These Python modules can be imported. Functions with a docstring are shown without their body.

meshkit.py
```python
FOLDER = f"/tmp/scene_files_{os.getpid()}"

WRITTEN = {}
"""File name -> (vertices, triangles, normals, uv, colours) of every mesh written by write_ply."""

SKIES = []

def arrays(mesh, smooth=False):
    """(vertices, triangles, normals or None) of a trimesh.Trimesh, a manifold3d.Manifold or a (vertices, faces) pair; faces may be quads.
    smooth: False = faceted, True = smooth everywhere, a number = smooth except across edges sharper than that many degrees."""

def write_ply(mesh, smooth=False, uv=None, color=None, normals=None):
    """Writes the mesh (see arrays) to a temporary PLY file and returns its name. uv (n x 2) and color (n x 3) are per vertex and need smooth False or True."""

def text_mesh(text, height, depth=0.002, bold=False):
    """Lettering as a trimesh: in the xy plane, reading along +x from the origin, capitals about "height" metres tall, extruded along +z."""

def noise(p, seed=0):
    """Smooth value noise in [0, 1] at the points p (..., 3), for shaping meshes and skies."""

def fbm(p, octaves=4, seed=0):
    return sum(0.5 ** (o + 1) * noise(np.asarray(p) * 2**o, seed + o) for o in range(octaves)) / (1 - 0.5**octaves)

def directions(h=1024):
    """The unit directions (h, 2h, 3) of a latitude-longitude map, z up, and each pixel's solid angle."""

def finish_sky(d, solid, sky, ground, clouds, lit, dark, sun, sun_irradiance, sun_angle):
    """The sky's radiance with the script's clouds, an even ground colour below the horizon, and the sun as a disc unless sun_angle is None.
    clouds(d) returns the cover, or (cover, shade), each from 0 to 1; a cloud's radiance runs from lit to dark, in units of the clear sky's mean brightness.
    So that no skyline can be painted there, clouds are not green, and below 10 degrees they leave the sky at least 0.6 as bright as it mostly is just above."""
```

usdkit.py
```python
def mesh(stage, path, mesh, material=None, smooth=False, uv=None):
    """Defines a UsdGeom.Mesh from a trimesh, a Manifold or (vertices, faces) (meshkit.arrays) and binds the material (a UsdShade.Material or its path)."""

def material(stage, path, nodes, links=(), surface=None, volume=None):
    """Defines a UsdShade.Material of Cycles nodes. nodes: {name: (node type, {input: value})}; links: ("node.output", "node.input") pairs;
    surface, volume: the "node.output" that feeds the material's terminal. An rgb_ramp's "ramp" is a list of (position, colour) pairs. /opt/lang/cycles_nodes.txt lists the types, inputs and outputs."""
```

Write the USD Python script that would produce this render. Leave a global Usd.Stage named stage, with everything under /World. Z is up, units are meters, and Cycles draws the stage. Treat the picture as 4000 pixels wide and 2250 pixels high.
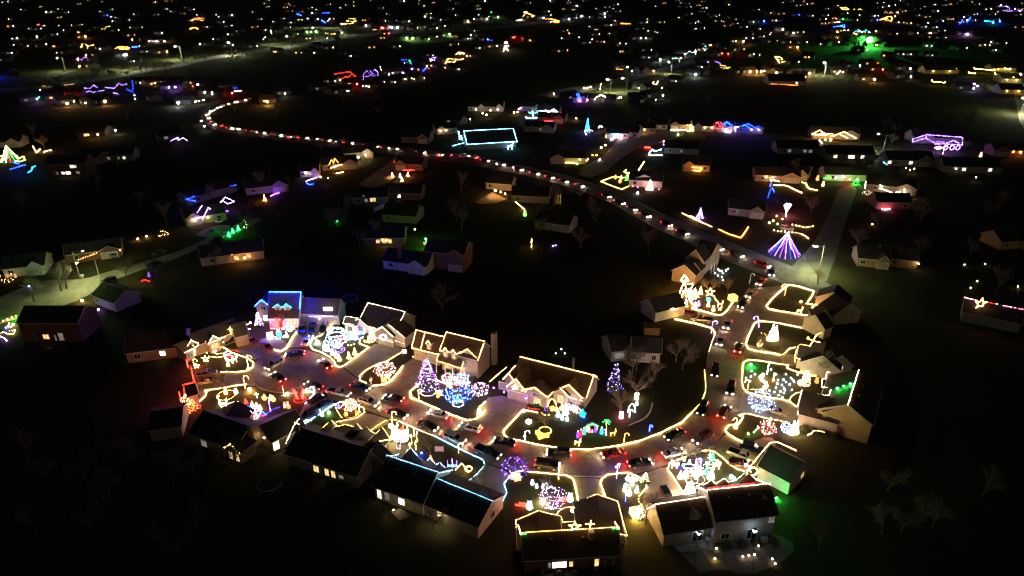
import math, random, numpy as np, trimesh, usdkit, meshkit
from pxr import Usd, UsdGeom, UsdLux, UsdShade, Gf, Sdf
from shapely.geometry import Polygon, LineString
from shapely.ops import unary_union
stage = Usd.Stage.CreateInMemory()
UsdGeom.SetStageUpAxis(stage, 'Z'); UsdGeom.SetStageMetersPerUnit(stage, 1.0)
stage.SetDefaultPrim(UsdGeom.Xform.Define(stage, '/World').GetPrim())
UsdGeom.Scope.Define(stage, '/World/Looks')
# ---------------------------------------------------------------- camera: a drone 89 m up, looking 25.5 degrees down
CAM_H, PITCH, FPX = 89.3, math.radians(25.5), 2667.0
cam = UsdGeom.Camera.Define(stage, '/World/Camera')
cam.CreateHorizontalApertureAttr(36.0); cam.CreateVerticalApertureAttr(20.25)
cam.CreateFocalLengthAttr(36.0 * FPX / 4000.0); cam.CreateClippingRangeAttr((1.0, 20000.0))
cam.AddTranslateOp().Set((0, 0, CAM_H)); cam.AddRotateXOp().Set(90 - math.degrees(PITCH))
cam.CreateExposureAttr(0.0); cam.CreateFStopAttr(0.24); cam.CreateFocusDistanceAttr(60.0)
# ---------------------------------------------------------------- sky: a moonless night, faint skyglow only
dome = UsdLux.DomeLight.Define(stage, '/World/sky')
dm = usdkit.material(stage, '/World/Looks/night_sky', {
    's': ('sky_texture', {'sky_type': 'single_scattering', 'sun_disc': False, 'sun_elevation': math.radians(12.0), 'sun_rotation': 2.6}),
    'b': ('background_shader', {'strength': 0.0036})}, [('s.color', 'b.color')], surface='b.background')
UsdShade.MaterialBindingAPI.Apply(dome.GetPrim()).Bind(dm)
dome.GetPrim().SetCustomDataByKey('kind', 'structure')
# ---------------------------------------------------------------- from a sight line of the survey photograph to a place on the ground
def gp(px, py, z=0.0):
    dx, dv = (px - 2000.0) / FPX, (py - 1125.0) / FPX
    d = np.array([dx, math.cos(PITCH) - dv * math.sin(PITCH), -math.sin(PITCH) - dv * math.cos(PITCH)])
    t = (z - CAM_H) / d[2]
    return np.array([d[0] * t, d[1] * t, z])
class Zm:
    def __init__(s, x0, y0, k): s.x0, s.y0, s.k = x0, y0, k
    def __call__(s, x, y, z=0.0): return gp(s.x0 + x / s.k, s.y0 + y / s.k, z)
    def L(s, pts, z=0.0): return [s(p[0], p[1], p[2] if len(p) > 2 else z) for p in pts]
zF = Zm(0, 0, .644)
K3 = 3.6229
zA, zB, zC, zD, zE, zG = Zm(600,1080,K3), Zm(1250,1100,K3), Zm(1850,1300,K3), Zm(2450,1050,K3), Zm(600,1400,K3), Zm(1200,1450,K3)
zH, zI, zJ, zK, zL, zM = Zm(1800,1650,K3), Zm(2400,1650,K3), Zm(2800,1000,4.262), Zm(2800,1300,K3), Zm(2500,1850,K3), Zm(1300,1850,K3)
zN, zO, zP, zQ = Zm(0,1100,4.262), Zm(3100,1500,2.841), Zm(3400,1000,4.262), Zm(1900,1900,3.68)
zT = {(i, j): Zm(1000*i, 560*j, 2.576) for i in range(4) for j in range(2)}
# ---------------------------------------------------------------- meshes
class MB:
    def __init__(s): s.v, s.f, s.n = [], [], 0
    def add(s, v, f):
        v = np.asarray(v, float); f = np.asarray(f, int)
        if f.shape[1] == 4: f = np.vstack([f[:, [0,1,2]], f[:, [0,2,3]]])
        s.v.append(v); s.f.append(f + s.n); s.n += len(v); return s
    def tm(s, m): return s.add(m.vertices, m.faces)
    BF = np.array([[0,3,2,1],[4,5,6,7],[0,1,5,4],[1,2,6,5],[2,3,7,6],[3,0,4,7]])
    def box(s, x0, x1, y0, y1, z0, z1):
        return s.add([[x0,y0,z0],[x1,y0,z0],[x1,y1,z0],[x0,y1,z0],[x0,y0,z1],[x1,y0,z1],[x1,y1,z1],[x0,y1,z1]], s.BF)
    def obox(s, c, u, w, su, sv, z0, z1):
        u = np.array([u[0], u[1], 0]); w = np.array([w[0], w[1], 0]); c = np.array([c[0], c[1], 0.])
        q = [c - u*su - w*sv, c + u*su - w*sv, c + u*su + w*sv, c - u*su + w*sv]
        if u[0]*w[1] - u[1]*w[0] < 0: q = q[::-1]
        return s.add([p + [0,0,z0] for p in q] + [p + [0,0,z1] for p in q], s.BF)
    def prism(s, q0, q1):
        """Two matching convex rings joined into a solid."""
        q0, q1 = np.asarray(q0, float), np.asarray(q1, float); n = len(q0)
        F = [[0, i+1, i] for i in range(1, n-1)] + [[n, n+i, n+i+1] for i in range(1, n-1)]
        for i in range(n):
            j = (i+1) % n; F += [[i, j, n+j], [i, n+j, n+i]]
        return s.add(np.vstack([q0, q1]), F)
    def tube(s, pts, r, sides=4):
        p = np.asarray(pts, float)
        if len(p) < 2: return s
        r = np.broadcast_to(r, (len(p),))
        t = np.gradient(p, axis=0); t /= np.linalg.norm(t, axis=1, keepdims=True) + 1e-9
        a = np.cross(t, np.where(np.abs(t[:, 2:]) < .9, [0,0,1.], [1.,0,0])); a /= np.linalg.norm(a, axis=1, keepdims=True) + 1e-9
        b = np.cross(t, a); ang = np.arange(sides) * 2*np.pi/sides
        v = p[:, None] + r[:, None, None] * (np.cos(ang)[None,:,None]*a[:,None] + np.sin(ang)[None,:,None]*b[:,None])
        i, j = np.meshgrid(np.arange(len(p)-1), np.arange(sides), indexing='ij')
        q = np.stack([i*sides+j, i*sides+(j+1)%sides, (i+1)*sides+(j+1)%sides, (i+1)*sides+j], -1).reshape(-1, 4)
        s.add(v.reshape(-1, 3), q)
        m = len(p) - 1
        caps = [[0, k+1, k] for k in range(1, sides-1)] + [[m*sides, m*sides+k, m*sides+k+1] for k in range(1, sides-1)]
        s.f.append(np.array(caps) + s.n - len(p)*sides); return s
    OV = np.array([[1,0,0],[-1,0,0],[0,1,0],[0,-1,0],[0,0,1],[0,0,-1.]])
    OF = np.array([[0,2,4],[2,1,4],[1,3,4],[3,0,4],[2,0,5],[1,2,5],[3,1,5],[0,3,5]])
    def octs(s, pts, r, zs=1.25):
        p = np.asarray(pts, float).reshape(-1, 3); n = len(p)
        if not n: return s
        r = np.broadcast_to(r, (n,))
        v = p[:, None] + s.OV[None] * np.array([1,1,zs]) * r[:, None, None]
        s.v.append(v.reshape(-1, 3)); s.f.append((s.OF[None] + 6*np.arange(n)[:, None, None] + s.n).reshape(-1, 3)); s.n += 6*n; return s
    def ball(s, c, r, sub=1, sc=(1,1,1)):
        m = trimesh.creation.icosphere(sub, 1.0); return s.add(m.vertices * np.array(sc) * r + np.asarray(c, float), m.faces)
    def cone(s, c, r, h, n=10, r1=0.0):
        a = np.arange(n)*2*np.pi/n; c = np.asarray(c, float)
        q0 = c + np.stack([r*np.cos(a), r*np.sin(a), 0*a], 1); q1 = c + np.stack([max(r1,.01)*np.cos(a), max(r1,.01)*np.sin(a), 0*a+h], 1)
        return s.prism(q0[::1], q1[::1])
    def lathe(s, prof, c=(0,0,0), n=12):
        a = np.arange(n)*2*np.pi/n; c = np.asarray(c, float)
        v = np.array([[r*math.cos(t), r*math.sin(t), z] for r, z in prof for t in a]) + c
        F = []
        for i in range(len(prof)-1):
            for j in range(n):
                k = (j+1) % n; F.append([i*n+j, i*n+k, (i+1)*n+k, (i+1)*n+j])
        return s.add(v, F)
    def get(s): return np.vstack(s.v), np.vstack(s.f)
NAMES = {}
def path_for(parent, name):
    base = f'{parent}/{name}'; k = NAMES.get(base, 0); NAMES[base] = k + 1
    return base if k == 0 else f'{base}_{k:03d}'
LABELS = {}
def tag(prim, label=None, cat=None, group=None, kind=None):
    for k, v in (('label', label), ('category', cat), ('group', group), ('kind', kind)):
        if v: prim.SetCustomDataByKey(k, v)
    if label and cat: LABELS.setdefault(label, []).append(str(prim.GetPath()))
    return prim
def thing(name, label, cat, loc=(0,0,0), rz=0.0, group=None, kind=None):
    x = UsdGeom.Xform.Define(stage, path_for('/World', name))
    x.AddTranslateOp().Set(Gf.Vec3d(*map(float, loc))); x.AddRotateZOp().Set(float(math.degrees(rz)))
    t = x.GetPrim(); tag(t, label, cat, group, kind); ORIG[str(t.GetPath())] = np.array(loc, float); return t
ORIG = {}
def part(parent, name, mb, m, kind=None, label=None, smooth=False, world=False):
    """One mesh below a thing or a part; world=True: the mesh is given in world coordinates."""
    v, f = mb.get() if isinstance(mb, MB) else mb
    if world:
        root = '/'.join(str(parent.GetPath()).split('/')[:3]); v = v - ORIG[root]
    g = usdkit.mesh(stage, path_for(str(parent.GetPath()), name), (v, f), m, smooth)
    return tag(g.GetPrim(), label=label, kind=kind)
def single(name, mb, m, label=None, cat=None, group=None, kind=None, smooth=False):
    g = usdkit.mesh(stage, path_for('/World', name), mb.get() if isinstance(mb, MB) else mb, m, smooth)
    return tag(g.GetPrim(), label, cat, group, kind)
def dup(root, loc, rz, label=None, group=None):
    was = root.GetCustomData(); name = root.GetName()
    if name[-4:-3] == '_' and name[-3:].isdigit(): name = name[:-4]
    x = UsdGeom.Xform.Define(stage, path_for('/World', name))
    x.AddTranslateOp().Set(Gf.Vec3d(*map(float, loc))); x.AddRotateZOp().Set(float(math.degrees(rz)))
    t = x.GetPrim(); t.GetReferences().AddInternalReference(root.GetPath()); t.SetInstanceable(True)
    return tag(t, label or was['label'], was['category'], group or was.get('group'))
# ---------------------------------------------------------------- materials
MATS = {}
def mat(name, col, rough=.7, var=.25, scale=1.5, detail=4, metallic=0.0, bump=0.0, bscale=None, coat=0.0, object_space=False):
    name = str(name).replace('.', '_')
    if name in MATS: return MATS[name]
    c = np.array(col); lo, hi = np.clip(c*(1-var), 0, 1), np.clip(c*(1+var), 0, 1)
    nodes = {'tc': ('texture_coordinate', {}), 'geo': ('geometry', {}),
             'n': ('noise_texture', {'scale': scale, 'detail': detail, 'roughness': .6}),
             'r': ('rgb_ramp', {'ramp': [(.3, lo), (.7, hi)]}),
             'p': ('principled_bsdf', {'roughness': rough, 'metallic': metallic, 'coat_weight': coat})}
    links = [('geo.position' if not object_space else 'tc.object', 'n.vector'), ('n.fac', 'r.fac'), ('r.color', 'p.base_color')]
    if bump:
        nodes['nb'] = ('noise_texture', {'scale': bscale or scale*6, 'detail': 3}); nodes['bp'] = ('bump', {'strength': bump, 'distance': .05})
        links += [('geo.position', 'nb.vector'), ('nb.fac', 'bp.height'), ('bp.normal', 'p.normal')]
    MATS[name] = usdkit.material(stage, f'/World/Looks/{name}', nodes, links, surface='p.BSDF'); return MATS[name]
def emit(name, col, strength):
    name = str(name).replace('.', '_')
    if name in MATS: return MATS[name]
    MATS[name] = usdkit.material(stage, f'/World/Looks/{name}', {'e': ('emission', {'color': col, 'strength': strength})}, [], surface='e.emission'); return MATS[name]
def glowing(name, col, strength):
    """Colour that also emits: inflatables and plastic lit from inside, boards and cloth given a glow."""
    name = str(name).replace('.', '_')
    if name in MATS: return MATS[name]
    MATS[name] = usdkit.material(stage, f'/World/Looks/{name}', {'p': ('principled_bsdf', {'base_color': col, 'roughness': .6, 'emission_color': col, 'emission_strength': strength})}, [], surface='p.BSDF'); return MATS[name]
COL = dict(warm=(1.0,.47,.13), white=(1.0,.72,.42), cool=(.66,.82,1.0), ice=(.22,.62,1.0), blue=(.004,.022,1.0), deepblue=(.001,.010,1.0), neutral=(1.0,.90,.74), red=(1.0,.012,.008), pink=(1.0,.22,.40),
           green=(.012,1.0,.09), purple=(.20,.035,1.0), violet=(.34,.15,1.0), amber=(1.0,.28,.04), yellow=(1.0,.66,.13), cyan=(.02,.55,1.0), lime=(.40,1.0,.22))
def bulb(c, s): return emit(f'bulb_{c}_{str(s).replace(".","_")}', COL[c], s)
# ---------------------------------------------------------------- shared materials
GRASS = usdkit.material(stage, '/World/Looks/dormant_grass', {
    'g': ('geometry', {}), 'n1': ('noise_texture', {'scale': .09, 'detail': 5, 'roughness': .65}), 'n2': ('noise_texture', {'scale': 3.5, 'detail': 4, 'roughness': .7}),
    'm': ('mix', {'fac': .5}), 'r': ('rgb_ramp', {'ramp': [(.3, (.030,.034,.014)), (.5, (.056,.052,.022)), (.7, (.085,.068,.034))]}),
    'b': ('bump', {'strength': .6, 'distance': .06}), 'p': ('principled_bsdf', {'roughness': .95, 'specular_ior_level': .1})},
    [('g.position','n1.vector'),('g.position','n2.vector'),('n1.color','m.color1'),('n2.color','m.color2'),('m.color','r.fac'),('r.color','p.base_color'),('n2.fac','b.height'),('b.normal','p.normal')], surface='p.BSDF')
def slab_mat(name, base, joint, cw, scale, angle=0.0):
    """Poured concrete: mottled, with tarred cracks and joints."""
    return usdkit.material(stage, f'/World/Looks/{name}', {
        'g': ('geometry', {}), 'nd': ('noise_texture', {'scale': .35, 'detail': 3}), 'md': ('mix', {'mix_type': 'linear_light', 'fac': .35}),
        'v': ('voronoi_texture', {'feature': 'distance_to_edge', 'scale': scale, 'randomness': .75}),
        'cr': ('rgb_ramp', {'ramp': [(0, (0,0,0)), (cw, (0,0,0)), (cw*1.6, (1,1,1)), (1, (1,1,1))]}),
        'n': ('noise_texture', {'scale': .22, 'detail': 6, 'roughness': .65}), 'nf': ('noise_texture', {'scale': 6, 'detail': 3}),
        'r': ('rgb_ramp', {'ramp': [(.3, tuple(.68*b for b in base)), (.7, tuple(1.2*b for b in base))]}),
        'mf': ('mix', {'mix_type': 'overlay', 'fac': .3}), 'mx': ('mix', {'color1': joint}),
        'p': ('principled_bsdf', {'roughness': .8, 'specular_ior_level': .3})},
        [('g.position','nd.vector'),('g.position','md.color1'),('nd.color','md.color2'),('md.color','v.vector'),('v.distance','cr.fac'),('g.position','n.vector'),('g.position','nf.vector'),
         ('n.fac','r.fac'),('r.color','mf.color1'),('nf.color','mf.color2'),('mf.color','mx.color2'),('cr.color','mx.fac'),('mx.color','p.base_color')], surface='p.BSDF')
ROAD = slab_mat('road_concrete', (.28,.215,.165), (.10,.08,.06), .010, .5)
ROAD2 = slab_mat('collector_asphalt', (.17,.155,.14), (.05,.045,.04), .006, .12)
DRIVE = slab_mat('driveway_concrete', (.34,.28,.22), (.22,.19,.15), .006, .2)
KERB = mat('kerb_concrete', (.36,.33,.29), .8)
def shingle(name, col):
    return usdkit.material(stage, f'/World/Looks/{name}', {
        'g': ('geometry', {}), 's': ('separate_xyz', {}), 'w': ('wave_texture', {'wave_type': 'bands', 'bands_direction': 'z', 'profile': 'saw', 'scale': 2.2, 'distortion': .4, 'detail': 2}),
        'n': ('noise_texture', {'scale': 2.6, 'detail': 5, 'roughness': .75}), 'r': ('rgb_ramp', {'ramp': [(.3, tuple(.6*c for c in col)), (.7, tuple(1.35*c for c in col))]}),
        'b': ('bump', {'strength': .5, 'distance': .04}), 'p': ('principled_bsdf', {'roughness': .9, 'specular_ior_level': .2})},
        [('g.position','w.vector'),('g.position','n.vector'),('n.fac','r.fac'),('r.color','p.base_color'),('w.fac','b.height'),('b.normal','p.normal')], surface='p.BSDF')
def siding(name, col):
    return usdkit.material(stage, f'/World/Looks/{name}', {
        'g': ('geometry', {}), 'w': ('wave_texture', {'wave_type': 'bands', 'bands_direction': 'z', 'profile': 'saw', 'scale': 1.6}),
        'n': ('noise_texture', {'scale': .8, 'detail': 4}), 'r': ('rgb_ramp', {'ramp': [(.3, tuple(.85*c for c in col)), (.7, tuple(1.1*c for c in col))]}),
        'b': ('bump', {'strength': .6, 'distance': .03}), 'p': ('principled_bsdf', {'roughness': .6, 'specular_ior_level': .3})},
        [('g.position','w.vector'),('g.position','n.vector'),('n.fac','r.fac'),('r.color','p.base_color'),('w.fac','b.height'),('b.normal','p.normal')], surface='p.BSDF')
SH = dict(brown=shingle('roof_brown', (.085,.062,.045)), dark=shingle('roof_charcoal', (.045,.042,.042)), grey=shingle('roof_grey', (.11,.10,.095)), tan=shingle('roof_tan', (.15,.12,.09)))
SD = dict(tan=siding('siding_tan', (.42,.33,.22)), cream=siding('siding_cream', (.55,.48,.36)), white=siding('siding_white', (.66,.63,.58)), grey=siding('siding_grey', (.30,.29,.28)),
          brick=siding('brick_red', (.24,.12,.08)), taupe=siding('siding_taupe', (.36,.29,.24)), black=siding('siding_dark', (.07,.06,.05)), yellow=siding('siding_yellow', (.55,.44,.18)))
TRIM = mat('white_trim', (.72,.70,.66), .5); GARAGE = mat('garage_door_paint', (.52,.47,.41), .5); DOORM = mat('front_door_paint', (.16,.07,.05), .4)
GLASS = mat('dark_window_glass', (.015,.017,.02), .06, var=.1)
WIRE = mat('light_wire', (.02,.03,.02), .6); STEEL = mat('galvanised_steel', (.40,.40,.40), .45, metallic=.6); WOOD = mat('grey_deck_wood', (.22,.17,.12), .8)
BARK = mat('bark', (.10,.075,.055), .9, scale=4); TWIG = mat('twigs', (.20,.15,.11), .9, scale=3); NEEDLE = mat('evergreen_needles', (.022,.045,.022), .8, scale=5); SHRUB = mat('shrub_leaves', (.04,.05,.022), .8, scale=5)
RUBBER = mat('tyre_rubber', (.02,.02,.02), .7); RIM = mat('alloy_rim', (.45,.45,.46), .35, metallic=.8); CARGLASS = mat('car_glass', (.012,.013,.016), .05, var=.1)
MULCH = mat('mulch_bed', (.05,.032,.022), .95, scale=5)
def lit_window(name, c, s): return usdkit.material(stage, f'/World/Looks/{name}', {'g': ('geometry', {}), 'n': ('noise_texture', {'scale': 1.3, 'detail': 2}),
    'r': ('rgb_ramp', {'ramp': [(.3, tuple(.35*x for x in c)), (.6, c)]}), 'e': ('emission', {'strength': s})}, [('g.position','n.vector'),('n.fac','r.fac'),('r.color','e.color')], surface='e.emission')
LITW = dict(warm=lit_window('window_glow_warm', (1,.62,.25), 1.6), white=lit_window('window_glow_white', (1,.92,.75), 2.2), dim=lit_window('window_glow_dim', (.8,.75,.65), .30), bright=lit_window('window_glow_bright', (1,.86,.6), 6.0),
            violet=lit_window('window_glow_violet', (.9,.75,1), 9.0))
# ---------------------------------------------------------------- light strings
def resample(pts, step):
    p = np.asarray(pts, float); d = np.r_[0, np.cumsum(np.linalg.norm(np.diff(p, axis=0), axis=1))]
    n = max(2, int(round(d[-1]/step)) + 1); t = np.linspace(0, d[-1], n)
    return np.stack([np.interp(t, d, p[:, k]) for k in range(3)], 1)
RNG = np.random.default_rng(7)
def string(label, pts, c='warm', s=30, r=.055, step=.36, jit=.02, gap=0.0, group=None, name='light_string', cat='light string', wire=True, dz=0.0, parent=None):
    """A run (or several runs) of bulbs on a thin wire. Part of PARENT if given, else a thing of its own."""
    runs = pts if isinstance(pts[0][0], (list, tuple, np.ndarray)) else [pts]
    if r > .12: r, s = r*.72, s*.6
    bm, wm = MB(), MB()
    for run in runs:
        run = np.array([np.asarray(p, float) for p in run]); run[:, 2] += dz
        q = resample(run, step); q0 = q.copy(); q = q + RNG.normal(0, jit, q.shape)
        if gap: q = q[RNG.random(len(q)) > gap]
        if len(q) == 0: q = q0[:1]
        cuts = r * (.6 + .75*RNG.random(len(q)))
        bm.octs(q, cuts)
        if wire: wm.tube(resample(run, max(step*3, 1.2)) + [0,0,.02], .012, 3)
    if parent is not None:
        return part(parent, name, bm, bulb(c, s), kind='stuff', world=True)
    t = thing(name, label, cat, np.asarray(runs[0][0], float), group=group)
    if wire: part(t, 'wire', wm, WIRE, world=True)
    part(t, 'bulbs', bm, bulb(c, s), kind='stuff', world=True)
    return t
# ---------------------------------------------------------------- houses
class House:
    def __init__(s, label, at, wall='tan', roof='brown', cat='house', name='house', group=None):
        s.t = thing(name, label, cat, at, group=group); s.w, s.r = SD[wall], SH[roof]; s.blocks = []; s.at = np.array(at, float)
    def block(s, R0, R1, zr, hw, ze, z0=0.0, over=.35, walls=True, wall=None, roof=None, th=.16):
        """A gabled block: ridge R0-R1 (plan points), half width hw to the eave line, ridge height zr, eave height ze."""
        R0, R1 = np.array(R0[:2], float), np.array(R1[:2], float); u = R1 - R0; Ln = np.linalg.norm(u); u /= Ln; w = np.array([u[1], -u[0]])   # w points to the right of u
        if w @ -R0 < 0: w = -w                                                                                                                # ... towards the drone's side
        b = dict(R0=R0, R1=R1, u=u, w=w, L=Ln, zr=zr, hw=hw, ze=ze, over=over, z0=z0); s.blocks.append(b)
        P = lambda a, l, z: np.array([*(R0 + u*a + w*l), z])
        wi, e = hw - over, min(.3, over)
        zs = ze + (zr - ze) * (1 - wi/hw) if False else ze
        if walls:
            zt = ze + (zr-ze)*(over/hw) - .05
            ring = lambda a: [P(a, -wi, z0), P(a, wi, z0), P(a, wi, zt), P(a, 0, zr - .07), P(a, -wi, zt)]
            mb = MB(); q0, q1 = ring(e), ring(Ln - e)
            mb.prism(q0, q1) if u[0]*w[1]-u[1]*w[0] < 0 else mb.prism(q0[::-1], q1[::-1])
            b['wall'] = part(s.t, 'wall', mb, wall and SD[wall] or s.w, world=True)
        rm = MB()
        for sg in (1, -1):
            A, B, C, D = P(0, 0, zr), P(Ln, 0, zr), P(Ln, sg*hw, ze), P(0, sg*hw, ze)
            up = np.array([0, 0, th]); q = [A, B, C, D]
            rm.prism([x for x in q], [x + up for x in q])
        b['roof'] = part(s.t, 'roof', rm, roof and SH[roof] or s.r, world=True)
        fm = MB()                                            # fascia boards under the rake and along the eaves
        for a in (0.0, Ln):
            for sg in (1, -1):
                fm.tube([P(a, 0, zr+.03), P(a, sg*hw, ze+.03)], .09, 4)
        for sg in (1, -1): fm.tube([P(0, sg*hw, ze+.02), P(Ln, sg*hw, ze+.02)], .08, 4)
        part(s.t, 'fascia', fm, TRIM, world=True)
        if Ln > 9 and walls:
            for a in (.3, .62): c = P(Ln*a, hw*.3, zr + (ze-zr)*.3); vm = MB(); vm.obox(c[:2], u, w, .18, .18, c[2], c[2]+.42); part(s.t, 'roof_vent', vm, mat('vent_metal', (.05,.05,.05), .6), world=True)
        return b
    def face(s, b, side, a, z, out=.03):
        """A point on a wall of a block and its outward direction. side: f (eave side towards the drone), k (far side), 0 / 1 (gable ends); a along the wall, from its middle."""
        R0, u, w, wi, e = b['R0'], b['u'], b['w'], b['hw'] - b['over'], min(.3, b['over'])
        if side in 'fk':
            sg = 1 if side == 'f' else -1; p = R0 + u*(b['L']/2 + a) + w*sg*(wi + out); return np.array([*p, z]), u, w*sg
        p = (R0 + u*(e - out) if side == '0' else R0 + u*(b['L'] - e + out)) + w*a
        return np.array([*p, z]), w, (-u if side == '0' else u)
    def window(s, b, side, a, z, w=1.1, h=1.2, lit=None, mull=True):
        p, t, n = s.face(b, side, a, z); fm = MB(); t3, n3 = np.array([*t, 0]), np.array([*n, 0])
        def bar(a0, a1, z0, z1, d): fm.obox((p + t3*(a0+a1)/2 + n3*d/2)[:2], t, n, abs(a1-a0)/2, d/2, z0, z1)
        k = .10
        bar(-w/2-k, w/2+k, z-h/2-k, z-h/2, .09); bar(-w/2-k, w/2+k, z+h/2, z+h/2+k, .09); bar(-w/2-k, -w/2, z-h/2, z+h/2, .09); bar(w/2, w/2+k, z-h/2, z+h/2, .09)
        if mull: bar(-.03, .03, z-h/2, z+h/2, .07)
        f = part(s.t, 'window', fm, TRIM, world=True)
        pm = MB(); pm.obox((p + n3*.015)[:2], t, n, w/2, .012, z-h/2, z+h/2)
        part(f, 'pane', pm, LITW[lit] if lit else GLASS, world=True); return p, n
    def gdoor(s, b, side, a, w=4.8, h=2.2, m=None):
        p, t, n = s.face(b, side, a, 0); n3 = np.array([*n, 0]); mb = MB()
        for k in range(4): mb.obox((p + n3*.02)[:2], t, n, w/2, .03, .03 + k*h/4, (k+1)*h/4 - .03)
        g = part(s.t, 'garage_door', mb, m or GARAGE, world=True)
        fm = MB(); t3 = np.array([*t, 0])
        for sg in (-1, 1): fm.obox((p + t3*sg*(w/2+.09) + n3*.03)[:2], t, n, .08, .05, 0, h+.16)
        fm.obox((p + n3*.03)[:2], t, n, w/2, .05, h, h+.16); part(g, 'frame', fm, TRIM, world=True); return p, n
    def door(s, b, side, a, w=1.0, h=2.1):
        p, t, n = s.face(b, side, a, 0); mb = MB(); mb.obox(p[:2], t, n, w/2, .05, .15, h+.15); d = part(s.t, 'door', mb, DOORM, world=True)
        hm = MB(); hm.ball(p + np.array([*t, 0])*.38 + np.array([*n, 0])*.1 + [0, 0, 1.05], .05); part(d, 'handle', hm, STEEL, world=True)
    def chimney(s, c, z0, z1, w=.8, d=.7, u=(1, 0), m=None):
        u = np.array(u[:2], float); u /= np.linalg.norm(u); mb = MB(); mb.obox(c[:2], u, (-u[1], u[0]), w/2, d/2, z0, z1); ch = part(s.t, 'chimney', mb, m or SD['brick'], world=True)
        cm = MB(); cm.obox(c[:2], u, (-u[1], u[0]), w/2+.1, d/2+.1, z1, z1+.14); part(ch, 'cap', cm, KERB, world=True)
    def lamp(s, p, c='warm', st=60, r=.13, label=None):
        st = round(st if st < 61 else 60 + (st-60)*.18, 1)
        p = np.asarray(p, float); mb = MB(); mb.ball((0,0,0), r); q = MB(); q.ball(p, r)
        f = MB(); f.cone(p + [0,0,r*.8], r*1.1, r*.7, 8); f.cone(p - [0,0,r*1.4], r*.6, r*.5, 8)
        l = part(s.t, 'wall_lamp', f, STEEL, world=True, label=label); part(l, 'bulb', q, bulb(c, st), world=True)
    def onroof(s, z, x, y, b, dz=.25):
        """The place on a block's roof seen at a spot of the photograph."""
        for h in np.linspace(b['zr']+.3, b['ze'], 60):
            p = z(x, y, h); l = abs(float((p[:2]-b['R0']) @ b['w']))/b['hw']
            if h - dz <= b['zr'] + (b['ze']-b['zr'])*l: break
        return p
    # points on the roof, for strings and ornaments
    def rp(s, b, a, l, dz=.34):
        """a: 0..1 along the ridge, l: -1..1 from far eave over the ridge (0) to the near eave."""
        p = b['R0'] + b['u']*b['L']*a + b['w']*b['hw']*l; return np.array([*p, b['zr'] + (b['ze']-b['zr'])*abs(l) + dz])
def hwid(R0, R1, E):
    """Horizontal distance of the eave point from the ridge line."""
    R0, R1, E = (np.array(x[:2]) for x in (R0, R1, E)); u = (R1-R0)/np.linalg.norm(R1-R0); d = E-R0; return abs(u[0]*d[1]-u[1]*d[0])
def unit(v): v = np.array([v[0], v[1], 0.0]); return v/np.linalg.norm(v)
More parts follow.
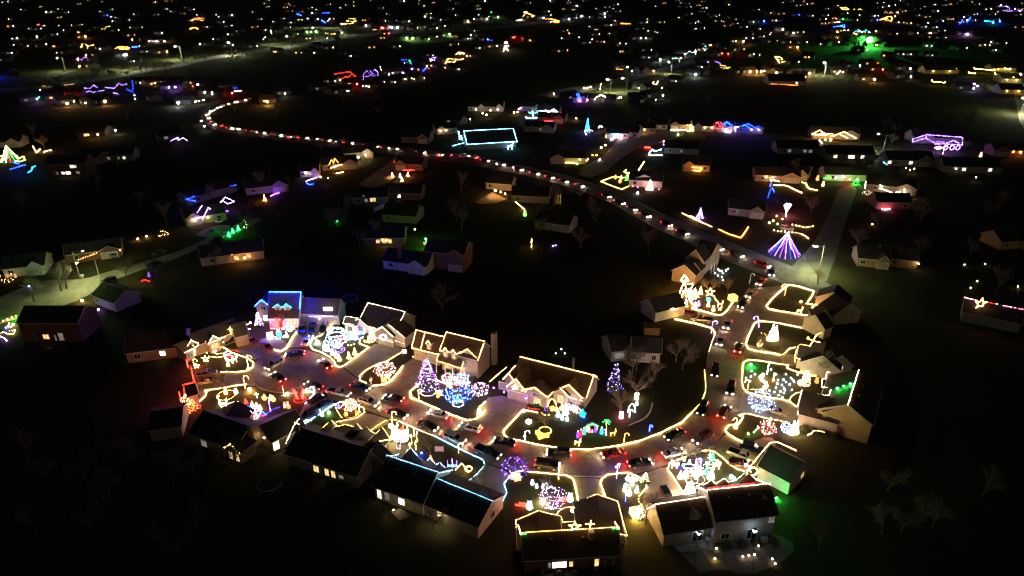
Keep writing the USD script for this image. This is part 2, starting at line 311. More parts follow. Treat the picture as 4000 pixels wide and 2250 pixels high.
# ---------------------------------------------------------------- cars
PAINT = {n: mat(f'car_paint_{n}', c, .3, var=.06, scale=.3, coat=.5, object_space=True) for n, c in dict(black=(.012,.012,.014), white=(.70,.69,.66), silver=(.38,.38,.38), red=(.42,.02,.015), blue=(.03,.06,.22), tan=(.42,.34,.22), maroon=(.16,.02,.02), navy=(.02,.03,.09), grey=(.12,.12,.125), cream=(.62,.56,.42)).items()}
HEAD_ON, HEAD_OFF = emit('headlamp_on', (1,.78,.50), 300), mat('headlamp_off', (.6,.6,.6), .1)
HEAD_DIM = emit('parking_lamp_on', (1,.8,.5), 25)
TAIL_ON, TAIL_BRAKE, TAIL_OFF = emit('tail_lamp_on', (1,.014,.01), 45), emit('brake_lamp_on', (1,.016,.012), 190), mat('tail_lamp_off', (.25,.01,.01), .2)
DIMS = dict(sedan=(4.7,1.8,1.42), suv=(4.8,1.9,1.75), pickup=(5.7,1.95,1.8), jeep=(4.0,1.8,1.85))
def build_car(kind, col, state, label, loc, rz, group=None):
    """Facing +x. state: drive, brake, park, crawl (dim lamps)."""
    Ln, Wd, Ht = DIMS[kind]; t = thing('pickup_truck' if kind == 'pickup' else 'car', label, 'pickup truck' if kind == 'pickup' else 'car', loc, rz, group); P = PAINT[col]; h = Ln/2
    if kind == 'pickup': prof = [(-h,.55),(-h+.03,1.0),(.02,1.02),(.02,1.03),(1.25,1.06),(h-.12,.98),(h,.75),(h,.45),(-h,.45)]
    elif kind == 'suv': prof = [(-h,.5),(-h+.06,1.05),(1.05,1.02),(h-.2,.93),(h,.72),(h,.42),(-h,.42)]
    elif kind == 'jeep': prof = [(-h,.5),(-h,1.1),(.75,1.1),(h-.1,1.05),(h,.9),(h,.5),(-h,.5)]
    else: prof = [(-h,.45),(-h+.05,.92),(-1.35,.98),(1.05,.95),(h-.25,.80),(h,.62),(h,.36),(-h,.36)]
    b = MB()
    def loft(pr, w0, w1, z_split=None):
        q = np.array(pr); a0 = [(x, -w0/2, z) for x, z in q]; a1 = [(x, w0/2, z) for x, z in q]
        poly = Polygon(q); m = trimesh.creation.extrude_polygon(poly, w0, engine='earcut')
        v = np.stack([m.vertices[:, 0], m.vertices[:, 2] - w0/2, m.vertices[:, 1]], 1)
        zt = q[:, 1].max(); tight = 1 - (1 - w1/w0) * np.clip((v[:, 2]-.6)/max(zt-.6, .1), 0, 1)
        nose = 1 - .14*np.clip((np.abs(v[:, 0]) - (h - .55))/.55, 0, 1)
        v[:, 1] *= tight*nose; return v, m.faces[:, ::-1]
    b.add(*loft(prof, Wd, Wd*.96)); part(t, 'body', b, P)
    if kind == 'pickup': cab = [(-.35,1.0),(-.28,Ht-.05),(.75,Ht-.03),(1.35,1.03)]
    elif kind == 'suv': cab = [(-h+.08,1.0),(-h+.35,Ht-.06),(.25,Ht-.04),(1.05,1.0)]
    elif kind == 'jeep': cab = [(-h+.05,1.08),(-h+.08,Ht-.05),(.45,Ht-.05),(.75,1.08)]
    else: cab = [(-1.55,.95),(-.85,Ht-.05),(.25,Ht-.04),(1.12,.94)]
    g = MB(); v, f = loft(cab, Wd*.9, Wd*.76); g.add(v, f); part(t, 'windows', g, CARGLASS)
    rf = MB(); x0, x1 = cab[1][0]-.03, cab[2][0]+.06; z = max(cab[1][1], cab[2][1]); w = Wd*.385
    rf.add([[x0,-w,z-.02],[x1,-w,z-.02],[x1,w,z-.02],[x0,w,z-.02],[x0+.05,-w*.93,z+.05],[x1-.1,-w*.93,z+.05],[x1-.1,w*.93,z+.05],[x0+.05,w*.93,z+.05]], MB.BF)
    pil = cab
    for sg in (-1, 1):
        for (xa, za), (xb, zb) in ((pil[0], pil[1]), (pil[2], pil[3])): rf.tube([(xa, sg*Wd*.44, za), (xb, sg*Wd*.385, zb)], .05, 4)
        xm = (cab[1][0]+cab[2][0])/2 - .1; rf.tube([(xm, sg*Wd*.455, 1.0), (xm, sg*Wd*.39, z)], .05, 4)
    part(t, 'roof', rf, mat('soft_top', (.02,.02,.022), .8) if kind == 'jeep' else P)
    if kind == 'pickup':
        bd = MB(); bd.box(-h+.12, -.42, -Wd*.42, Wd*.42, .98, 1.035); part(t, 'bed', bd, mat('bed_liner', (.015,.015,.016), .8))
        sd = MB()
        for sg in (-1, 1): sd.box(-h+.02, -.38, sg*Wd*.47-.06, sg*Wd*.47+.06, .98, 1.18)
        sd.box(-h, -h+.1, -Wd*.47, Wd*.47, .98, 1.18); part(t, 'bed_side', sd, P)
    for x in (h-.95, -h+.95):
        for sg in (-1, 1):
            R = .36 if kind in ('pickup','suv','jeep') else .32
            a = np.arange(12)*2*np.pi/12; y0, y1 = sg*(Wd/2-.22), sg*(Wd/2+.015)
            wm = MB(); ring = lambda y, rr: [(x+rr*math.cos(k), y, R+rr*math.sin(k)) for k in a]
            wm.prism(ring(y0, R), ring(y1, R)) if sg < 0 else wm.prism(ring(y0, R)[::-1], ring(y1, R)[::-1]); wh = part(t, 'wheel', wm, RUBBER)
            rm = MB(); rm.prism(ring(y1, R*.6), ring(y1+sg*.012, R*.55)) if sg < 0 else rm.prism(ring(y1, R*.6)[::-1], ring(y1+sg*.012, R*.55)[::-1]); part(wh, 'rim', rm, RIM)
    zh, zt = (.72, .85) if kind != 'sedan' else (.62, .78)
    hm = HEAD_OFF if state == 'park' else HEAD_DIM if state == 'crawl' else HEAD_ON
    tm_ = {'park': TAIL_OFF, 'brake': TAIL_BRAKE}.get(state, TAIL_ON)
    for sg in (-1, 1):
        y = sg*Wd*.335; q = MB(); q.box(h-.10, h+.035, y-.15, y+.15, zh-.07, zh+.09); part(t, 'headlight', q, hm)
        q = MB(); q.box(-h-.03, -h+.06, sg*Wd*.37-.13, sg*Wd*.37+.13, zt-.06, zt+.12); part(t, 'tail_light', q, tm_)
    for x in (h-.035, -h+.035): bm = MB(); bm.box(x-.085, x+.085, -Wd*.40, Wd*.40, .39, .53); part(t, 'bumper', bm, mat('bumper_plastic', (.05,.05,.05), .5))
    for sg in (-1, 1):
        mm = MB(); mm.box(.85, 1.0, sg*Wd*.5-.08, sg*Wd*.5+.08, .98, 1.10); part(t, 'mirror', mm, P)
    return t
CARS = {}
def car(a, b, kind, col, state, label, group=None):
    """a: rear, b: front, both on the ground."""
    a, b = np.array(a), np.array(b); c = (a+b)/2; rz = math.atan2(*(b-a)[1::-1]); loc = (c[0], c[1], ROAD_Z)
    k = (kind, col, state)
    if k in CARS: return dup(CARS[k], loc, rz, label, group)
    CARS[k] = build_car(kind, col, state, label, loc, rz, group); return CARS[k]
ROAD_Z = .008
# ---------------------------------------------------------------- trees
def bare_tree_mesh(h, seed, spread=.8, levels=5, r0=None):
    rg = np.random.default_rng(seed); tr, br = MB(), MB(); r0 = r0 or h*.022
    def grow(p, d, ln, r, lv):
        n = 3; pts = [p]; q = p; dd = d
        for i in range(n):
            dd = dd + rg.normal(0, .09, 3); dd[2] += .05; dd /= np.linalg.norm(dd); q = q + dd*ln/n; pts.append(q)
        (tr if lv == 0 else br).tube(pts, np.linspace(r, r*.6, n+1), 5 if lv == 0 else 3)
        if lv >= levels: return
        k = rg.integers(3, 5) if lv else 5
        for i in range(k):
            f = .35 + .65*(i+1)/k if lv else .55 + .45*(i+1)/k
            base = pts[min(n, int(f*n+.5))]; az = rg.uniform(0, 2*math.pi); sp = spread*rg.uniform(.5, 1.1)
            side = np.array([math.cos(az), math.sin(az), 0]); nd = dd*math.cos(sp) + side*math.sin(sp); nd /= np.linalg.norm(nd)
            grow(base, nd, ln*rg.uniform(.58, .78), max(r*.55, .012), lv+1)
    grow(np.zeros(3), np.array([0, 0, 1.]), h*.30, r0, 0); return tr, br
def build_bare_tree(h, seed, label, loc, group=None, spread=.8, levels=5, name='bare_tree', rz=0, r0=None):
    tr, br = bare_tree_mesh(h, seed, spread, levels, r0); t = thing(name, label, 'tree', loc, rz, group); part(t, 'trunk', tr, BARK); part(t, 'crown', br, TWIG); return t
TREES = {}
def tree(p, h, label, variant=0, group=None, rz=None):
    k = (round(h), variant)
    rz = variant*1.3 + p[0] if rz is None else rz
    if k in TREES: return dup(TREES[k], p, rz, label, group)
    TREES[k] = build_bare_tree(h, 40+variant*7+int(h), label, p, group, spread=(.75, .95, .6)[variant % 3], rz=rz, r0=h*.06 if variant > 2 else None); return TREES[k]
def needle_cone(h, r, seed=0, n=520, prof=None):
    rg = np.random.default_rng(seed); mb = MB(); z = h*(.06 + .94*rg.random(n)**1.25); rad = r*(1 - z/h)**.85 + .05 if prof is None else r*prof(z/h)
    for zi, ri in zip(z, rad):
        a = rg.uniform(0, 2*math.pi); rr = ri*rg.uniform(.45, 1.05); c = np.array([rr*math.cos(a), rr*math.sin(a), zi]); s = .16 + .30*ri/r
        o = np.array([math.cos(a), math.sin(a), -.55]); sd = np.array([-math.sin(a), math.cos(a), 0])
        v = [c - o*s*.7 + sd*s*.4, c - o*s*.7 - sd*s*.4, c + o*s + rg.normal(0, .05, 3), c + [0, 0, s*.4]]
        mb.add(v, [[0,1,2],[0,2,3],[1,3,2],[0,3,1]])
    return mb
def wrapped_evergreen(p, h, r, label, c=('violet',), s=26, turns=7, group=None, jit=.12, step=.28, cat='tree'):
    s = round(min(s, 26 + s*.08), 1)
    t = thing('evergreen_tree', label, cat, p, group=group); tr = MB(); tr.tube([(0,0,0), (0,0,h*.9)], [h*.03, .03], 6); part(t, 'trunk', tr, BARK); part(t, 'crown', needle_cone(h, r, int(h*100)), NEEDLE)
    n = int(turns*2*math.pi*r*.6/step) + 12; u = np.linspace(0, 1, n); rg = np.random.default_rng(int(h*31))
    z = h*(.06+.93*u) + .12*np.sin(u*57); rr = r*(1-z/h).clip(0)**.85*(1.02+.12*np.sin(u*41)) + .06; a = u*turns*2*math.pi
    q = np.stack([rr*np.cos(a), rr*np.sin(a), z], 1) + rg.normal(0, jit, (n, 3))
    for i, ci in enumerate(c):
        b = MB(); b.octs(q[i::len(c)], .06); part(t, 'light_wrap', b, bulb(ci, s), kind='stuff')
    return t
def round_wrapped_tree(p, h, r, label, c=('violet',), s=26, n=220, group=None, seed=1, trunk_c=None, levels=4):
    """A bare round-headed tree whose crown carries loops of lights."""
    s, n = round(min(s, 26 + s*.08), 1), int(n*.62)
    rg = np.random.default_rng(seed); t = thing('wrapped_tree', label, 'tree', p, group=group); tr, br = bare_tree_mesh(h, seed+3, .9, levels); part(t, 'trunk', tr, BARK); part(t, 'crown', br, TWIG)
    zc = h*.58; u = np.linspace(0, 1, n); ph = u*2*math.pi*7; th = math.pi*(.1 + .85*u); wob = 1 + .13*np.sin(ph*1.7+seed) + .1*np.sin(ph*.6)
    q = np.stack([r*np.sin(th)*np.cos(ph)*wob, r*np.sin(th)*np.sin(ph)*wob, zc + (h-zc)*np.cos(th)*.95], 1) + rg.normal(0, .10, (n, 3))
    for i, ci in enumerate(c):
        b = MB(); b.octs(q[i::len(c)], .06); part(t, 'light_wrap', b, bulb(ci, s), kind='stuff')
    if trunk_c:
        zz = np.linspace(.15, h*.42, 26); a = zz*7; b = MB(); b.octs(np.stack([.25*np.cos(a), .25*np.sin(a), zz], 1), .06); part(t, 'trunk_lights', b, bulb(trunk_c, s), kind='stuff')
    return t
# ---------------------------------------------------------------- ornaments
def curve_thing(name, label, cat, p, runs, c, s=30, r=.05, step=.22, rz=0, group=None, frame=True, extra=None):
    """A wire frame carrying bulbs, in its own coordinates (x across, z up)."""
    t = thing(name, label, cat, p, rz, group); fm = MB(); bms = {}
    cs = c if isinstance(c, (list, tuple)) else [c]*len(runs); s = round(min(s, 36 + s*.1), 1) if p[1] < 240 else s
    for run, ci in zip(runs, cs):
        q = resample(run, step)
        if frame: fm.tube(resample(run, step*2), .018, 3)
        bms.setdefault(ci, MB()).octs(q, r)
    if frame: part(t, 'frame', fm, STEEL)
    for ci, bm in bms.items(): part(t, 'bulbs', bm, bulb(ci, s), kind='stuff')
    return t
def candy_cane(p, h, label, c='white', s=30, rz=0.0, flip=1, group='candy canes', lean=0.0):
    k = h*.17; a = np.linspace(0, math.pi*1.15, 9); pts = [(0,0,0), (lean*.5, 0, h*.45), (lean, 0, h-k)] + [(lean + flip*(k - k*math.cos(x)), 0, h - k + k*math.sin(x)) for x in a[1:]]
    t = thing('candy_cane', label, 'candy cane', p, rz, group); q = resample(pts, .16); m = MB(); m.tube(q, .05, 5); part(t, 'frame', m, TRIM)
    b = MB(); b.octs(q + RNG.normal(0, .035, q.shape), .06); part(t, 'bulbs', b, bulb(c, s), kind='stuff'); return t
CONES = {}
def cone_tree(p, h, label, c='white', s=30, r=None, group='lighted cone trees', shade=True):
    k = (round(h, 1), c, s)
    if k in CONES: return dup(CONES[k], p, 0, label, group)
    r = r or h*.27; t = thing('cone_tree', label, 'lit cone tree', p, 0, group); CONES[k] = t
    m = MB(); m.cone((0,0,.05), r*.82, h*.95, 9, .03); part(t, 'cone', m, glowing(f'lit_mesh_{c}', COL[c], 1.6))
    turns = 5; n = int(60 + h*14); u = np.linspace(0, 1, n); a = u*turns*2*math.pi; q = np.stack([r*(1-u*.97)*np.cos(a), r*(1-u*.97)*np.sin(a), .06+h*u], 1)
    b = MB(); b.octs(q, .055); part(t, 'bulbs', b, bulb(c, s), kind='stuff'); return t
def ring_pts(r, n=28, z=0.0, sy=1.0): a = np.linspace(0, 2*math.pi, n+1); return [(r*math.cos(x), r*sy*math.sin(x), z) for x in a]
def vring(r, zc, n=24): a = np.linspace(0, 2*math.pi, n+1); return [(r*math.cos(x), 0, zc + r*math.sin(x)) for x in a]
def ground_ring(p, r, label, c='white', s=28, group=None): return curve_thing('tree_ring_lights', label, 'light ring', p, [ring_pts(r)], c, s, step=.26, frame=True, group=group)
SHRUBS = []
def shrub(p, label):
    if SHRUBS: return dup(SHRUBS[0], p, p[0], label)
    t = thing('shrub', label, 'shrub', p, 0, 'shrubs along house walls'); SHRUBS.append(t); part(t, 'foliage', needle_cone(1.1, .8, 5, 160, lambda k: np.sqrt(np.clip(1-k*k, 0, 1))), SHRUB); m = MB(); m.tube([(0,0,0),(0,0,.6)], .05, 5); part(t, 'stem', m, BARK); return t
def wreath(p, r, label, c='white', s=32, rz=0.0, bow='red', cat='wreath'):
    t = thing('wreath', label, cat, p, rz); m = MB(); q = np.array(vring(r, 0)); m.tube(q, r*.16, 5); part(t, 'boughs', m, NEEDLE)
    b = MB(); pts = np.vstack([resample(vring(r*k, 0), .16) + [0, -.16, 0] for k in (.88, 1.1)]); b.octs(pts, .055); part(t, 'bulbs', b, bulb(c, s), kind='stuff')
    if bow: w = MB(); w.ball((0, -.12, -r), r*.22, 1, (1.4, .5, .8)); part(t, 'bow', w, glowing(f'bow_{bow}', COL[bow], .6))
    return t
def star_pts(r, k=.42, zc=0.0, n=5):
    out = []
    for i in range(2*n+1): a = math.pi/2 + i*math.pi/n; rr = r if i % 2 == 0 else r*k; out.append((rr*math.cos(a), 0, zc + rr*math.sin(a)))
    return out
def star(p, r, label, c='white', s=32, rz=0.0, pole=None):
    t = curve_thing('star_ornament', label, 'star', p, [star_pts(r), star_pts(r*.8)], c, s, step=.2, rz=rz)
    if pole: m = MB(); m.tube([(0, .05, -pole), (0, .05, r*.6)], .04, 5); part(t, 'pole', m, STEEL)
    return t
def cross_orn(p, h, label, c='white', s=32, rz=0.0):
    w = h*.32; return curve_thing('cross_ornament', label, 'cross', p, [[(0,0,0),(0,0,h)], [(-w,0,h*.68),(w,0,h*.68)], [(.1,0,0),(.1,0,h)]], c, s, step=.18, rz=rz)
def snowman(p, h, label, c='cool', s=3.2, group='lit snowmen', hat=(.03,.03,.03)):
    s = round(min(s, 1.4 + s*.05), 2)
    t = thing('snowman', label, 'snowman', p, 0, group); g = glowing(f'snowman_{c}_{s}', COL[c], s)
    a, b = MB(), MB(); a.ball((0,0,h*.24), h*.25, 2); a.ball((0,0,h*.56), h*.19, 2); part(t, 'body', a, g); b.ball((0,0,h*.82), h*.14, 2); part(t, 'head', b, g)
    k = MB(); k.cone((0,0,h*.92), h*.13, h*.03, 10, h*.13); k.cone((0,0,h*.95), h*.085, h*.12, 10, h*.085); part(t, 'hat', k, mat('hat_felt', hat, .8))
    n = MB(); n.add([[0,-h*.13,h*.82],[h*.02,-h*.13,h*.80],[-h*.02,-h*.13,h*.80],[0,-h*.24,h*.80]], [[0,1,3],[1,2,3],[2,0,3],[0,2,1]]); part(t, 'nose', n, glowing('carrot', (1,.4,.05), .6)); return t
def figure(p, h, label, robe='blue', s=3.0, group='nativity figures', cat='nativity figure', head='white'):
    s = round(min(s, 1.8 + s*.05), 2)
    t = thing('robed_figure', label, cat, p, 0, group); m = MB(); m.lathe([(h*.22,0),(h*.20,h*.25),(h*.14,h*.55),(h*.13,h*.72),(h*.06,h*.78),(.01,h*.79)], n=10); part(t, 'robe', m, glowing(f'robe_{robe}_{s}', COL[robe], s))
    q = MB(); q.ball((0,0,h*.88), h*.10, 1, (1,1,1.15)); part(t, 'head', q, glowing(f'face_{head}_{s}', COL[head], s))
    a = MB()
    for sg in (-1, 1): a.tube([(sg*h*.12,0,h*.68),(sg*h*.15,-h*.10,h*.52),(sg*h*.03,-h*.17,h*.50)], [h*.05,h*.045,h*.03], 5)
    part(t, 'arm', a, glowing(f'robe_{robe}_{s}', COL[robe], s)); return t
def deer(p, h, label, c='white', s=26, rz=0.0, group='wire-frame deer', scale=1.0):
    b = [(-.45,0,.62),(-.2,0,.70),(.25,0,.72),(.42,0,.85),(.5,0,1.05),(.66,0,1.0),(.52,0,.92),(.45,0,.66),(.3,0,.50),(-.3,0,.48),(-.45,0,.62)]
    legs = [[(-.38,y,.5),(-.42,y,.28),(-.36,y,0)] for y in (-.1,.1)] + [[(.32,y,.52),(.34,y,.26),(.36,y,0)] for y in (-.1,.1)]
    ant = [[(.5,0,1.05),(.44,sy*.1,1.25),(.5,sy*.2,1.4)] for sy in (-1,1)]; f = lambda r: [tuple(np.array(q)*h/1.4) for q in r]
    return curve_thing('deer_ornament', label, 'deer ornament', p, [f(r) for r in [b]+legs+ant], c, s, r=.05, step=.16, rz=rz, group=group)
def arch(p, w, h, label, c='warm', s=30, rz=0.0, group='light arches'):
    a = np.linspace(0, math.pi, 15); return curve_thing('light_arch', label, 'light arch', p, [[(w/2*math.cos(x), 0, h*math.sin(x)) for x in a], [(w/2*.9*math.cos(x), .12, h*.94*math.sin(x)) for x in a]], c, s, step=.2, rz=rz, group=group)
def gift(p, w, label, c='white', ribbon='red', s=2.5, group='lit gift boxes'):
    s = round(min(s, 1.5 + s*.06), 2)
    t = thing('gift_box', label, 'gift box', p, .3, group); m = MB(); m.box(-w/2, w/2, -w/2, w/2, 0, w*.8); part(t, 'box', m, glowing(f'gift_{c}_{s}', COL[c], s))
    r = MB(); r.box(-w*.52, w*.52, -w*.08, w*.08, 0, w*.83); r.box(-w*.08, w*.08, -w*.52, w*.52, 0, w*.83); r.ball((-w*.14,0,w*.9), w*.13, 1); r.ball((w*.14,0,w*.9), w*.13, 1); part(t, 'ribbon', r, glowing(f'ribbon_{ribbon}', COL[ribbon], 1.0)); return t
def inflatable(p, h, label, c='red', top='white', s=2.5, cat='inflatable figure', group=None):
    s = round(min(s, 1.3 + s*.03), 2)
    t = thing('inflatable_figure', label, cat, p, 0, group); a = MB(); a.ball((0,0,h*.30), h*.30, 2, (1,.9,1)); part(t, 'body', a, glowing(f'inflated_{c}_{s}', COL[c], s))
    q = MB(); q.ball((0,-.03,h*.70), h*.17, 2); part(t, 'head', q, glowing(f'inflated_{top}_{s}', COL[top], s)); k = MB(); k.cone((0,0,h*.80), h*.15, h*.2, 9, .02); part(t, 'cap', k, glowing(f'inflated_{c}_{s}', COL[c], s))
    ar = MB()
    for sg in (-1, 1): ar.ball((sg*h*.26, -h*.05, h*.45), h*.10, 1, (1.2,.9,1.4))
    part(t, 'arm', ar, glowing(f'inflated_{c}_{s}', COL[c], s)); return t
def floodlight(p, label, c='white', s=220, r=.16, h=.35, group=None):
    s = round(s*(.5 if c in ('blue','green','red','purple') else .18 if p[1] < 240 else .09), 1)
    t = thing('floodlight', label, 'floodlight', p, 0, group); m = MB(); m.tube([(0,0,-0.0),(0,0,h)], .03, 5); m.box(-.14,.14,.02,.10,h,h+.22); part(t, 'stake', m, STEEL); b = MB(); b.ball((0,-.05,h+.12), r, 1); part(t, 'lamp', b, bulb(c, s)); return t
def street_lamp(p, h, label, arm=(1.8, 0), c=(.80,1,.40), s=260, group='street lamps', size=(.5,.28)):
    t = thing('street_lamp', label, 'street lamp', p, 0, group); m = MB(); m.tube([(0,0,0),(0,0,h*.5),(0,0,h)], [.14,.11,.08], 6); part(t, 'pole', m, mat('lamp_pole_wood', (.45,.43,.38), .7))
    ax, ay = arm; a = MB(); a.tube([(0,0,h-.5),(ax*.5,ay*.5,h-.05),(ax,ay,h)], .04, 5); part(t, 'arm', a, STEEL); q = MB(); q.box(ax-.38,ax+.38,ay-.2,ay+.2,h,h+.2); hd = part(t, 'lamp_head', q, STEEL)
    l = MB(); l.box(ax-size[0]/2,ax+size[0]/2,ay-size[1]/2,ay+size[1]/2,h-.05,h-.005); part(hd, 'lens', l, emit(f'street_lens_{c[0]}_{s}', c, s)); return t
def mega_tree(p, h, r, label, cs, s=40, n=16, arc=2*math.pi, a0=0.0):
    """Strands fanned from a pole top to a ring on the ground."""
    t = thing('strand_tree', label, 'light strand tree', p); m = MB(); m.tube([(0,0,0),(0,0,h)], .06, 6); part(t, 'pole', m, STEEL)
    for i in range(n):
        a = a0 + arc*i/max(n-1, 1); b = MB(); u = np.linspace(0, 1, int(h*2.3)+6)[:, None]; top, bot = np.array([0,0,h]), np.array([r*math.cos(a), r*math.sin(a), .1]); q = top + (bot-top)*u; q[:, 2] -= .35*np.sin(math.pi*u[:, 0]); b.octs(q, .055); part(t, 'strand', b, bulb(cs[i % len(cs)], s))
    return t
def text_sign(label, p, rz, lines, height, c, s=30, tilt=0.0, mirrored=False, cat='lit sign', depth=.05, bold=True):
    t = thing('lit_sign', label, cat, p, rz); z = 0.0; fm = MB()
    for k, ln in enumerate(reversed(lines)):
        m = meshkit.text_mesh(ln, height, depth, bold=bold); v = np.array(m.vertices); w = v[:, 0].max(); x = v[:, 0] - w/2
        v2 = np.stack([x, -v[:, 2], v[:, 1] + z], 1); part(t, 'lettering', (v2, m.faces), bulb(c, s)); fm.box(-w/2-.1, w/2+.1, .02, .06, z-height*.18, z-height*.12); z += height*1.45
    part(t, 'frame', fm, STEEL); return t
def sheet(pts, z):
    p = Polygon([q[:2] for q in pts]) if not isinstance(pts, Polygon) else pts
    if not p.is_valid: p = p.buffer(0)
    if p.geom_type != 'Polygon': p = max(p.geoms, key=lambda g: g.area)
    v, f = trimesh.creation.triangulate_polygon(p, engine='earcut'); v = np.c_[v, np.full(len(v), z)]
    n = np.cross(v[f[:,1]]-v[f[:,0]], v[f[:,2]]-v[f[:,0]])[:, 2]; f = np.array(f); f[n < 0] = f[n < 0][:, ::-1]; return v, f
def setting(name, pts, z, m): return single(name, sheet(pts, z), m, kind='structure')
def smooth(pts, n=3):
    p = np.array([q[:2] for q in pts])
    for _ in range(n): p = np.vstack([p[:1], np.vstack([.75*p[:-1]+.25*p[1:], .25*p[:-1]+.75*p[1:]]).reshape(2, -1, 2).transpose(1, 0, 2).reshape(-1, 2), p[-1:]])
    return p
g = MB(); X = 9000.0; g.add([[-X,-300,0],[X,-300,0],[X,14000,0],[-X,14000,0]], [[0,1,2],[0,2,3]]); single('ground', g, GRASS, kind='structure')
up = zF.L([(1884,727),(1856,762),(1827,794),(1805,833),(1790,865),(1782,886),(1778,915),(1777,985),(1765,1013),(1742,1040),(1716,1064),(1659,1092),(1609,1111),(1550,1124),(1479,1133),(1426,1131),(1355,1121),(1294,1107),(1265,1096),(1195,1062),(1146,1048),(1102,1030),(1050,1007),(1030,988),(956,972),(906,960),(866,928),(844,915),(825,900),(788,884),(740,876),(700,884),(660,897),(640,912)])
dn = zF.L([(628,940),(640,965),(665,983),(720,991),(785,986),(855,1013),(893,1016),(916,1030),(993,1057),(1011,1065),(1093,1098),(1160,1132),(1214,1157),(1232,1168),(1290,1188),(1328,1186),(1426,1198),(1515,1200),(1529,1195),(1581,1190),(1610,1192),(1680,1168),(1723,1149),(1768,1135),(1800,1117),(1826,1083),(1850,1050),(1862,1020),(1868,985),(1866,912),(1878,860),(1898,815),(1924,774),(1952,740),(1978,717)])
COLL_UP = zF.L([(560,255),(533,270),(524,285),(530,305),(560,318),(640,327),(760,342),(900,357),(1040,372),(1180,390),(1300,415),(1420,441),(1505,467),(1575,494),(1650,532),(1733,569),(1813,599),(1932,647),(1990,668),(2075,708),(2125,738)])
COLL_DN = zF.L([(2110,764),(2050,735),(1978,717),(1952,706),(1888,679),(1808,649),(1735,611),(1663,581),(1605,549),(1538,509),(1448,474),(1330,443),(1180,413),(1030,393),(880,376),(740,358),(620,341),(545,331),(508,308),(505,285),(518,265),(548,250)])
st = Polygon(np.vstack([smooth(up), smooth(dn)])).buffer(0)
co = Polygon(np.vstack([smooth(COLL_UP), smooth(COLL_DN)])).buffer(0)
setting('street', st, .008, ROAD)
setting('road', co, .012, ROAD2)
km = MB()
def kerb(pts, w=.16, h=.13):
    p = smooth(pts, 2); d = np.gradient(p, axis=0); d /= np.linalg.norm(d, axis=1, keepdims=True) + 1e-9; nrm = np.stack([-d[:,1], d[:,0]], 1)
    a, b = p - nrm*w/2, p + nrm*w/2; n = len(p)
    v = np.vstack([np.c_[a, np.zeros(n)], np.c_[b, np.zeros(n)], np.c_[b, np.full(n, h)], np.c_[a, np.full(n, h)]])
    F = [[k*n+i, k*n+i+1, ((k+1)%4)*n+i+1, ((k+1)%4)*n+i] for k in range(4) for i in range(n-1)]; return v, F
def kerb_thing(pts, name='kerb'): m = MB(); m.add(*kerb(pts)); single(name, m, KERB, kind='structure')
for a, b in ((0, 13), (13, 19), (19, 24)): kerb_thing(up[a:b])
for seg in (dn[0:5], dn[8:11], dn[14:18], dn[21:25], dn[29:32]): kerb_thing(seg)
kerb_thing(COLL_UP[10:17]); kerb_thing(COLL_DN[5:11])
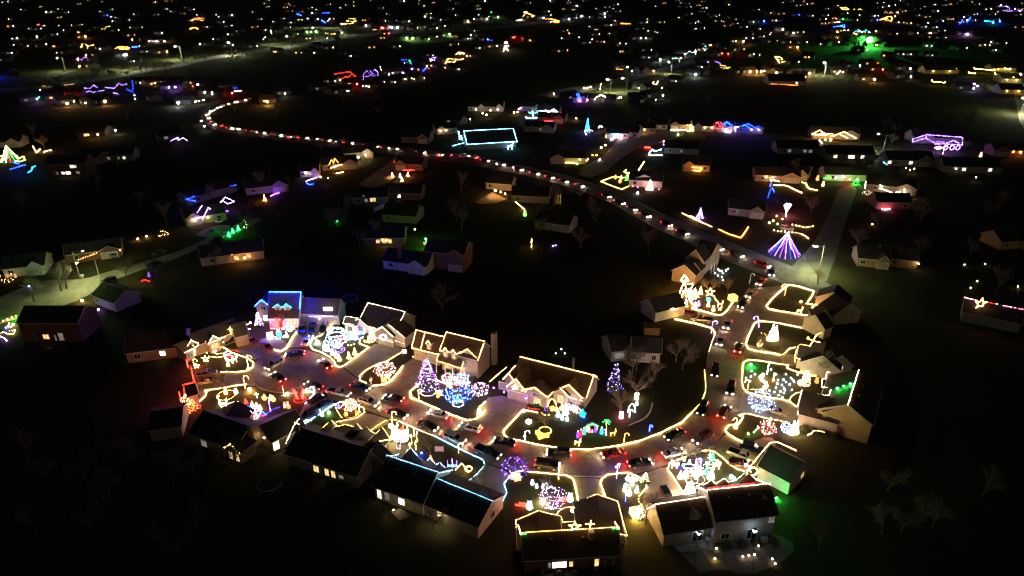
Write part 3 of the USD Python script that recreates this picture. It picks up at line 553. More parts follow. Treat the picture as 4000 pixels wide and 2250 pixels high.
for nm, q in dict(
    d1=[(585,880),(640,858),(690,842),(735,872),(706,888),(660,900),(640,905)], d1b=[(492,935),(555,938),(623,936),(640,918),(648,972),(616,968),(516,984),(514,1000),(480,1018),(470,990)],
    d2=[(745,836),(752,812),(846,808),(831,823),(785,854),(779,872),(735,874),(720,876)], d3=[(928,873),(950,862),(1016,876),(1013,884),(919,932),(908,957),(866,924)],
    d5=[(1013,918),(1045,898),(1085,912),(1090,940),(1052,968),(1032,986),(1030,993),(956,974),(983,958),(1000,936)], d6=[(1200,1030),(1238,990),(1330,1012),(1318,1031),(1298,1050),(1270,1080),(1268,1096),(1196,1064)],
    dv=[(750,1050),(767,1015),(787,988),(856,1014),(773,1064)], dw=[(846,1063),(870,1056),(915,1036),(994,1059),(936,1085)], ds1=[(1221,1168),(1232,1170),(1288,1192),(1268,1217),(1275,1239),(1252,1276),(1170,1216),(1198,1194)],
    ds2=[(1442,1201),(1515,1203),(1513,1222),(1522,1249),(1535,1275),(1455,1262),(1447,1225)], ds3=[(1606,1196),(1680,1170),(1693,1198),(1722,1245),(1735,1290),(1630,1310),(1613,1267),(1627,1228)],
    ds4=[(1770,1136),(1800,1118),(1830,1086),(1876,1118),(1935,1095),(1960,1118),(1898,1182),(1871,1187),(1837,1168),(1800,1138)], r12=[(1922,775),(2015,794),(2048,785),(2045,832),(1935,809),(1896,815)],
    r23=[(1879,866),(1972,891),(2003,893),(2003,922),(1984,919),(1903,907),(1867,911)], r34=[(1869,982),(1902,994),(1986,1010),(2008,1020),(2008,1060),(1981,1064),(1888,1042),(1852,1047)],
    l1=[(1697,805),(1713,780),(1736,777),(1809,793),(1829,793),(1806,830),(1788,826)], lft=[(-60,775),(40,730),(112,703),(207,704),(280,681),(375,655),(470,625),(562,578),(640,545),(668,553),(560,598),(450,648),(375,672),(300,700),(258,712),(219,748),(120,782),(-60,830)],
    l2=[(490,590),(520,574),(560,564),(585,570),(560,584),(520,598)], mid=[(900,465),(935,440),(985,405),(1000,388),(1045,394),(1010,425),(985,455),(940,475)], cub=[(1990,672),(2045,615),(2075,560),(2100,500),(2115,470),(2160,465),(2140,520),(2120,580),(2105,640),(2078,710)],
    yel=[(1560,345),(1600,333),(1690,327),(1730,335),(1690,352),(1640,366),(1590,376),(1500,452),(1440,435),(1520,390)], rgt=[(2540,180),(2570,180),(2700,230),(2700,480),(2570,330),(2552,240)],
    upr=[(1350,240),(1400,225),(1480,214),(1560,196),(1660,172),(1760,145),(1860,118),(1900,110),(1905,116),(1800,145),(1700,172),(1600,200),(1500,226),(1400,245)],
    hwy=[(-40,226),(100,215),(200,201),(280,190),(360,174),(440,163),(520,143),(600,132),(760,108),(900,84),(1050,74),(1200,70),(1300,60),(1420,48),(1420,54),(1300,67),(1200,77),(1050,82),(900,92),(760,116),(600,140),(520,151),(440,171),(360,182),(280,199),(200,211),(100,225),(-40,236)],
    patio=[(1660,1340),(1720,1345),(1745,1330),(1800,1335),(1880,1325),(1960,1345),(2010,1375),(1960,1420),(1880,1449),(1820,1430),(1760,1440)], bright=[(1000,95),(1150,88),(1200,95),(1180,104),(1040,110)]).items():
    setting('driveway' if nm not in ('lft','mid','cub','yel','rgt','upr','hwy','patio','bright') else 'patio' if nm == 'patio' else 'car_park' if nm == 'bright' else 'side_road', smooth(zF.L(q), 1), .004, DRIVE if nm not in ('hwy','upr','cub','patio') else ROAD2)
def rake(b, end, side='both', l=1.0):
    """Points along the rake of one end of a block's roof."""
    return [ (0 if end == 0 else 1, s) for s in ((-l, 0, l) if side == 'both' else (0, l) if side == 'near' else (-l, 0)) ]
def roofline(h, b, seq): return [h.rp(b, a, l) for a, l in seq]
def wing(h, apex, E, zr, ze, back, ln, **k):
    """A gable facing the viewer: apex (front end of its ridge), an eave point below it, the ridge running back."""
    a = np.array(apex[:2]); back = unit(back)[:2]; e = np.array(E[:2]) - a; hw = abs(e[0]*back[1]-e[1]*back[0]); return h.block(a, a + back*ln, zr, hw, ze, **k)
h5 = House('two-storey tan house outlined in thick warm lights with three dormers', zB(1800,1250), 'tan', 'brown')
R0, R1 = zB(1790,730,8.4), zB(2330,860,8.4); U5 = unit(R1-R0); BK5 = np.array([-U5[1], U5[0]]);
m5 = h5.block(R0, R1, 8.4, hwid(R0, R1, zB(2215,1120,5.2)), 5.2)
R0, R1 = zB(1360,700,6.8), zB(1760,795,6.8); g5 = h5.block(R0, R0+U5*np.linalg.norm(R1-R0), 6.8, hwid(R0, R1, zB(1268,945,3.0)), 3.0)
w5 = wing(h5, zB(2085,970,7.2), zB(2215,1120,5.2), 7.2, 5.2, BK5, 4.0)
p5 = h5.block(zB(1680,1040,4.2), zB(2030,1150,4.2), 4.2, hwid(zB(1680,1040,4.2), zB(2030,1150,4.2), zB(1985,1240,2.9)), 2.9, walls=False)
dr = [wing(h5, zB(x, y, z), zB(x+48, y+45, z-.9), z, z-.9, BK5, 2.4, over=.15, z0=z-2.4) for x, y, z in ((1770,955,6.9),(1885,982,6.9),(1530,850,6.2))]
for b in dr: h5.window(b, '0', 0, b['ze']-.55, .8, 1.0, 'warm')
h5.window(w5, '0', 0, 4.4, 1.2, 1.3, 'bright'); h5.window(w5, '0', .1, 1.6, 1.2, 1.7, 'bright'); h5.gdoor(g5, 'f', -1.8, 2.6); h5.gdoor(g5, 'f', 1.6, 2.6); h5.door(m5, 'f', -1.2); h5.window(m5, 'f', -3.2, 1.6, 1.4, 1.4, 'warm'); h5.window(m5, 'f', .8, 1.6, 1.4, 1.4, 'warm')
h5.chimney(zB(2432,1060,2)+[0.6,0,0], 0, 8.6, 1.0, 1.4, U5, SD['tan'])
pm = MB()
for x, y in ((1650,1290),(1775,1325),(1990,1380),(1880,1350)): q = zB(x, y); pm.tube([q, q+[0,0,2.9]], .11, 5)
part(h5.t, 'porch_post', pm, TRIM, world=True)
h5.lamp(zB(1320,1060,2.2)); h5.lamp(h5.face(w5,'0',1.1,2.4,.2)[0]); h5.lamp(h5.face(m5,'f',-2,2.3,.3)[0], st=90)
WS = 34
string('warm roof lights along the ridge and rakes of the dormered house', [roofline(h5, m5, [(0,1),(0,0),(1,0)]), roofline(h5, m5, [(1,.15),(1,1)])], r=.075, step=.26, s=WS, group='roof light strings')
string('warm lights round the garage roof of the dormered house', [roofline(h5, g5, [(0,1),(0,0),(1,0)]), roofline(h5, g5, [(0,1),(1,1)]), roofline(h5, g5, [(.32,0),(.32,1)])], r=.075, step=.26, s=WS, group='roof light strings')
string('warm zigzag eave lights over the dormers and front gable of the dormered house', [roofline(h5, m5, [(0,1),(.14,1)]) + roofline(h5, dr[0], [(0,-1),(0,0),(0,1)]) + roofline(h5, dr[1], [(0,-1),(0,0),(0,1)]) + roofline(h5, w5, [(0,-1),(0,0),(0,1)])], r=.07, step=.26, s=WS, group='roof light strings')
string('warm lights round the porch roof of the dormered house', [roofline(h5, p5, [(0,0),(0,1),(1,1),(1,0)])], r=.06, step=.28, s=WS, group='roof light strings')
string('warm lights on the small garage dormer left of the big roof', [roofline(h5, dr[2], [(0,-1),(0,0),(0,1)])], r=.06, step=.26, s=WS, group='roof light strings')
h6 = House('long brown ranch house with warm roof lights and a purple lit driveway', zC(1000,900), 'taupe', 'brown')
R0, R1 = zC(660,355,6.2), zC(1700,618,6.2); U6 = unit(R1-R0); BK6 = np.array([-U6[1], U6[0]])
m6 = h6.block(R0, R1, 6.2, hwid(R0, R1, zC(1555,920,2.9)), 2.9)
g6 = wing(h6, zC(600,668,5.6), zC(745,838,2.9), 5.6, 2.9, BK6, 6.5)
g6b = wing(h6, zC(498,585,5.0), zC(600,672,3.4), 5.0, 2.9, BK6, 5.5)
w6 = wing(h6, zC(1345,752,5.4), zC(1540,930,2.9), 5.4, 2.9, BK6, 5.0); w6b = wing(h6, zC(1228,800,4.6), zC(1355,915,2.9), 4.6, 2.9, BK6, 4.0)
w6c = wing(h6, zC(862,790,4.6), zC(1090,858,3.2), 4.6, 2.9, BK6, 4.0)
pur = mat('garage_door_mauve', (.42,.36,.38), .5)
h6.gdoor(g6, '0', .3, 4.6, 2.2, pur); h6.gdoor(g6b, '0', -1.6, 1.9, 2.1, pur)
h6.window(w6b, '0', 0, 1.9, 1.2, 1.9, 'warm'); h6.window(m6, 'f', 5.2, 1.7, 1.6, 1.3, None); h6.window(w6c, '0', .3, 2.9, 1.8, .7, 'dim'); h6.window(w6c, '0', .6, 1.5, 1.6, 1.2, 'warm'); h6.door(m6, 'f', 1.5)
for x, y in ((285,768),(432,828),(738,915)): h6.lamp(zC(x, y, 2.3) - [0,.25,0], 'purple', 300, .17, label='purple garage lamp')
string('warm lights along the long ridge of the ranch house', [roofline(h6, m6, [(0,0),(1,0)])], r=.08, step=.25, s=WS, group='roof light strings')
string('warm rake lights on the right end of the ranch house roof', [roofline(h6, m6, [(1,-.5),(1,0),(1,1)])], r=.07, step=.26, s=WS, group='roof light strings')
string('warm double lines on the garage gables of the ranch house', [roofline(h6, g6, [(0,-1),(0,0),(0,1)]), roofline(h6, g6b, [(0,-1),(0,0),(.0,.9)]), [zC(225,692,3.1), zC(462,490,5.2)], roofline(h6, g6b, [(0,0),(.6,0)])], r=.075, step=.25, s=WS, group='roof light strings')
string('warm zigzag eave lights over the porch of the ranch house', [roofline(h6, w6c, [(0,-1),(0,0),(0,1)]) + roofline(h6, w6, [(0,-1),(0,0),(0,1)]), roofline(h6, w6b, [(0,0),(0,1)]), [zC(1350,915,3.1), zC(1450,940,3.1)], [zC(1510,955,3.1), zC(1545,968,3.1)]], r=.075, step=.25, s=WS, group='roof light strings')
star(zC(586,755,4.0)-[0,.5,0], .75, 'white diamond star on the garage gable of the ranch house', 'white', 60)
h3 = House('dark roofed house outlined with dotted white lights behind the cyan sign', zB(700,780), 'white', 'dark')
R0, R1 = zB(680,315,6.6), zB(1205,440,6.6); U3 = unit(R1-R0); BK3 = np.array([-U3[1], U3[0]])
m3 = h3.block(R0, R1, 6.6, hwid(R0, R1, zB(820,668,3.0)), 3.0)
g3 = wing(h3, zB(960,612,5.8), zB(1178,830,2.9), 5.8, 2.9, BK3, 5.0, roof='brown'); g3b = wing(h3, zB(884,655,5.2), zB(1032,800,3.0), 5.2, 3.0, BK3, 4.0, roof='brown', wall='taupe')
l3 = wing(h3, zB(545,535,4.6), zB(650,628,3.1), 4.6, 3.1, BK3, 4.0); l3b = h3.block(zB(360,505,4.3), zB(560,535,4.3), 4.3, 1.6, 3.1, roof='grey')
h3.gdoor(g3b, '0', .4, 4.0); h3.gdoor(g3, '0', 2.2, 2.4); h3.window(l3, '0', .2, 1.7, 1.3, 1.5, 'dim'); h3.window(l3b, 'f', -.3, 1.7, 1.3, 1.5, 'dim'); h3.door(m3, 'f', 1.5); h3.lamp(zB(715,665,2.4)-[0,.4,0], 'white', 90)
string('dotted white lights round the dark main roof behind the cyan sign', [roofline(h3, m3, [(0,.95),(0,0),(1,0),(1,1)])], 'white', r=.06, step=.34, group='roof light strings')
string('white lights on the garage gables beside the round white wreath', [roofline(h3, g3b, [(0,-1),(0,0),(0,1)]), roofline(h3, g3, [(0,0),(0,1),(0,1)]), [zB(800,790,2.8), zB(1035,858,2.8)], [zB(1060,835,2.9), zB(1190,880,2.6)]], 'white', r=.055, step=.32, group='roof light strings')
string('white lights on the pale front gable beside two windows', [roofline(h3, l3, [(0,-.6),(0,0),(0,1)]), roofline(h3, l3b, [(1,0),(0,0),(0,1),(.7,1)]), [zB(655,630,3.2), zB(812,668,3.2)]], 'white', r=.055, step=.32, group='roof light strings')
wreath(zB(903,770,3.9)-[0,.5,0], .75, 'round white glowing wreath on a garage gable', 'cool', 60, bow=None)
h2 = House('storey and a half house edged in blue lights with a long garage wing', zA(1850,700), 'white', 'brown')
R0, R1 = zA(1640,235,8.4), zA(2085,235,8.4); U2 = unit(R1-R0); BK2 = np.array([-U2[1], U2[0]])
m2 = h2.block(R0, R1, 8.4, hwid(R0, R1, zA(2005,600,2.9)), 2.9)
l2_ = wing(h2, zA(1525,345,7.0), zA(1645,452,5.0), 7.0, 5.0, BK2, 6.0, wall='taupe'); g2 = h2.block(zA(2090,300,6.2), zA(2650,325,6.2), 6.2, hwid(zA(2090,300,6.2), zA(2650,325,6.2), zA(2300,545,2.9)), 2.9)
d2 = [wing(h2, zA(x, 408, 6.3), zA(x+58, 450, 5.5), 6.3, 5.5, BK2, 2.6, over=.12, z0=3.6) for x in (1750, 1880)]
for b in d2: h2.window(b, '0', 0, 4.9, .7, 1.0, None)
h2.window(l2_, '0', 0, 4.6, 1.3, 1.2, None); h2.window(l2_, '0', .3, 1.7, 1.2, 1.5, 'violet'); h2.gdoor(g2, 'f', -2.0, 4.8); h2.gdoor(g2, 'f', 4.2, 2.6); h2.door(m2, 'f', -1.0); h2.window(m2, 'f', 1.5, 1.6, 1.5, 1.3, 'warm')
h2.lamp(zA(2065,590,2.2)-[0,.3,0], 'red', 60); h2.lamp(zA(2350,590,2.2)-[0,.3,0], 'cool', 60); h2.lamp(zA(1905,640,2.2)-[0,.4,0], 'pink', 40); h2.lamp(zA(1665,640,2.2)-[0,.4,0], 'purple', 90); h2.lamp(zA(2000,640,2.0)-[0,.4,0], 'amber', 60)
wm = MB(); p = zA(1965,470,4.4); wm.obox(p[:2]-[0,.3], U2, BK2, .85, .1, 3.8, 5.1); b = part(h2.t, 'skylight_window', wm, LITW['violet'], world=True)
pm = MB()
for x in (1650, 1770, 1890, 2005): q = zA(x, 720); pm.tube([q, q+[0,0,2.8]], .1, 5)
part(h2.t, 'porch_post', pm, TRIM, world=True)
string('thick blue lights along the ridge and right rake of the blue house', [roofline(h2, m2, [(0,0),(1,0),(1,.62)])], 'deepblue', 1000, r=.10, step=.28, group='roof light strings')
string('blue lights on the left gable of the blue house', [roofline(h2, l2_, [(0,-1),(0,0),(0,1)])], 'deepblue', 800, r=.09, step=.3, group='roof light strings')
string('icy blue lights on the two small dormers of the blue house', [roofline(h2, b, [(0,-1.2),(0,0),(0,1.2)]) for b in d2], 'cyan', 60, r=.06, step=.32, group='roof light strings')
string('violet icicle lights on the garage eaves of the blue house', [[zA(2205,560,2.8)-[0,.2,0], zA(2345,570,2.8)-[0,.2,0]], [zA(2390,555,2.8)-[0,.2,0], zA(2530,560,2.8)-[0,.2,0]]], 'violet', 60, r=.07, step=.3, group='roof light strings')
t = thing('projection_screen', 'bright white screen on the garage roof of the blue house', 'screen', zA(2470,520,3.1)); q = MB(); c = zA(2465,455,4.6); q.obox(c[:2], U2, BK2, .05 + 1.15, .05, 4.0, 5.0); part(t, 'screen', q, emit('screen_white', (1,.88,1), 9), world=True)
fm = MB()
for x in (2415, 2518): f0 = zA(x, 525, 3.0); fm.tube([f0, [f0[0], c[1]+.06, 4.9]], .05, 4)
part(t, 'frame', fm, STEEL, world=True)
h1 = House('low brown house left of the turning circle, cross on its garage roof', zA(600,1050), 'taupe', 'dark')
R0, R1 = zA(500,820,5.6), zA(1130,600,5.6); U1 = unit(R1-R0); BK1 = np.array([-U1[1], U1[0]])
m1 = h1.block(R0, R1, 5.6, hwid(R0, R1, zA(900,880,2.9)), 2.9); W1 = unit((R1-R0)[:2])
g1 = h1.block(zA(1085,690,5.0), zA(1290,640,5.0), 5.0, 3.6, 2.9, roof='tan'); e1 = wing(h1, zA(535,915,4.6), zA(640,940,3.2), 4.6, 2.8, BK1, 4.5, wall='tan'); f1 = wing(h1, zA(845,850,4.6), zA(950,880,3.4), 4.6, 2.8, BK1, 3.5, wall='tan'); k1 = h1.block(zA(330,960,4.4), zA(470,900,4.4), 4.4, 3.0, 2.8, roof='tan')
h1.gdoor(g1, '1', 0, 4.5); h1.window(e1, '0', 0, 1.7, 1.4, 1.3, 'warm'); h1.window(f1, '0', 0, 1.7, 1.6, 1.4, 'warm'); h1.door(m1, 'f', 1.0); h1.window(k1, 'f', 0, 1.5, 1.2, 1.3, 'dim'); h1.lamp(zA(985,930,2.2), 'white', 90); h1.lamp(zA(1225,805,2.2), 'cool', 60); h1.lamp(zA(1355,740,2.2), 'cool', 40); h1.lamp(zA(850,900,2.1)-[0,.5,0], 'warm', 120)
string('white lights tracing the whole front eave of the low house left of the circle', [roofline(h1, k1, [(0,1),(1,1)]) + roofline(h1, e1, [(0,-1),(0,0),(0,1)]) + [zA(660,935,3.2)] + roofline(h1, f1, [(0,-1),(0,0),(0,1)]) + [zA(1020,850,3.1)]], 'white', 34, r=.06, step=.28, group='roof light strings')
string('white lights on the garage eave beside the red parked car', [[zA(1205,750,3.0), zA(1290,695,3.1), zA(1385,650,3.2), zA(1355,640,3.4)]], 'white', 34, r=.065, step=.26, group='roof light strings')
cross_orn(zA(1093,812,3.4), 1.9, 'amber star cross on the sloping garage roof', 'yellow', 42); wreath(zA(545,1040,1.9)-[0,.9,0], 1.15, 'big warm wreath on the left front gable', 'warm', 60, bow=None)
v1 = House('dark roofed house whose back porch carries yellow lights', zE(900,1000), 'tan', 'dark'); R0, R1 = zE(700,740,5.6), zE(1360,970,5.6); UV = unit(R1-R0); BV = np.array([-UV[1], UV[0]])
mv = v1.block(R0, R1, 5.6, 4.6, 2.9); wv = wing(v1, zE(1175,605,5.0)+[0,0,0], zE(1400,770,3.0), 5.0, 2.9, np.array([-.05,-1]), 8.0); wv2 = v1.block(zE(1500,960,4.9), zE(2010,730,4.9), 4.9, 4.0, 2.8)
cv = wing(v1, zE(1090,1230,4.4), zE(1300,1290,3.0), 4.4, 2.8, BV, 4.5); v1.window(mv, 'f', -2.5, 1.6, 1.6, 1.6, 'dim'); v1.window(wv2, 'f', -2.8, 1.5, 1.2, 1.9, 'bright'); v1.window(cv, '0', -.8, 1.5, .9, 1.7, 'warm'); v1.window(cv, '0', .9, 1.5, .9, 1.7, 'warm'); v1.chimney(zE(1370,1040,5), 2.9, 6.2)
v1.lamp(zE(1560,1120,2.3), 'white', 130, .16); v1.lamp(zE(920,1185,2.0), 'white', 30)
string('yellow bulbs strung in a V across the back porch gable', [roofline(v1, cv, [(0,-1),(0,0),(0,1)])], 'yellow', 30, r=.08, step=.62, jit=.04, group='roof light strings')
string('pale lights on the front gable seen beyond the dark roof bottom left', [[zE(960,695,3.2), zE(1075,630,4.3), zE(1180,604,5.1), zE(1250,655,4.2), zE(1400,770,3.1)]], 'white', 30, r=.05, step=.3, group='roof light strings')
string('blue lights along the garage eave beyond the dark roof', [[zE(1530,820,3.1), zE(1600,775,3.1), zE(1700,715,3.1), zE(1780,690,3.1)]], 'blue', 50, r=.06, step=.3, group='roof light strings')
v2 = House('long dark roofed house with a jagged yellow outlined front', zG(500,1000), 'taupe', 'dark'); R0, R1 = zG(-120,800,5.8), zG(900,1110,5.8); U7 = unit(R1-R0); B7 = np.array([-U7[1], U7[0]])
m7 = v2.block(R0, R1, 5.8, 5.0, 2.9); ws = [wing(v2, zG(x, y, z), zG(ex, ey, z-1.6), z, z-1.6, -B7, ln, over=.3, z0=0, walls=False) for x, y, z, ex, ey, ln in ((350,695,4.6,415,765,4.0),(705,748,4.6,795,830,4.0),(838,790,4.6,960,885,4.0))]
w7 = wing(v2, zG(1068,797,5.6), zG(1185,965,3.0), 5.6, 2.9, np.array([-.45,-1]), 7.0); e7 = v2.block(zG(880,1115,5.6), zG(1010,985,5.6), 5.6, 3.5, 2.9, wall='cream')
v2.window(m7, 'f', -1.2, 1.6, 1.2, 1.5, 'warm'); v2.window(m7, 'f', 1.3, 1.6, .9, 1.6, 'warm'); v2.window(m7, 'f', 2.8, 1.6, .9, 1.6, 'warm'); v2.window(m7, 'f', 4.6, 1.6, 1.0, .8, 'dim'); v2.chimney(zG(-130,830,6), 2.9, 6.8)
string('jagged yellow roof lights facing the red lit street', [[zG(215,800,3.1), zG(350,693,4.7), zG(415,765,3.2)], [zG(330,788,3.1), zG(430,778,3.1), zG(550,752,3.2), zG(660,790,3.1), zG(706,745,4.7), zG(790,832,3.1), zG(838,788,4.7), zG(905,850,3.1), zG(962,884,3.1), zG(1068,795,5.8), zG(1185,966,3.2)]], 'yellow', 34, r=.05, step=.26, group='roof light strings')
string('yellow lights down the pale end gable of the long dark house', [[zG(932,1068,3.4), zG(975,1000,5.4), zG(1185,962,3.2)]], 'yellow', 34, r=.06, step=.26, group='roof light strings')
string('white lights on the slanting end of a dark roof beside a floodlit gable', [[zE(2065,845,4.9), zE(1985,950,4.6), zE(1870,1205,3.1)], [zE(2000,905,4.7), zE(2055,930,4.4)]], 'white', 40, r=.06, step=.25, group='roof light strings')
v3 = House('dark house with dotted icy blue roof lines above the street', zG(1500,1300), 'cream', 'dark'); R0, R1 = zG(1130,1210,6.0), zG(1845,1445,6.0); U8 = unit(R1-R0); B8 = np.array([-U8[1], U8[0]])
m8 = v3.block(R0, R1, 6.0, 5.2, 2.9); w8 = wing(v3, zG(1470,1092,5.2), zG(1600,1240,3.2), 5.2, 3.0, -B8, 6.0, walls=False); w8b = wing(v3, zG(1878,1290,4.8), zG(1950,1365,3.2), 4.8, 3.0, -B8, 6.0, walls=False)
R0, R1 = zM(1470,85,4.9), zM(2255,405,4.9); g8 = v3.block(R0, R1, 4.9, 4.6, 2.8)
v3.window(m8, 'f', .6, 1.6, 1.2, 1.4, 'bright'); v3.window(m8, 'f', -2.5, 1.6, 1.0, 1.7, 'dim'); v3.window(m8, 'f', -4.2, 1.5, .9, 2.0, 'white'); v3.window(g8, '1', -.5, 1.5, 1.2, 1.4, None); v3.lamp(zM(860,508,1.8), 'white', 90, .12); v3.lamp(zM(1505,590,2.4), 'white', 90, .14)
dk = MB(); dk.add(*sheet(zM.L([(830,590),(960,540),(1110,650),(950,720)]), .9)); part(v3.t, 'deck', dk, WOOD, world=True)
string('dotted icy lights along the ridge of the dark house above the street', [roofline(v3, m8, [(0,0),(1,0)])], 'ice', 34, r=.055, step=.42, group='roof light strings')
string('dotted icy lights zigzagging over the front eaves of the same dark house', [[zG(1400,1130,3.4), zG(1470,1090,5.3), zG(1600,1242,3.3), zG(1680,1275,3.2), zG(1740,1225,4.0), zG(1820,1325,3.3), zG(1880,1290,4.9), zG(1955,1365,3.3), zG(2060,1400,3.2), zG(1850,1445,5.9)], [zG(1130,1210,6.1), zG(1290,1178,5.2)]], 'ice', 34, r=.05, step=.36, group='roof light strings')
string('icy lights along the garage roof edge behind the bare tree', [roofline(v3, g8, [(0,0),(1,0)])], 'ice', 26, r=.05, step=.34, group='roof light strings')
s2 = House('brown roofed house at bottom centre fully outlined in warm dots', zQ(1200,800), 'brick', 'brown'); R0, R1 = zQ(500,685,5.8), zQ(1900,605,5.8); U9 = unit(R1-R0); B9 = np.array([-U9[1], U9[0]])
m9 = s2.block(R0, R1, 5.8, hwid(R0, R1, zQ(1200,1045,2.9)), 2.9); wl = wing(s2, zQ(750,345,4.9), zQ(430,485,2.9), 4.9, 2.9, [0.0,-1], 7.0); wr = wing(s2, zQ(1580,110,5.0), zQ(1890,210,2.9), 5.0, 2.9, [0.0,-1], 9.5)
s2.window(m9, 'f', -2.0, 1.5, 2.3, 1.3, 'bright', False); s2.window(m9, 'f', -.1, 1.5, .6, 1.1, 'warm', False); s2.window(m9, 'f', 4.1, 1.5, .7, 1.6, 'warm', False); s2.window(m9, 'f', -3.6, 1.5, .5, 1.1, 'dim', False); s2.window(m9, 'f', 6.2, 1.5, 1.0, 1.4, None)
s2.chimney(zQ(1498,720,5.3), 3.0, 6.3, .7, .7, U9, SD['yellow'])
string('dotted warm ridge lights across the brown roof at bottom centre', [roofline(s2, m9, [(0,0),(1,0)])], 'warm', 34, r=.07, step=.36, jit=.008, group='roof light strings')
string('warm dots round the left front gable of the bottom centre house', [[zQ(432,620,2.9), zQ(418,490,3.0), zQ(750,345,5.1), zQ(860,378,4.4), zQ(1070,425,3.1), zQ(1100,515,3.1), zQ(1300,500,3.1)]], 'warm', 34, r=.065, step=.34, jit=.008, group='roof light strings')
string('warm dots round the right front gable of the bottom centre house', [[zQ(1328,490,3.0), zQ(1275,245,3.1), zQ(1580,110,5.2), zQ(1885,210,3.1), zQ(2020,710,2.9), zQ(1910,680,4.0)]], 'warm', 34, r=.065, step=.32, jit=.008, group='roof light strings')
string('short warm strips at the two ends of the bottom centre ridge', [[zQ(455,555,4.9), zQ(492,682,5.9)], [zQ(1845,515,5.0), zQ(1905,605,5.9)]], 'warm', 44, r=.085, step=.25, group='roof light strings')
string('green and red tip bulbs at the ends of the bottom centre ridge', [[zQ(515,684,6.0), zQ(570,681,6.0)], [zQ(1820,610,6.0), zQ(1880,607,6.0)]], 'green', 40, r=.075, step=.36, group='roof light strings')
string('warm arc of lights along the entry bed beside the bottom centre house', [[zQ(1005,405,.15), zQ(1050,345,.15), zQ(1130,305,.15), zQ(1260,288,.15)]], 'warm', 34, r=.06, step=.26)
star(zQ(1270,580,6.4), 1.1, 'large blazing star lying along the bottom centre ridge', 'warm', 90); cross_orn(zQ(1485,640,5.9), 2.2, 'lit cross on the ridge beside the yellow chimney', 'warm', 90); wreath(zQ(1260,330,2.6), .5, 'small white wreath at the inner corner of the brown roof', 'white', 70, bow=None)
s3 = House('big dark roofed house with red lettering on its ridge', zL(1500,700), 'grey', 'brown'); R0, R1 = zL(955,252,8.0), zL(1840,160,8.0); U10 = unit(R1-R0); B10 = np.array([-U10[1], U10[0]])
m10 = s3.block(R0, R1, 8.0, hwid(R0, R1, zL(1500,650,5.0)), 5.0, wall='grey'); R0, R1 = zL(215,455,5.6), zL(985,335,5.6); g10 = s3.block(R0, R1, 5.6, hwid(R0, R1, zL(1050,775,2.7)), 2.8, wall='taupe')
w10 = [wing(s3, zL(x, y, 6.6), zL(ex, ey, 5.3), 6.6, 5.2, -B10, 5.0, walls=False) for x, y, ex, ey in ((1005,95,1080,150),(1187,68,1245,120))]; w10c = wing(s3, zL(1545,0,7.2), zL(1640,80,5.4), 7.2, 5.2, -B10, 6.0, walls=False)
s3.window(m10, 'f', 1.5, 1.25, 1.8, 2.1, None); s3.window(m10, 'f', 4.6, 4.0, 1.0, 1.3, 'dim'); s3.window(g10, 'f', 1.4, 1.2, 1.8, 2.1, None); s3.window(m10, 'f', -3.3, 1.4, 1.4, 1.2, None); d10 = wing(s3, zL(800,585,5.0), zL(870,630,4.2), 5.0, 4.2, B10, 2.0, over=.12, z0=2.6); s3.window(d10, '0', 0, 3.5, .6, .9, 'dim')
s3.lamp(zL(835,840,2.3), 'cool', 14, .34, label='white back door floodlight'); s3.lamp(zL(1625,805,3.4), 'cool', 14, .36, label='white patio floodlight'); s3.lamp(zL(780,685,3.4), 'white', 60, .12)
string('dotted warm lights along the big ridge under the red lettering', [roofline(s3, m10, [(0,0),(1,0)])], 'white', 38, r=.07, step=.34, jit=.008, group='roof light strings')
string('warm lights on the front eaves beyond the red lettered ridge', [[zL(955,250,8.1), zL(795,175,6.0), zL(830,158,5.6), zL(920,150,5.5), zL(1005,93,6.8), zL(1082,140,5.5), zL(1187,66,6.8), zL(1245,115,5.5), zL(1340,100,5.5), zL(1470,0,6.9)], [zL(1550,0,7.3), zL(1640,80,6.2), zL(1840,160,8.1)]], 'white', 38, r=.065, step=.3, group='roof light strings')
string('warm dotted lights along the lower garage ridge bottom right', [roofline(s3, g10, [(0,0),(1,0)]), [zL(105,495,3.2), zL(215,450,5.4)], [zL(340,440,5.0), zL(445,420,5.0), zL(445,435,4.6)]], 'white', 38, r=.07, step=.32, group='roof light strings')
u10 = (R1-R0)/np.linalg.norm(R1-R0)
text_sign('red lit lettering standing on the big dark ridge, seen from behind', s3.rp(m10, .40, -.12, .2), math.atan2(U10[1], U10[0]) + math.pi, ['HAPPY BIRTHDAY JESUS'], .5, 'red', 14)
r4 = House('big tan house with pale lit garage side wall and white roof edge', zK(1400,1200), 'yellow', 'brown'); R0, R1 = zK(1215,815,6.6), zK(1800,960,6.6); U11 = unit(R1-R0)
r4.block(R0, R1, 6.6, hwid(R0, R1, zK(1700,1300,2.9)), 2.9, wall='cream'); m11 = r4.blocks[-1]; r4b = r4.block(zK(2000,530,8.0), zK(1850,1020,8.0), 8.0, 5.5, 4.8); r4c = wing(r4, zK(1860,1030,7.4), zK(2150,1220,4.6), 7.4, 4.6, [.3,1], 5.0)
r4.window(r4c, '0', -1.5, 3.6, 1.1, 1.1, 'warm'); r4.window(r4c, '0', 2.4, 2.9, 1.2, 1.0, 'warm'); r4.door(m11, 'f', 4.4); r4.lamp(zK(2120,1300,1.8), 'white', 40, .1)
string('thick white lights down the long back ridge at the right', [[zK(2010,525,8.2), zK(1855,1020,8.2)]], 'white', 40, r=.08, step=.25, group='roof light strings')
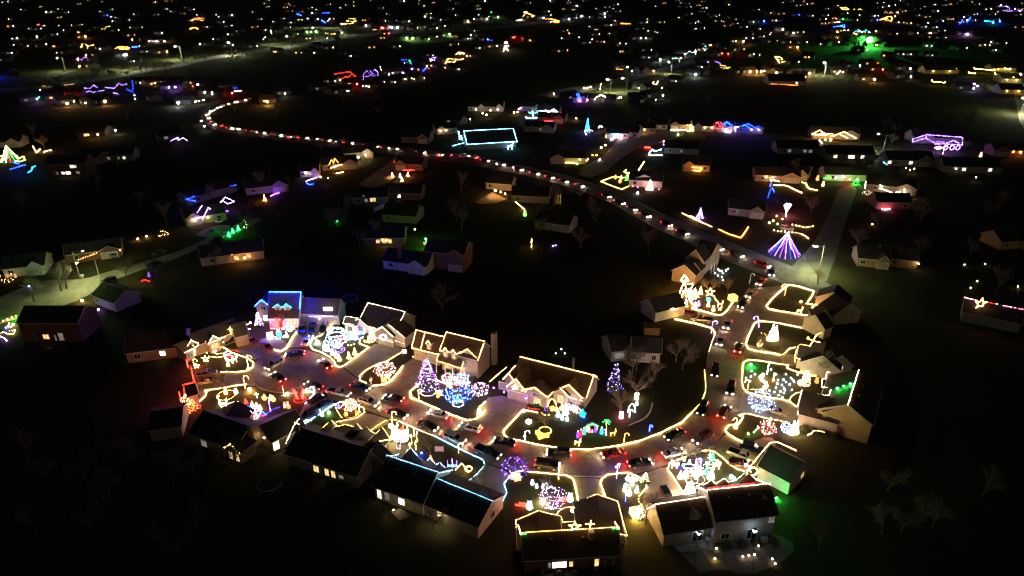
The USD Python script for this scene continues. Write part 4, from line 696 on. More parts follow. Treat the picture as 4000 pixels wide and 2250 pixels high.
string('white lights tracing the stepped garage roof beside three green lamps', [[zK(1140,1040,3.2), zK(1205,815,3.4)], [zK(1145,1160,2.9), zK(1225,820,6.5), zK(1560,890,6.6), zK(1590,880,6.4), zK(1620,780,5.6), zK(1480,765,5.0), zK(1495,650,5.2), zK(1535,655,5.2), zK(1560,555,5.4), zK(1600,560,5.6)]], 'white', 38, r=.06, step=.28, group='roof light strings')
for i, (x, y) in enumerate(((1700,805),(1790,775),(1885,745))): floodlight(r4.onroof(zK, x, y, r4b), ('nearest', 'middle', 'farthest')[i] + ' of three green floodlights on a dark green roof', 'green', 600, .2 if i != 1 else .14, .3, group=None)
r3 = House('brown garage roofed house with a pale lit side wall behind a bare tree', zK(1400,400), 'cream', 'brown'); R0, R1 = zK(1165,170,5.8), zK(1640,265,5.8); m12 = r3.block(R0, R1, 5.8, hwid(R0, R1, zK(1600,455,2.9)), 2.9)
r3b = r3.block(zK(1545,120,6.0), zK(1500,330,6.0), 6.0, 4.5, 3.0, roof='dark'); r3c = wing(r3, zK(1775,325,5.6), zK(1940,450,3.2), 5.6, 3.0, [.3,1], 5.0, wall='white'); r3.window(r3c, '0', -.3, 2.2, 1.0, 1.1, 'warm'); r3.lamp(zK(1380,180,2.4), 'lime', 40, .15); r3.window(r3c, '0', 2.2, 2.0, 1.2, 1.2, 'dim')
string('warm lights outlining the garage roof behind the bare tree', [[zK(1100,345,3.1), zK(1130,240,3.6), zK(1170,160,5.9), zK(1320,185,5.9)], [zK(1105,355,3.0), zK(1300,395,3.0), zK(1560,450,3.0)], [zK(1320,185,5.9), zK(1410,30,4.6), zK(1470,0,4.6)], [zK(1290,85,3.4), zK(1370,115,3.6), zK(1515,150,5.8), zK(1500,225,5.8)], [zK(1105,360,2.9), zK(1105,410,1.6)]], 'warm', 36, r=.065, step=.28, group='roof light strings')
r2 = House('pale walled house with two gables above the top right lawn', zJ(1850,1050), 'cream', 'dark'); R0, R1 = zJ(1800,925,5.6), zJ(1985,1140,5.6); r2.block(zJ(1640,1000,5.4), zJ(1800,925,5.8), 5.6, 3.6, 2.9); m13 = wing(r2, zJ(1810,915,5.8), zJ(1985,1145,2.9), 5.8, 2.9, [.2,1], 5.0); r2.block(zJ(1960,620,6.2), zJ(2230,800,6.2), 6.2, 4.6, 3.0)
w13 = wing(r2, zJ(1945,605,6.2), zJ(1630,675,3.8), 6.2, 3.4, [.55,.85], 6.0, wall='white'); r2.lamp(zJ(1600,830,2.2)-[0,.3,0], 'warm', 130, .16); r2.door(w13, '0', -1); r2.gdoor(m13, '0', 0, 2.2, m=SD['grey'])
string('warm lights crowded along the entry of the pale house at top right', [[zJ(1480,790,.2), zJ(1560,800,1.6), zJ(1670,810,2.6), zJ(1640,850,2.4), zJ(1600,930,2.6), zJ(1560,970,2.6)], [zJ(1590,820,.2), zJ(1600,890,.2)]], 'warm', 40, r=.075, step=.28, group='roof light strings')
string('pink and white bulbs down the dark garage edge at top right', [[zJ(1570,960,2.6), zJ(1585,995,2.4), zJ(1555,1030,2.4), zJ(1550,1120,2.2)]], 'pink', 34, r=.07, step=.5)
r5 = House('house with an end wall washed bright green', zI(2400,350), 'white', 'dark'); R0, R1 = zI(2200,330,5.6), zI(2680,570,5.6); m14 = r5.block(R0, R1, 5.6, hwid(R0, R1, zI(2415,832,2.9)), 2.9)
r5.window(m14, '1', -1.5, 1.6, 1.1, 1.2, 'warm'); 
string('thick warm lights along the driveway edge and eave above the green wall', [[zI(1880,680,2.6), zI(1950,590,3.0), zI(2080,430,3.0), zI(2200,290,3.0), zI(2310,275,3.0)], [zI(2310,280,3.0), zI(2430,330,4.2), zI(2576,400,5.6)]], 'warm', 44, r=.075, step=.26, group='roof light strings')
string('warm lights on the far eave beside a tan wall and bare lawn', [[zK(1290,1449,.3), zK(1385,1380,3.0), zK(1520,1405,3.0)], [zK(1290,1449,.3), zK(1340,1430,2.0)]], 'warm', 44, r=.075, step=.26)
for i, a_ in enumerate((-3.4, 2.2)): q, _, n_ = r5.face(m14, 'f', a_, 0, (4.5, 2.6)[i]); floodlight(q, ('added tall left','low right')[i] + ' green floodlight aimed at the pale side wall', 'green', (3200, 3600)[i], .13, (6.5, .2)[i])  # tall left lamp is added, raised so its green also reaches the roof
d1 = House('orange lit gabled house at the top of the decorated street', zT[2,1](1800,1330), 'tan', 'dark'); z = zT[2,1]
a1 = wing(d1, z(1735,1225,6.2), z(1875,1310,3.6), 6.2, 3.4, [.55,.85], 5.5); a2 = wing(d1, z(1840,1205,5.8), z(1930,1260,3.6), 5.8, 3.4, [.55,.85], 5.0); a3 = wing(d1, z(1850,1075,8.6), z(1980,1160,5.0), 8.6, 5.0, [.55,.85], 7.0); a4 = d1.block(z(1900,970,8.0), z(2070,1010,8.0), 8.0, 4.6, 5.0)
for b, zz in ((a1, 1.7), (a2, 1.7), (a3, 4.0)): d1.window(b, '0', .9, zz, .9, 1.4, 'dim')
pc = MB()
for x, y in ((2000,1310),(2030,1290),(2060,1240)): q = z(x, y); pc.tube([q, q+[0,0,3.2]], .13, 5)
part(d1.t, 'porch_column', pc, TRIM, world=True)
d2h = House('dark garage with warm edged gable and pale side wall', zD(550,500), 'white', 'dark'); R0, R1 = zD(330,300,6.2), zD(720,230,6.2); q0, q1 = zD(210,380,5.6), zD(690,330,5.6); m15 = d2h.block(zD(300,430,5.6), zD(730,330,5.6), 5.6, hwid(zD(300,430,5.6), zD(730,330,5.6), zD(640,575,2.9)), 2.9); d2h.gdoor(m15, '1', 1.0, 4.6)
string('dense warm lights up the garage gable beside the parked trucks', [[zD(535,550,3.2), zD(640,580,3.0), zD(800,200,4.8), zD(830,150,5.2)], [zD(640,585,2.8), zD(760,540,2.8), zD(780,360,2.8)]], 'warm', 60, r=.10, step=.24, group='roof light strings')
string('very bright diamond of warm bulbs above the garage gable', [[zD(810,90,6.4), zD(870,165,5.4), zD(810,190,5.0), zD(760,165,5.4), zD(810,90,6.4)]], 'warm', 80, r=.11, step=.2)
string('bright warm lights wrapped round the porch posts beside the lawn', [[zD(820,190,4.0), zD(830,320,.3)], [zD(850,220,3.0), zD(930,210,3.0), zD(920,260,2.4), zD(850,310,1.2)], [zD(870,420,.3), zD(920,470,.3), zD(930,540,.3)]], 'warm', 70, r=.10, step=.22)
d3 = House('dark house with a grey lit end wall left of the upper street', zD(300,1150), 'white', 'dark'); R0, R1 = zD(-60,980,5.8), zD(500,960,5.8); d3.block(zD(60,960,6.4), zD(500,985,6.4), 6.4, hwid(zD(60,960,6.4), zD(500,985,6.4), zD(200,1190,2.9)), 2.9); d3.window(d3.blocks[0], 'f', -3.0, 1.5, 1.2, 1.3, None); d3.window(d3.blocks[0], 'f', 2.0, 1.5, .9, 1.2, None)
d3b = d3.block(zC(1880,40,5.6), zC(2130,10,5.6), 5.6, 3.8, 2.9, wall='grey'); d3.window(d3b, 'f', 0, 1.6, 2.4, 1.4, 'dim'); d3.chimney(zC(1410,440,3), 0, 4.5, .5, .5, (1,0), SD['white'])
sh = thing('wood_shed', 'small orange lit wooden shed behind the grey walled house', 'shed', zD(340,900)); q = MB(); c = zD(340,905); q.obox(c[:2], unit([1,-.1]), unit([.1,1]), 2.0, 1.3, 0, 2.1); part(sh, 'wall', q, mat('cedar', (.45,.20,.05), .7), world=True); q = MB(); q.obox(c[:2], unit([1,-.1]), unit([.1,1]), 2.3, 1.6, 2.1, 2.25); part(sh, 'roof', q, mat('cedar_light', (.5,.25,.07), .7), world=True); floodlight(zD(330,960)+[0,-2.5,0], 'amber lamp lighting the small wooden shed', 'amber', 160, .14, .4)
for b, n, side, l in ((m6, 7, 'f', 'the ranch house'), (m5, 4, 'f', 'the dormered house'), (m3, 3, 'f', 'the dark roofed white outlined house'), (m10, 4, 'f', 'the big dark house'), (m9, 5, 'f', 'the bottom centre house'), (m11, 4, 'f', 'the tan garage wall'), (m7, 4, 'f', 'the jagged roofed house'), (mv, 4, 'f', 'the yellow porch house')):
    for k in range(n): q, _, _ = House.face(None, b, side, (k - (n-1)/2)*b['L']/n*.92 + .8, 0, 1.1); shrub(q, f'dark round shrub along the front wall of {l}' if b is m6 or b is m5 or b is m3 else f'dark round shrub along the back wall of {l}')
COL['gold'] = (1.0, .58, .15)
KZ = .16
def yard(label, pts, z=zF, c='gold', s=40, r=.085, step=.27, **k):
    if c in ('gold', 'warm'): s, r = round(s*1.3, 1), min(r*1.15, .119)
    return string(label, z.L(pts, KZ), c, s, r, step, group='light strings edging the lawns', **k)
yard('long golden curve of kerb lights round the big corner lawn', [(1294,1105),(1355,1119),(1426,1129),(1479,1131),(1550,1122),(1609,1109),(1659,1090),(1716,1062),(1741,1037)], r=.10, s=44)
yard('pale thin lights up the left kerb of the street bend', [(1741,1037),(1764,1012),(1775,985),(1775,960),(1772,930)], c='yellow', s=30, r=.06)
yard('golden lights beside the purple driveway, bending to the kerb', [(1352,1037),(1316,1031),(1298,1050),(1268,1082),(1267,1092),(1276,1101)], r=.10, s=44)
yard('golden loop of kerb lights round the lawn with the violet wrapped evergreen', [(1098,959),(1075,952),(1050,969),(1032,985),(1033,1000),(1050,1006),(1102,1029),(1146,1047),(1173,1056),(1194,1055),(1210,1044),(1220,1032)], r=.10, s=44)
yard('bright golden curve between two driveways under a red and white wrapped bush', [(1013,920),(1004,934),(993,946),(983,958),(965,967),(938,970)], r=.10, s=44)
yard('thin golden line round the mailbox lawn', [(1013,884),(974,908),(945,918),(919,932),(905,945),(906,957),(921,963)], s=32, r=.06)
yard('golden lights round the blue flooded lawn with white cone trees', [(918,844),(905,853),(904,864),(928,873),(865,920),(855,923),(844,920),(841,909),(828,897),(805,884),(788,880),(779,867),(785,854),(808,843),(831,823),(838,812)], r=.08, s=40)
yard('golden curve of lights left of the white car on the circle', [(745,836),(737,846),(730,859),(721,875),(706,884),(692,880)], r=.10, s=44)
yard('golden loop round the oval lawn of the cross house', [(582,887),(600,893),(625,902),(637,912),(635,923),(623,932),(600,935),(555,935)], r=.085, s=40)
yard('golden double loop winding below the star house porch', zA.L([(780,1130)]) and [(522,888),(512,884),(508,880),(500,880)], r=.05, s=30)
yard('golden loops along the walk of the cross house', [(525,896),(545,899),(565,897),(582,887),(572,879),(555,873)], r=.06, s=40)
yard('inner golden loop round the blazing nativity by the cross house', [(513,868),(525,880),(545,890),(560,889),(575,882),(562,873)], r=.06, s=44)
yard('golden kerb lights along the lower lawn of the circle', [(618,966),(590,970),(571,974),(546,978),(516,982),(520,989),(514,999),(504,1008),(482,1015)], r=.08, s=40)
yard('blue kerb lights beside the parked dark cars', [(788,985),(789,992),(782,1000),(767,1015)], c='ice', s=50, r=.07)
yard('long blue line of lights down the edge of the dark driveway', [(763,1068),(778,1058),(800,1044),(820,1030),(840,1017),(855,1012)], c='ice', s=50, r=.07)
yard('pale golden loop round the small lawn with a bright wreath', [(855,1012),(870,1011),(887,1016),(915,1026),(917,1037),(897,1051),(872,1056),(846,1061)], r=.06, s=34)
yard('thin yellow line from the dark house to the red lit street', [(933,1083),(950,1070),(968,1059),(980,1056),(997,1056)], c='yellow', s=30, r=.05)
yard('white kerb lights on the lawn of the icy roofed house', [(1004,1059),(1050,1080),(1093,1097)], c='white', s=34, r=.055)
yard('blue white kerb lights curving to the wide driveway', [(1093,1097),(1160,1131),(1214,1156),(1220,1169),(1198,1194),(1175,1213),(1159,1208),(1140,1202)], c='ice', s=40, r=.06)
yard('blue white lights snaking down the other side of the wide driveway', [(1317,1184),(1300,1186),(1287,1192),(1268,1217),(1275,1239),(1266,1258),(1252,1275)], c='ice', s=40, r=.06)
yard('golden lights round the lawn of the bottom centre house', [(1328,1186),(1380,1191),(1426,1196),(1442,1205),(1447,1223),(1454,1259)], r=.09, s=42)
yard('golden lights round the pear shaped lawn between two driveways', [(1522,1247),(1516,1230),(1511,1214),(1514,1204),(1529,1194),(1560,1190),(1581,1189),(1604,1198),(1622,1210),(1627,1226),(1608,1247),(1606,1258),(1613,1267),(1624,1301)], r=.09, s=42)
yard('golden lights round the lawn of the red lettered house', [(1720,1242),(1706,1219),(1693,1198),(1679,1181),(1686,1164),(1723,1149)], r=.085, s=40)
yard('golden lights along the right edge of the lawn of the red lettered house', [(1768,1134),(1785,1133),(1800,1138),(1820,1153),(1837,1169),(1855,1180),(1871,1185)], r=.09, s=42)
yard('golden lights curling round the corner of the green lawn at right', [(1876,1115),(1850,1103),(1839,1096),(1827,1088),(1826,1078),(1833,1070),(1844,1068),(1858,1066),(1870,1048),(1860,1045)], r=.10, s=44)
yard('broken pale lights along the driveway edge below the blue sphere tree', [(1862,1043),(1875,1040),(1890,1042),(1910,1048),(1940,1055),(1983,1062)], s=36, r=.06, gap=.25)
yard('white outline round the lawn with scattered ground lights', [(2003,1022),(1986,1009),(1960,1003),(1902,993),(1880,986),(1870,977),(1867,960),(1868,930),(1870,912),(1882,905),(1903,906),(1940,912),(1984,919),(1979,925),(2000,934),(2040,945),(2078,948)], s=38, r=.075)
yard('curved pale lights at the end of the scattered light lawn', [(1985,1010),(1990,998),(2002,989),(2016,986)], s=36, r=.06)
yard('golden loop round the lawn with two blazing cone trees', [(2037,829),(2000,821),(1960,813),(1935,809),(1910,807),(1899,812),(1890,830),(1880,852),(1877,866),(1882,876),(1900,882),(1940,888),(1968,893),(1978,885),(1985,877),(2000,874)], r=.09, s=44)
yard('thick warm loop round the empty top right lawn', [(2030,815-83+61),(2013,790),(1960,782),(1935,777),(1928,770),(1940,754),(1960,735),(1984,716),(2005,719),(2047,732),(2044,742),(2032,760)], c='warm', r=.10, s=46)
yard('thick golden kerb lights round the packed display lawn', [(1740,776),(1760,780),(1800,791),(1812,792),(1822,788),(1832,778),(1842,762),(1848,752)], r=.12, s=46)
yard('thick golden lights along the driveway of the dark lawn at upper left', [(1697,802),(1720,807),(1750,813),(1788,825),(1797,832),(1798,842)], r=.10, s=46)
yard('thin white lights down the upper left kerb', [(1798,842),(1791,860),(1783,885)], c='white', s=26, r=.045)
z = zH
ground_ring(zC(1012,1385), 1.35, 'golden light ring round the bare tree on the corner lawn', 'yellow', 60); ground_ring(zC(1012,1385)+[0,0,.1], 1.2, 'inner golden ring under the bare tree on the corner lawn', 'yellow', 60); tree(zC(1010,1390), 6, 'low bare tree standing in a golden light ring', 1)
for i, (x, y) in enumerate(((1085,160),(1120,222),(1165,205),(1215,200))): gift(z(x, y), .8, ('golden lit cart left of the light ring', 'small golden lit box below the light ring', 'middle golden lit box below the light ring', 'golden lit box right below the light ring')[i], 'yellow', 'warm', 8)
candy_cane(z(912,262), 2.7, 'blue white candy cane on the left of the corner lawn', 'cool', 46); floodlight(z(895,215), 'pale blue spot beside the left candy cane', 'cool', 160, .14)
t = thing('lit_globe', 'pale pink glowing oval on the corner lawn', 'lit globe', zC(780,1285)); q = MB(); q.ball((0,0,.55), .62, 2, (1.1,.9,.85)); part(t, 'globe', q, glowing('globe_pink', (1,.82,.68), 9)); q = MB(); q.cone((0,0,0), .3, .15, 8, .2); part(t, 'base', q, STEEL)
for i, (x, y, h, l) in enumerate(((1197,1190,1.8,'left'),(1297,1150,2.8,'tallest'),(1320,1245,1.3,'smallest'))): cone_tree(zC(x, y), h, f'{l} white cone tree of the group on the corner lawn', 'cool', 40)
snowman(zC(1252,1235), 1.7, 'white lit snowman between the cone trees', 'cool', 7)
inflatable(zC(1538,1190), 2.2, 'bright blue inflatable in a round bed at the ranch house corner', 'cyan', 'cyan', 4); floodlight(zC(1560,1215), 'blue floodlight in the round bed', 'blue', 500, .15); wrapped_evergreen(zC(1035,1120), 1.6, .55, 'small violet wrapped evergreen by the porch of the ranch house', ('violet','purple'), 40, 5, jit=.05)
for i, (x, y, c) in enumerate(((1340,1085,('yellow','violet')),(1385,1100,('violet','pink','white')),(1430,1115,('white','green','violet')),(1470,1135,('pink','red','white')))): round_wrapped_tree(zC(x, y), 1.3, .75, ('yellow and violet','pink and violet','white and green','red and pink')[i] + ' lit shrub under the right window of the ranch house', c, 40, 60, seed=20+i, levels=3)
for i, (x, y, c, h) in enumerate(((845,960,'white',2.6),(905,1010,'white',2.2),(940,1025,'green',1.2))): wrapped_evergreen(zC(x, y), h, h*.42, ('tall white blazing shrub left of the porch','wide white blazing shrub before the porch','green lit shrub at the porch bed')[i], (c,), 90 if c == 'white' else 60, 7, jit=.12, step=.18)
arch(zC(1110,1075), 2.2, 2.6, 'warm light arch at the ranch house entry', 'warm', 36, rz=-.3); gift(zC(1115,1090), .9, 'golden lit basket under the entry arch', 'yellow', 'warm', 5); gift(zC(1170,1100), .7, 'small golden lit parcel right of the entry arch', 'yellow', 'white', 5); inflatable(zC(1250,1100), 1.8, 'warm glowing inflatable before the ranch house window', 'yellow', 'white', 5)
string('row of red bulbs edging the bed beside the garage', zC.L([(748,1052),(800,1068),(860,1075),(918,1082)], .2), 'red', 45, r=.08, step=.55); string('curved pale lights on the round bed before the porch', zC.L([(960,1135),(990,1160),(1030,1165),(1075,1160)], .2), 'yellow', 40, r=.07, step=.3)
floodlight(zC(715,1135), 'white spot at the driveway corner of the ranch lawn', 'cool', 200, .16)
t = thing('nativity_stable', 'green roofed nativity stable outlined in lights', 'nativity stable', z(1853,125)); q = MB()
for x in (-1.05, 1.05): q.tube([(x,0,0),(x,0,1.5)], .06, 5)
part(t, 'post', q, WOOD); q = MB(); q.prism([(-1.3,-.3,1.5),(0,-.3,2.2),(1.3,-.3,1.5)], [(-1.3,.5,1.5),(0,.5,2.2),(1.3,.5,1.5)]); part(t, 'roof', q, WOOD); q = MB(); q.octs(resample([(-1.3,-.36,1.5),(0,-.36,2.25),(1.3,-.36,1.5)], .14), .065); part(t, 'roof_bulbs', q, bulb('green', 55)); q = MB(); q.octs(np.vstack([resample([(x,-.12,.1),(x,-.12,1.4)], .16) for x in (-1.05,1.05)]), .06); part(t, 'post_bulbs', q, bulb('yellow', 40))
for i, (x, y, c, l) in enumerate(((1655,210,'purple','purple robed figure at the far left of the nativity'),(1698,185,'red','red robed figure second from the left of the nativity'),(1743,162,'cyan','blue robed figure third from the left of the nativity'),(1815,135,'pink','pink robed figure kneeling inside the stable'),(1905,128,'purple','violet robed figure under the right stable post'),(1990,155,'cyan','tall blue robed figure right of the stable'))): figure(z(x, y), 1.75 if i != 3 else 1.4, l, c, 7, head='white')
figure(z(1860,140), .7, 'tiny white glowing manger figure in the stable', 'white', 8); deer(z(2050,165), .9, 'white wire lamb right of the stable', 'cool', 50, 1.6); deer(z(2150,185), 1.5, 'orange and pink wire camel at the right of the nativity', 'amber', 50); deer(z(1650,318), 1.7, 'pale yellow wire dog standing before the nativity', 'yellow', 36, -.5)
t = curve_thing('palm_ornament', 'green topped lit palm right of the stable', 'lit palm', z(2060,95), [[(0,0,0),(0,0,1.9)]] + [[(0,0,1.9),(.4*math.cos(a),.4*math.sin(a),2.15),(.8*math.cos(a),.8*math.sin(a),1.8)] for a in np.linspace(0, 5.2, 6)], ['amber'] + ['green']*6, 50)
candy_cane(z(2312,285), 2.4, 'orange candy cane near the kerb of the corner lawn', 'amber', 40); candy_cane(zI(490,130), 1.7, 'small blue candy cane near the kerb of the corner lawn', 'blue', 110, flip=1); candy_cane(zC(2490,1395), 1.5, 'small blue cane ornament on the dark part of the corner lawn', 'blue', 110)
for i, (x, y, n) in enumerate(((2085,1215,2),(2305,945,0))):
    tree(zC(x, y), (10, 11)[i], ('bare tree with a pink wrapped trunk on the corner lawn','tall bare tree with a white wrapped trunk behind the first')[i], n)
    q = np.linspace(0, 1, 60); t = thing('trunk_wrap', ('pink white lights wrapped round the front bare trunk','white lights wrapped round the rear bare trunk')[i], 'light wrap', zC(x, y)); b = MB(); b.octs(np.stack([.38*np.cos(q*44), .38*np.sin(q*44), .1+1.6*q], 1), .075); part(t, 'bulbs', b, bulb('pink' if i == 0 else 'white', 50), kind='stuff')
arch(zC(2235,1120), 1.6, 2.2, 'white lit arch between the two wrapped trunks', 'cool', 70); candy_cane(zC(2203,1195), 2.0, 'white cane ornament right of the pink wrapped trunk', 'cool', 60); snowman(zC(2308,1030), 1.5, 'small white snowman below the rear wrapped trunk', 'cool', 7)
wrapped_evergreen(zC(1995,830), 7.6, 1.7, 'tall evergreen wound with violet and blue lights right of the ranch house', ('violet','blue','violet','white'), 40, 7, jit=.12, step=.5)
q = MB(); pts = smooth(zC.L([(2205,1312),(2300,1270),(2420,1220),(2500,1130),(2530,1000)]), 2)
rg = np.random.default_rng(5)
t = thing('stone_border', 'low curved border of pale stones on the corner lawn', 'stone border', [*pts[0], 0])
for p in resample(np.c_[pts, np.zeros(len(pts))], .5): b = MB(); b.ball(p + [0,0,.1], .22, 1, (1, rg.uniform(.7,1.1), rg.uniform(.6,.9))); part(t, 'stone', b, KERB, world=True)
z = zG
wrapped_evergreen(z(1708,255), 8.0, 2.5, 'big evergreen wound with violet and white lights before the dormered house', ('violet','purple','white'), 44, 9, jit=.18, step=.34); ground_ring(z(1715,290), 1.75, 'white light ring under the violet evergreen', 'white', 50)
round_wrapped_tree(z(2130,440), 4.6, 3.0, 'spreading tree netted in deep blue and cyan lights', ('blue','blue','cyan','violet'), 90, 520, seed=3, trunk_c='cyan'); ground_ring(z(2135,460), 1.25, 'white light ring under the blue netted tree', 'white', 40)
round_wrapped_tree(z(2000,165), 2.3, 1.5, 'multicolour lit shrub left of the porch steps', ('violet','pink','white','green','red'), 42, 170, seed=4, levels=3); round_wrapped_tree(z(2190,170), 2.4, 1.6, 'multicolour lit shrub with a violet rim beside the front gable', ('purple','violet','yellow','green'), 48, 190, seed=5, levels=3); round_wrapped_tree(z(2450,350), 3.2, 1.9, 'round bare tree loosely wound with lavender lights', ('violet','white'), 34, 150, seed=6)
string('red and pink lights low before the porch of the dormered house', z.L([(2090,190),(2120,200),(2160,185)], .4), 'red', 60, r=.09, step=.3); string('short warm lights right of the porch bed', z.L([(2240,215),(2250,185),(2300,160)], .3), 'warm', 50, r=.08, step=.3)
yard('golden lights along the walk of the dormered house', [(1840,130),(1900,155),(1990,180),(2040,225)], z=zG, r=.09)
candy_cane(z(1582,388), 2.5, 'warm candy cane left of the white light ring', 'warm', 44); gift(z(1868,330), 1.1, 'bright warm gift box right of the white light ring', 'warm', 'white', 9); gift(z(1850,368), .5, 'little golden gift box below the bigger one', 'yellow', 'white', 8); floodlight(z(2430,585), 'blazing white flood at the corner of the purple driveway', 'white', 420, .3, .5); string('bright strip of lights beside the black car', [z(2430,510,.3), z(2520,435,1.0)], 'gold', 60, r=.10, step=.22)
t = thing('mailbox', 'cream mailbox on a white post by the kerb', 'mailbox', z(905,180)); q = MB(); q.box(-.1,.1,-.1,.1,0,1.0); part(t, 'post', q, TRIM); q = MB(); q.box(-.28,.28,-.5,.5,1.0,1.6); part(t, 'box', q, SD['white'])
round_wrapped_tree(zB(930,1345), 3.6, 2.3, 'bush wound with white loops and red heart between driveways', ('white','pink','white','red'), 40, 300, seed=8, levels=3); gift(zB(905,1400), 1.2, 'warm lit little house below the red and white bush', 'warm', 'red', 6); deer(zB(955,1385), 1.4, 'warm wire deer below the red and white bush', 'warm', 40)
t = thing('garden_flag', 'pink lit banner beside the garage corner', 'banner', zB(1200,1060)); q = MB(); q.tube([(-.5,0,0),(-.5,0,2.2)], .04, 5); part(t, 'pole', q, STEEL); q = MB(); q.box(-.45,.5,-.02,.02,.9,2.1); part(t, 'cloth', q, glowing('banner_pink', (1,.45,.6), 3))
z = zB
round_wrapped_tree(z(258,960), 6.2, 2.5, 'big loop wound tree in icy white lights with pink trunk', ('cool','ice','cool'), 44, 420, seed=9, trunk_c='pink'); ground_ring(z(263,965), 1.6, 'outer violet ring under the icy tree', 'violet', 26); ground_ring(z(263,963), .9, 'inner violet ring under the icy tree', 'violet', 26)
floodlight(z(560,760), 'blue floodlight washing the lawn below the cyan sign', 'blue', 1500, .2); floodlight(z(200,930), 'blue floodlight under the icy tree', 'blue', 700, .16); inflatable(z(290,850), 1.8, 'red and pink inflatable behind the icy tree', 'pink', 'red', 4)
string('cyan bulbs along the foot of the blue lawn sign', z.L([(365,655),(480,700),(635,745)], .1), 'cyan', 60, r=.06, step=.3)
text_sign('long cyan lit lettering sign on the blue lawn', (z(365,650,.3)+z(635,740,.3))/2, math.atan2(*((z(635,740)-z(365,650))[[1,0]])), ['Merry Christmas'], .66, 'cyan', 30)
for i, (x, y, h, c, l) in enumerate(((75,970,2.6,'cool','tall white cone tree at the left kerb of the blue lawn'),(118,985,1.9,'cool','white cone tree right of the tall one'),(180,1040,1.8,'white','white cone tree third from the left on the blue lawn'),(233,1078,1.8,'white','white cone tree fourth from the left on the blue lawn'),(275,1122,1.8,'white','lowest white cone tree on the blue lawn'),(412,1090,1.9,'yellow','left yellow cone tree on the blue lawn'),(495,1035,1.9,'yellow','right yellow cone tree on the blue lawn'),(400,822,2.2,'green','pale green cone tree below the cyan sign'),(445,815,2.3,'pink','pink cone tree below the cyan sign'),(505,818,2.6,'ice','ice blue cone tree below the cyan sign'))): cone_tree(z(x, y), h, l, c, 40)
snowman(z(352,825), 2.0, 'pinkish snowman behind the icy tree', 'pink', 5); wrapped_evergreen(z(735,850), 3.2, 1.1, 'blazing warm wrapped evergreen beside the garage', ('white','warm'), 110, 9, jit=.08, step=.16); curve_thing('sleigh_ornament', 'warm lit sleigh beside the blazing evergreen', 'sleigh', z(690,870), [[(-1.2,0,.9),(-1.1,0,.2),(.9,0,.15),(1.2,0,.5)],[(-1,0,.8),(.5,0,.6),(.9,0,.15)]], 'yellow', 60); floodlight(zA(2320,950), 'blazing white flood beside the white car on the circle', 'cool', 1100, .42, .5)
for i, (x, y) in enumerate(((400,915),(440,910),(487,898))): floodlight(z(x, y), ('left','middle','right')[i] + ' small garden spot in the dark oval bed', 'yellow', 130, .13, .2)
setting('mulch_bed', [z(440+75*math.cos(a), 870+38*math.sin(a)) for a in np.linspace(0, 6.1, 18)], .006, MULCH)
z = zA
tree(z(1765,775), 7, 'small bare tree lit red before the blue house', 2); q = np.linspace(0, 1, 110); t = thing('trunk_wrap', 'red lights winding up the bare tree before the blue house', 'light wrap', z(1765,775)); b = MB(); b.octs(np.stack([(.18+.5*q)*np.cos(q*60), (.18+.5*q)*np.sin(q*60), .1+3.6*q], 1), .07); part(t, 'bulbs', b, bulb('red', 70), kind='stuff'); floodlight(z(1765,785), 'pink spot at the foot of the red tree', 'pink', 380, .22)
gift(z(1775,835), 1.3, 'cyan lit barrel shaped box below the red tree', 'cyan', 'ice', 7); string('arc of white bulbs round the bed below the red tree', z.L([(1700,845),(1720,865),(1750,873),(1790,875),(1825,862),(1850,838)], .2), 'cool', 80, r=.10, step=.75); figure(z(1905,735), 1.3, 'blue lit figure left by the porch of the blue house', 'cyan', 6); wreath(z(1925,730,1.0), .75, 'blue lit wreath by the porch of the blue house', 'ice', 60, bow=None); floodlight(z(1840,745), 'icy spot below the porch of the blue house', 'ice', 200, .17); floodlight(z(1985,748), 'white spot at the right of the porch of the blue house', 'cool', 200, .17)
t = thing('glowing_board', 'tilted white glowing panel on the dark lawn of the blue house', 'lit panel', z(1655,885), .35); q = MB(); q.box(-.75,.75,-.06,.06,.15,2.0); part(t, 'panel', q, emit('panel_white', (.95,.88,1), 9)); q = MB(); q.box(-.7,-.6,.07,.5,0,.2); q.box(.6,.7,.07,.5,0,.2); part(t, 'foot', q, STEEL); cone_tree(z(1885,862), 1.5, 'small white cone right of the arc of bulbs', 'white', 50)
wrapped_evergreen(z(1497,698), 4.0, 1.0, 'violet white spiral tree at the left wall of the blue house', ('violet','white'), 110, 8, jit=.06, step=.18); string('red and white lanterns at the porch end of the blue house', [z(1655,620,2.4), z(1660,680,1.4), z(1665,745,.2)], 'red', 60, r=.14, step=.5); string('red and pink lights crowded along the porch rail', [z(1660,735,.4), z(1720,740,.6), z(1800,740,.6), z(1900,745,.5), z(2000,745,.4)], 'pink', 40, r=.08, step=.45); string('pink icicles under the porch roof of the blue house', [z(1640,612,2.7), z(1760,615,2.7), z(1890,615,2.7), z(2005,612,2.7)], 'pink', 30, r=.06, step=.3)
z = zA
for i, (x, y, c, h) in enumerate(((870,990,'white',2.2),(820,1010,'white',1.6),(920,1000,'white',1.8))): figure(z(x, y), h, ('tallest blazing white figure of the crowded nativity','left blazing white figure of the crowded nativity','right blazing white figure of the crowded nativity')[i], c, 22)
for i, (x, y, c) in enumerate(((820,955,'violet'),(860,950,'purple'),(905,955,'violet'))): round_wrapped_tree(z(x, y), 1.6, 1.2, ('left','middle','right')[i] + ' violet lit shrub under the porch of the cross house', (c,'white','pink'), 50, 110, seed=30+i, levels=3)
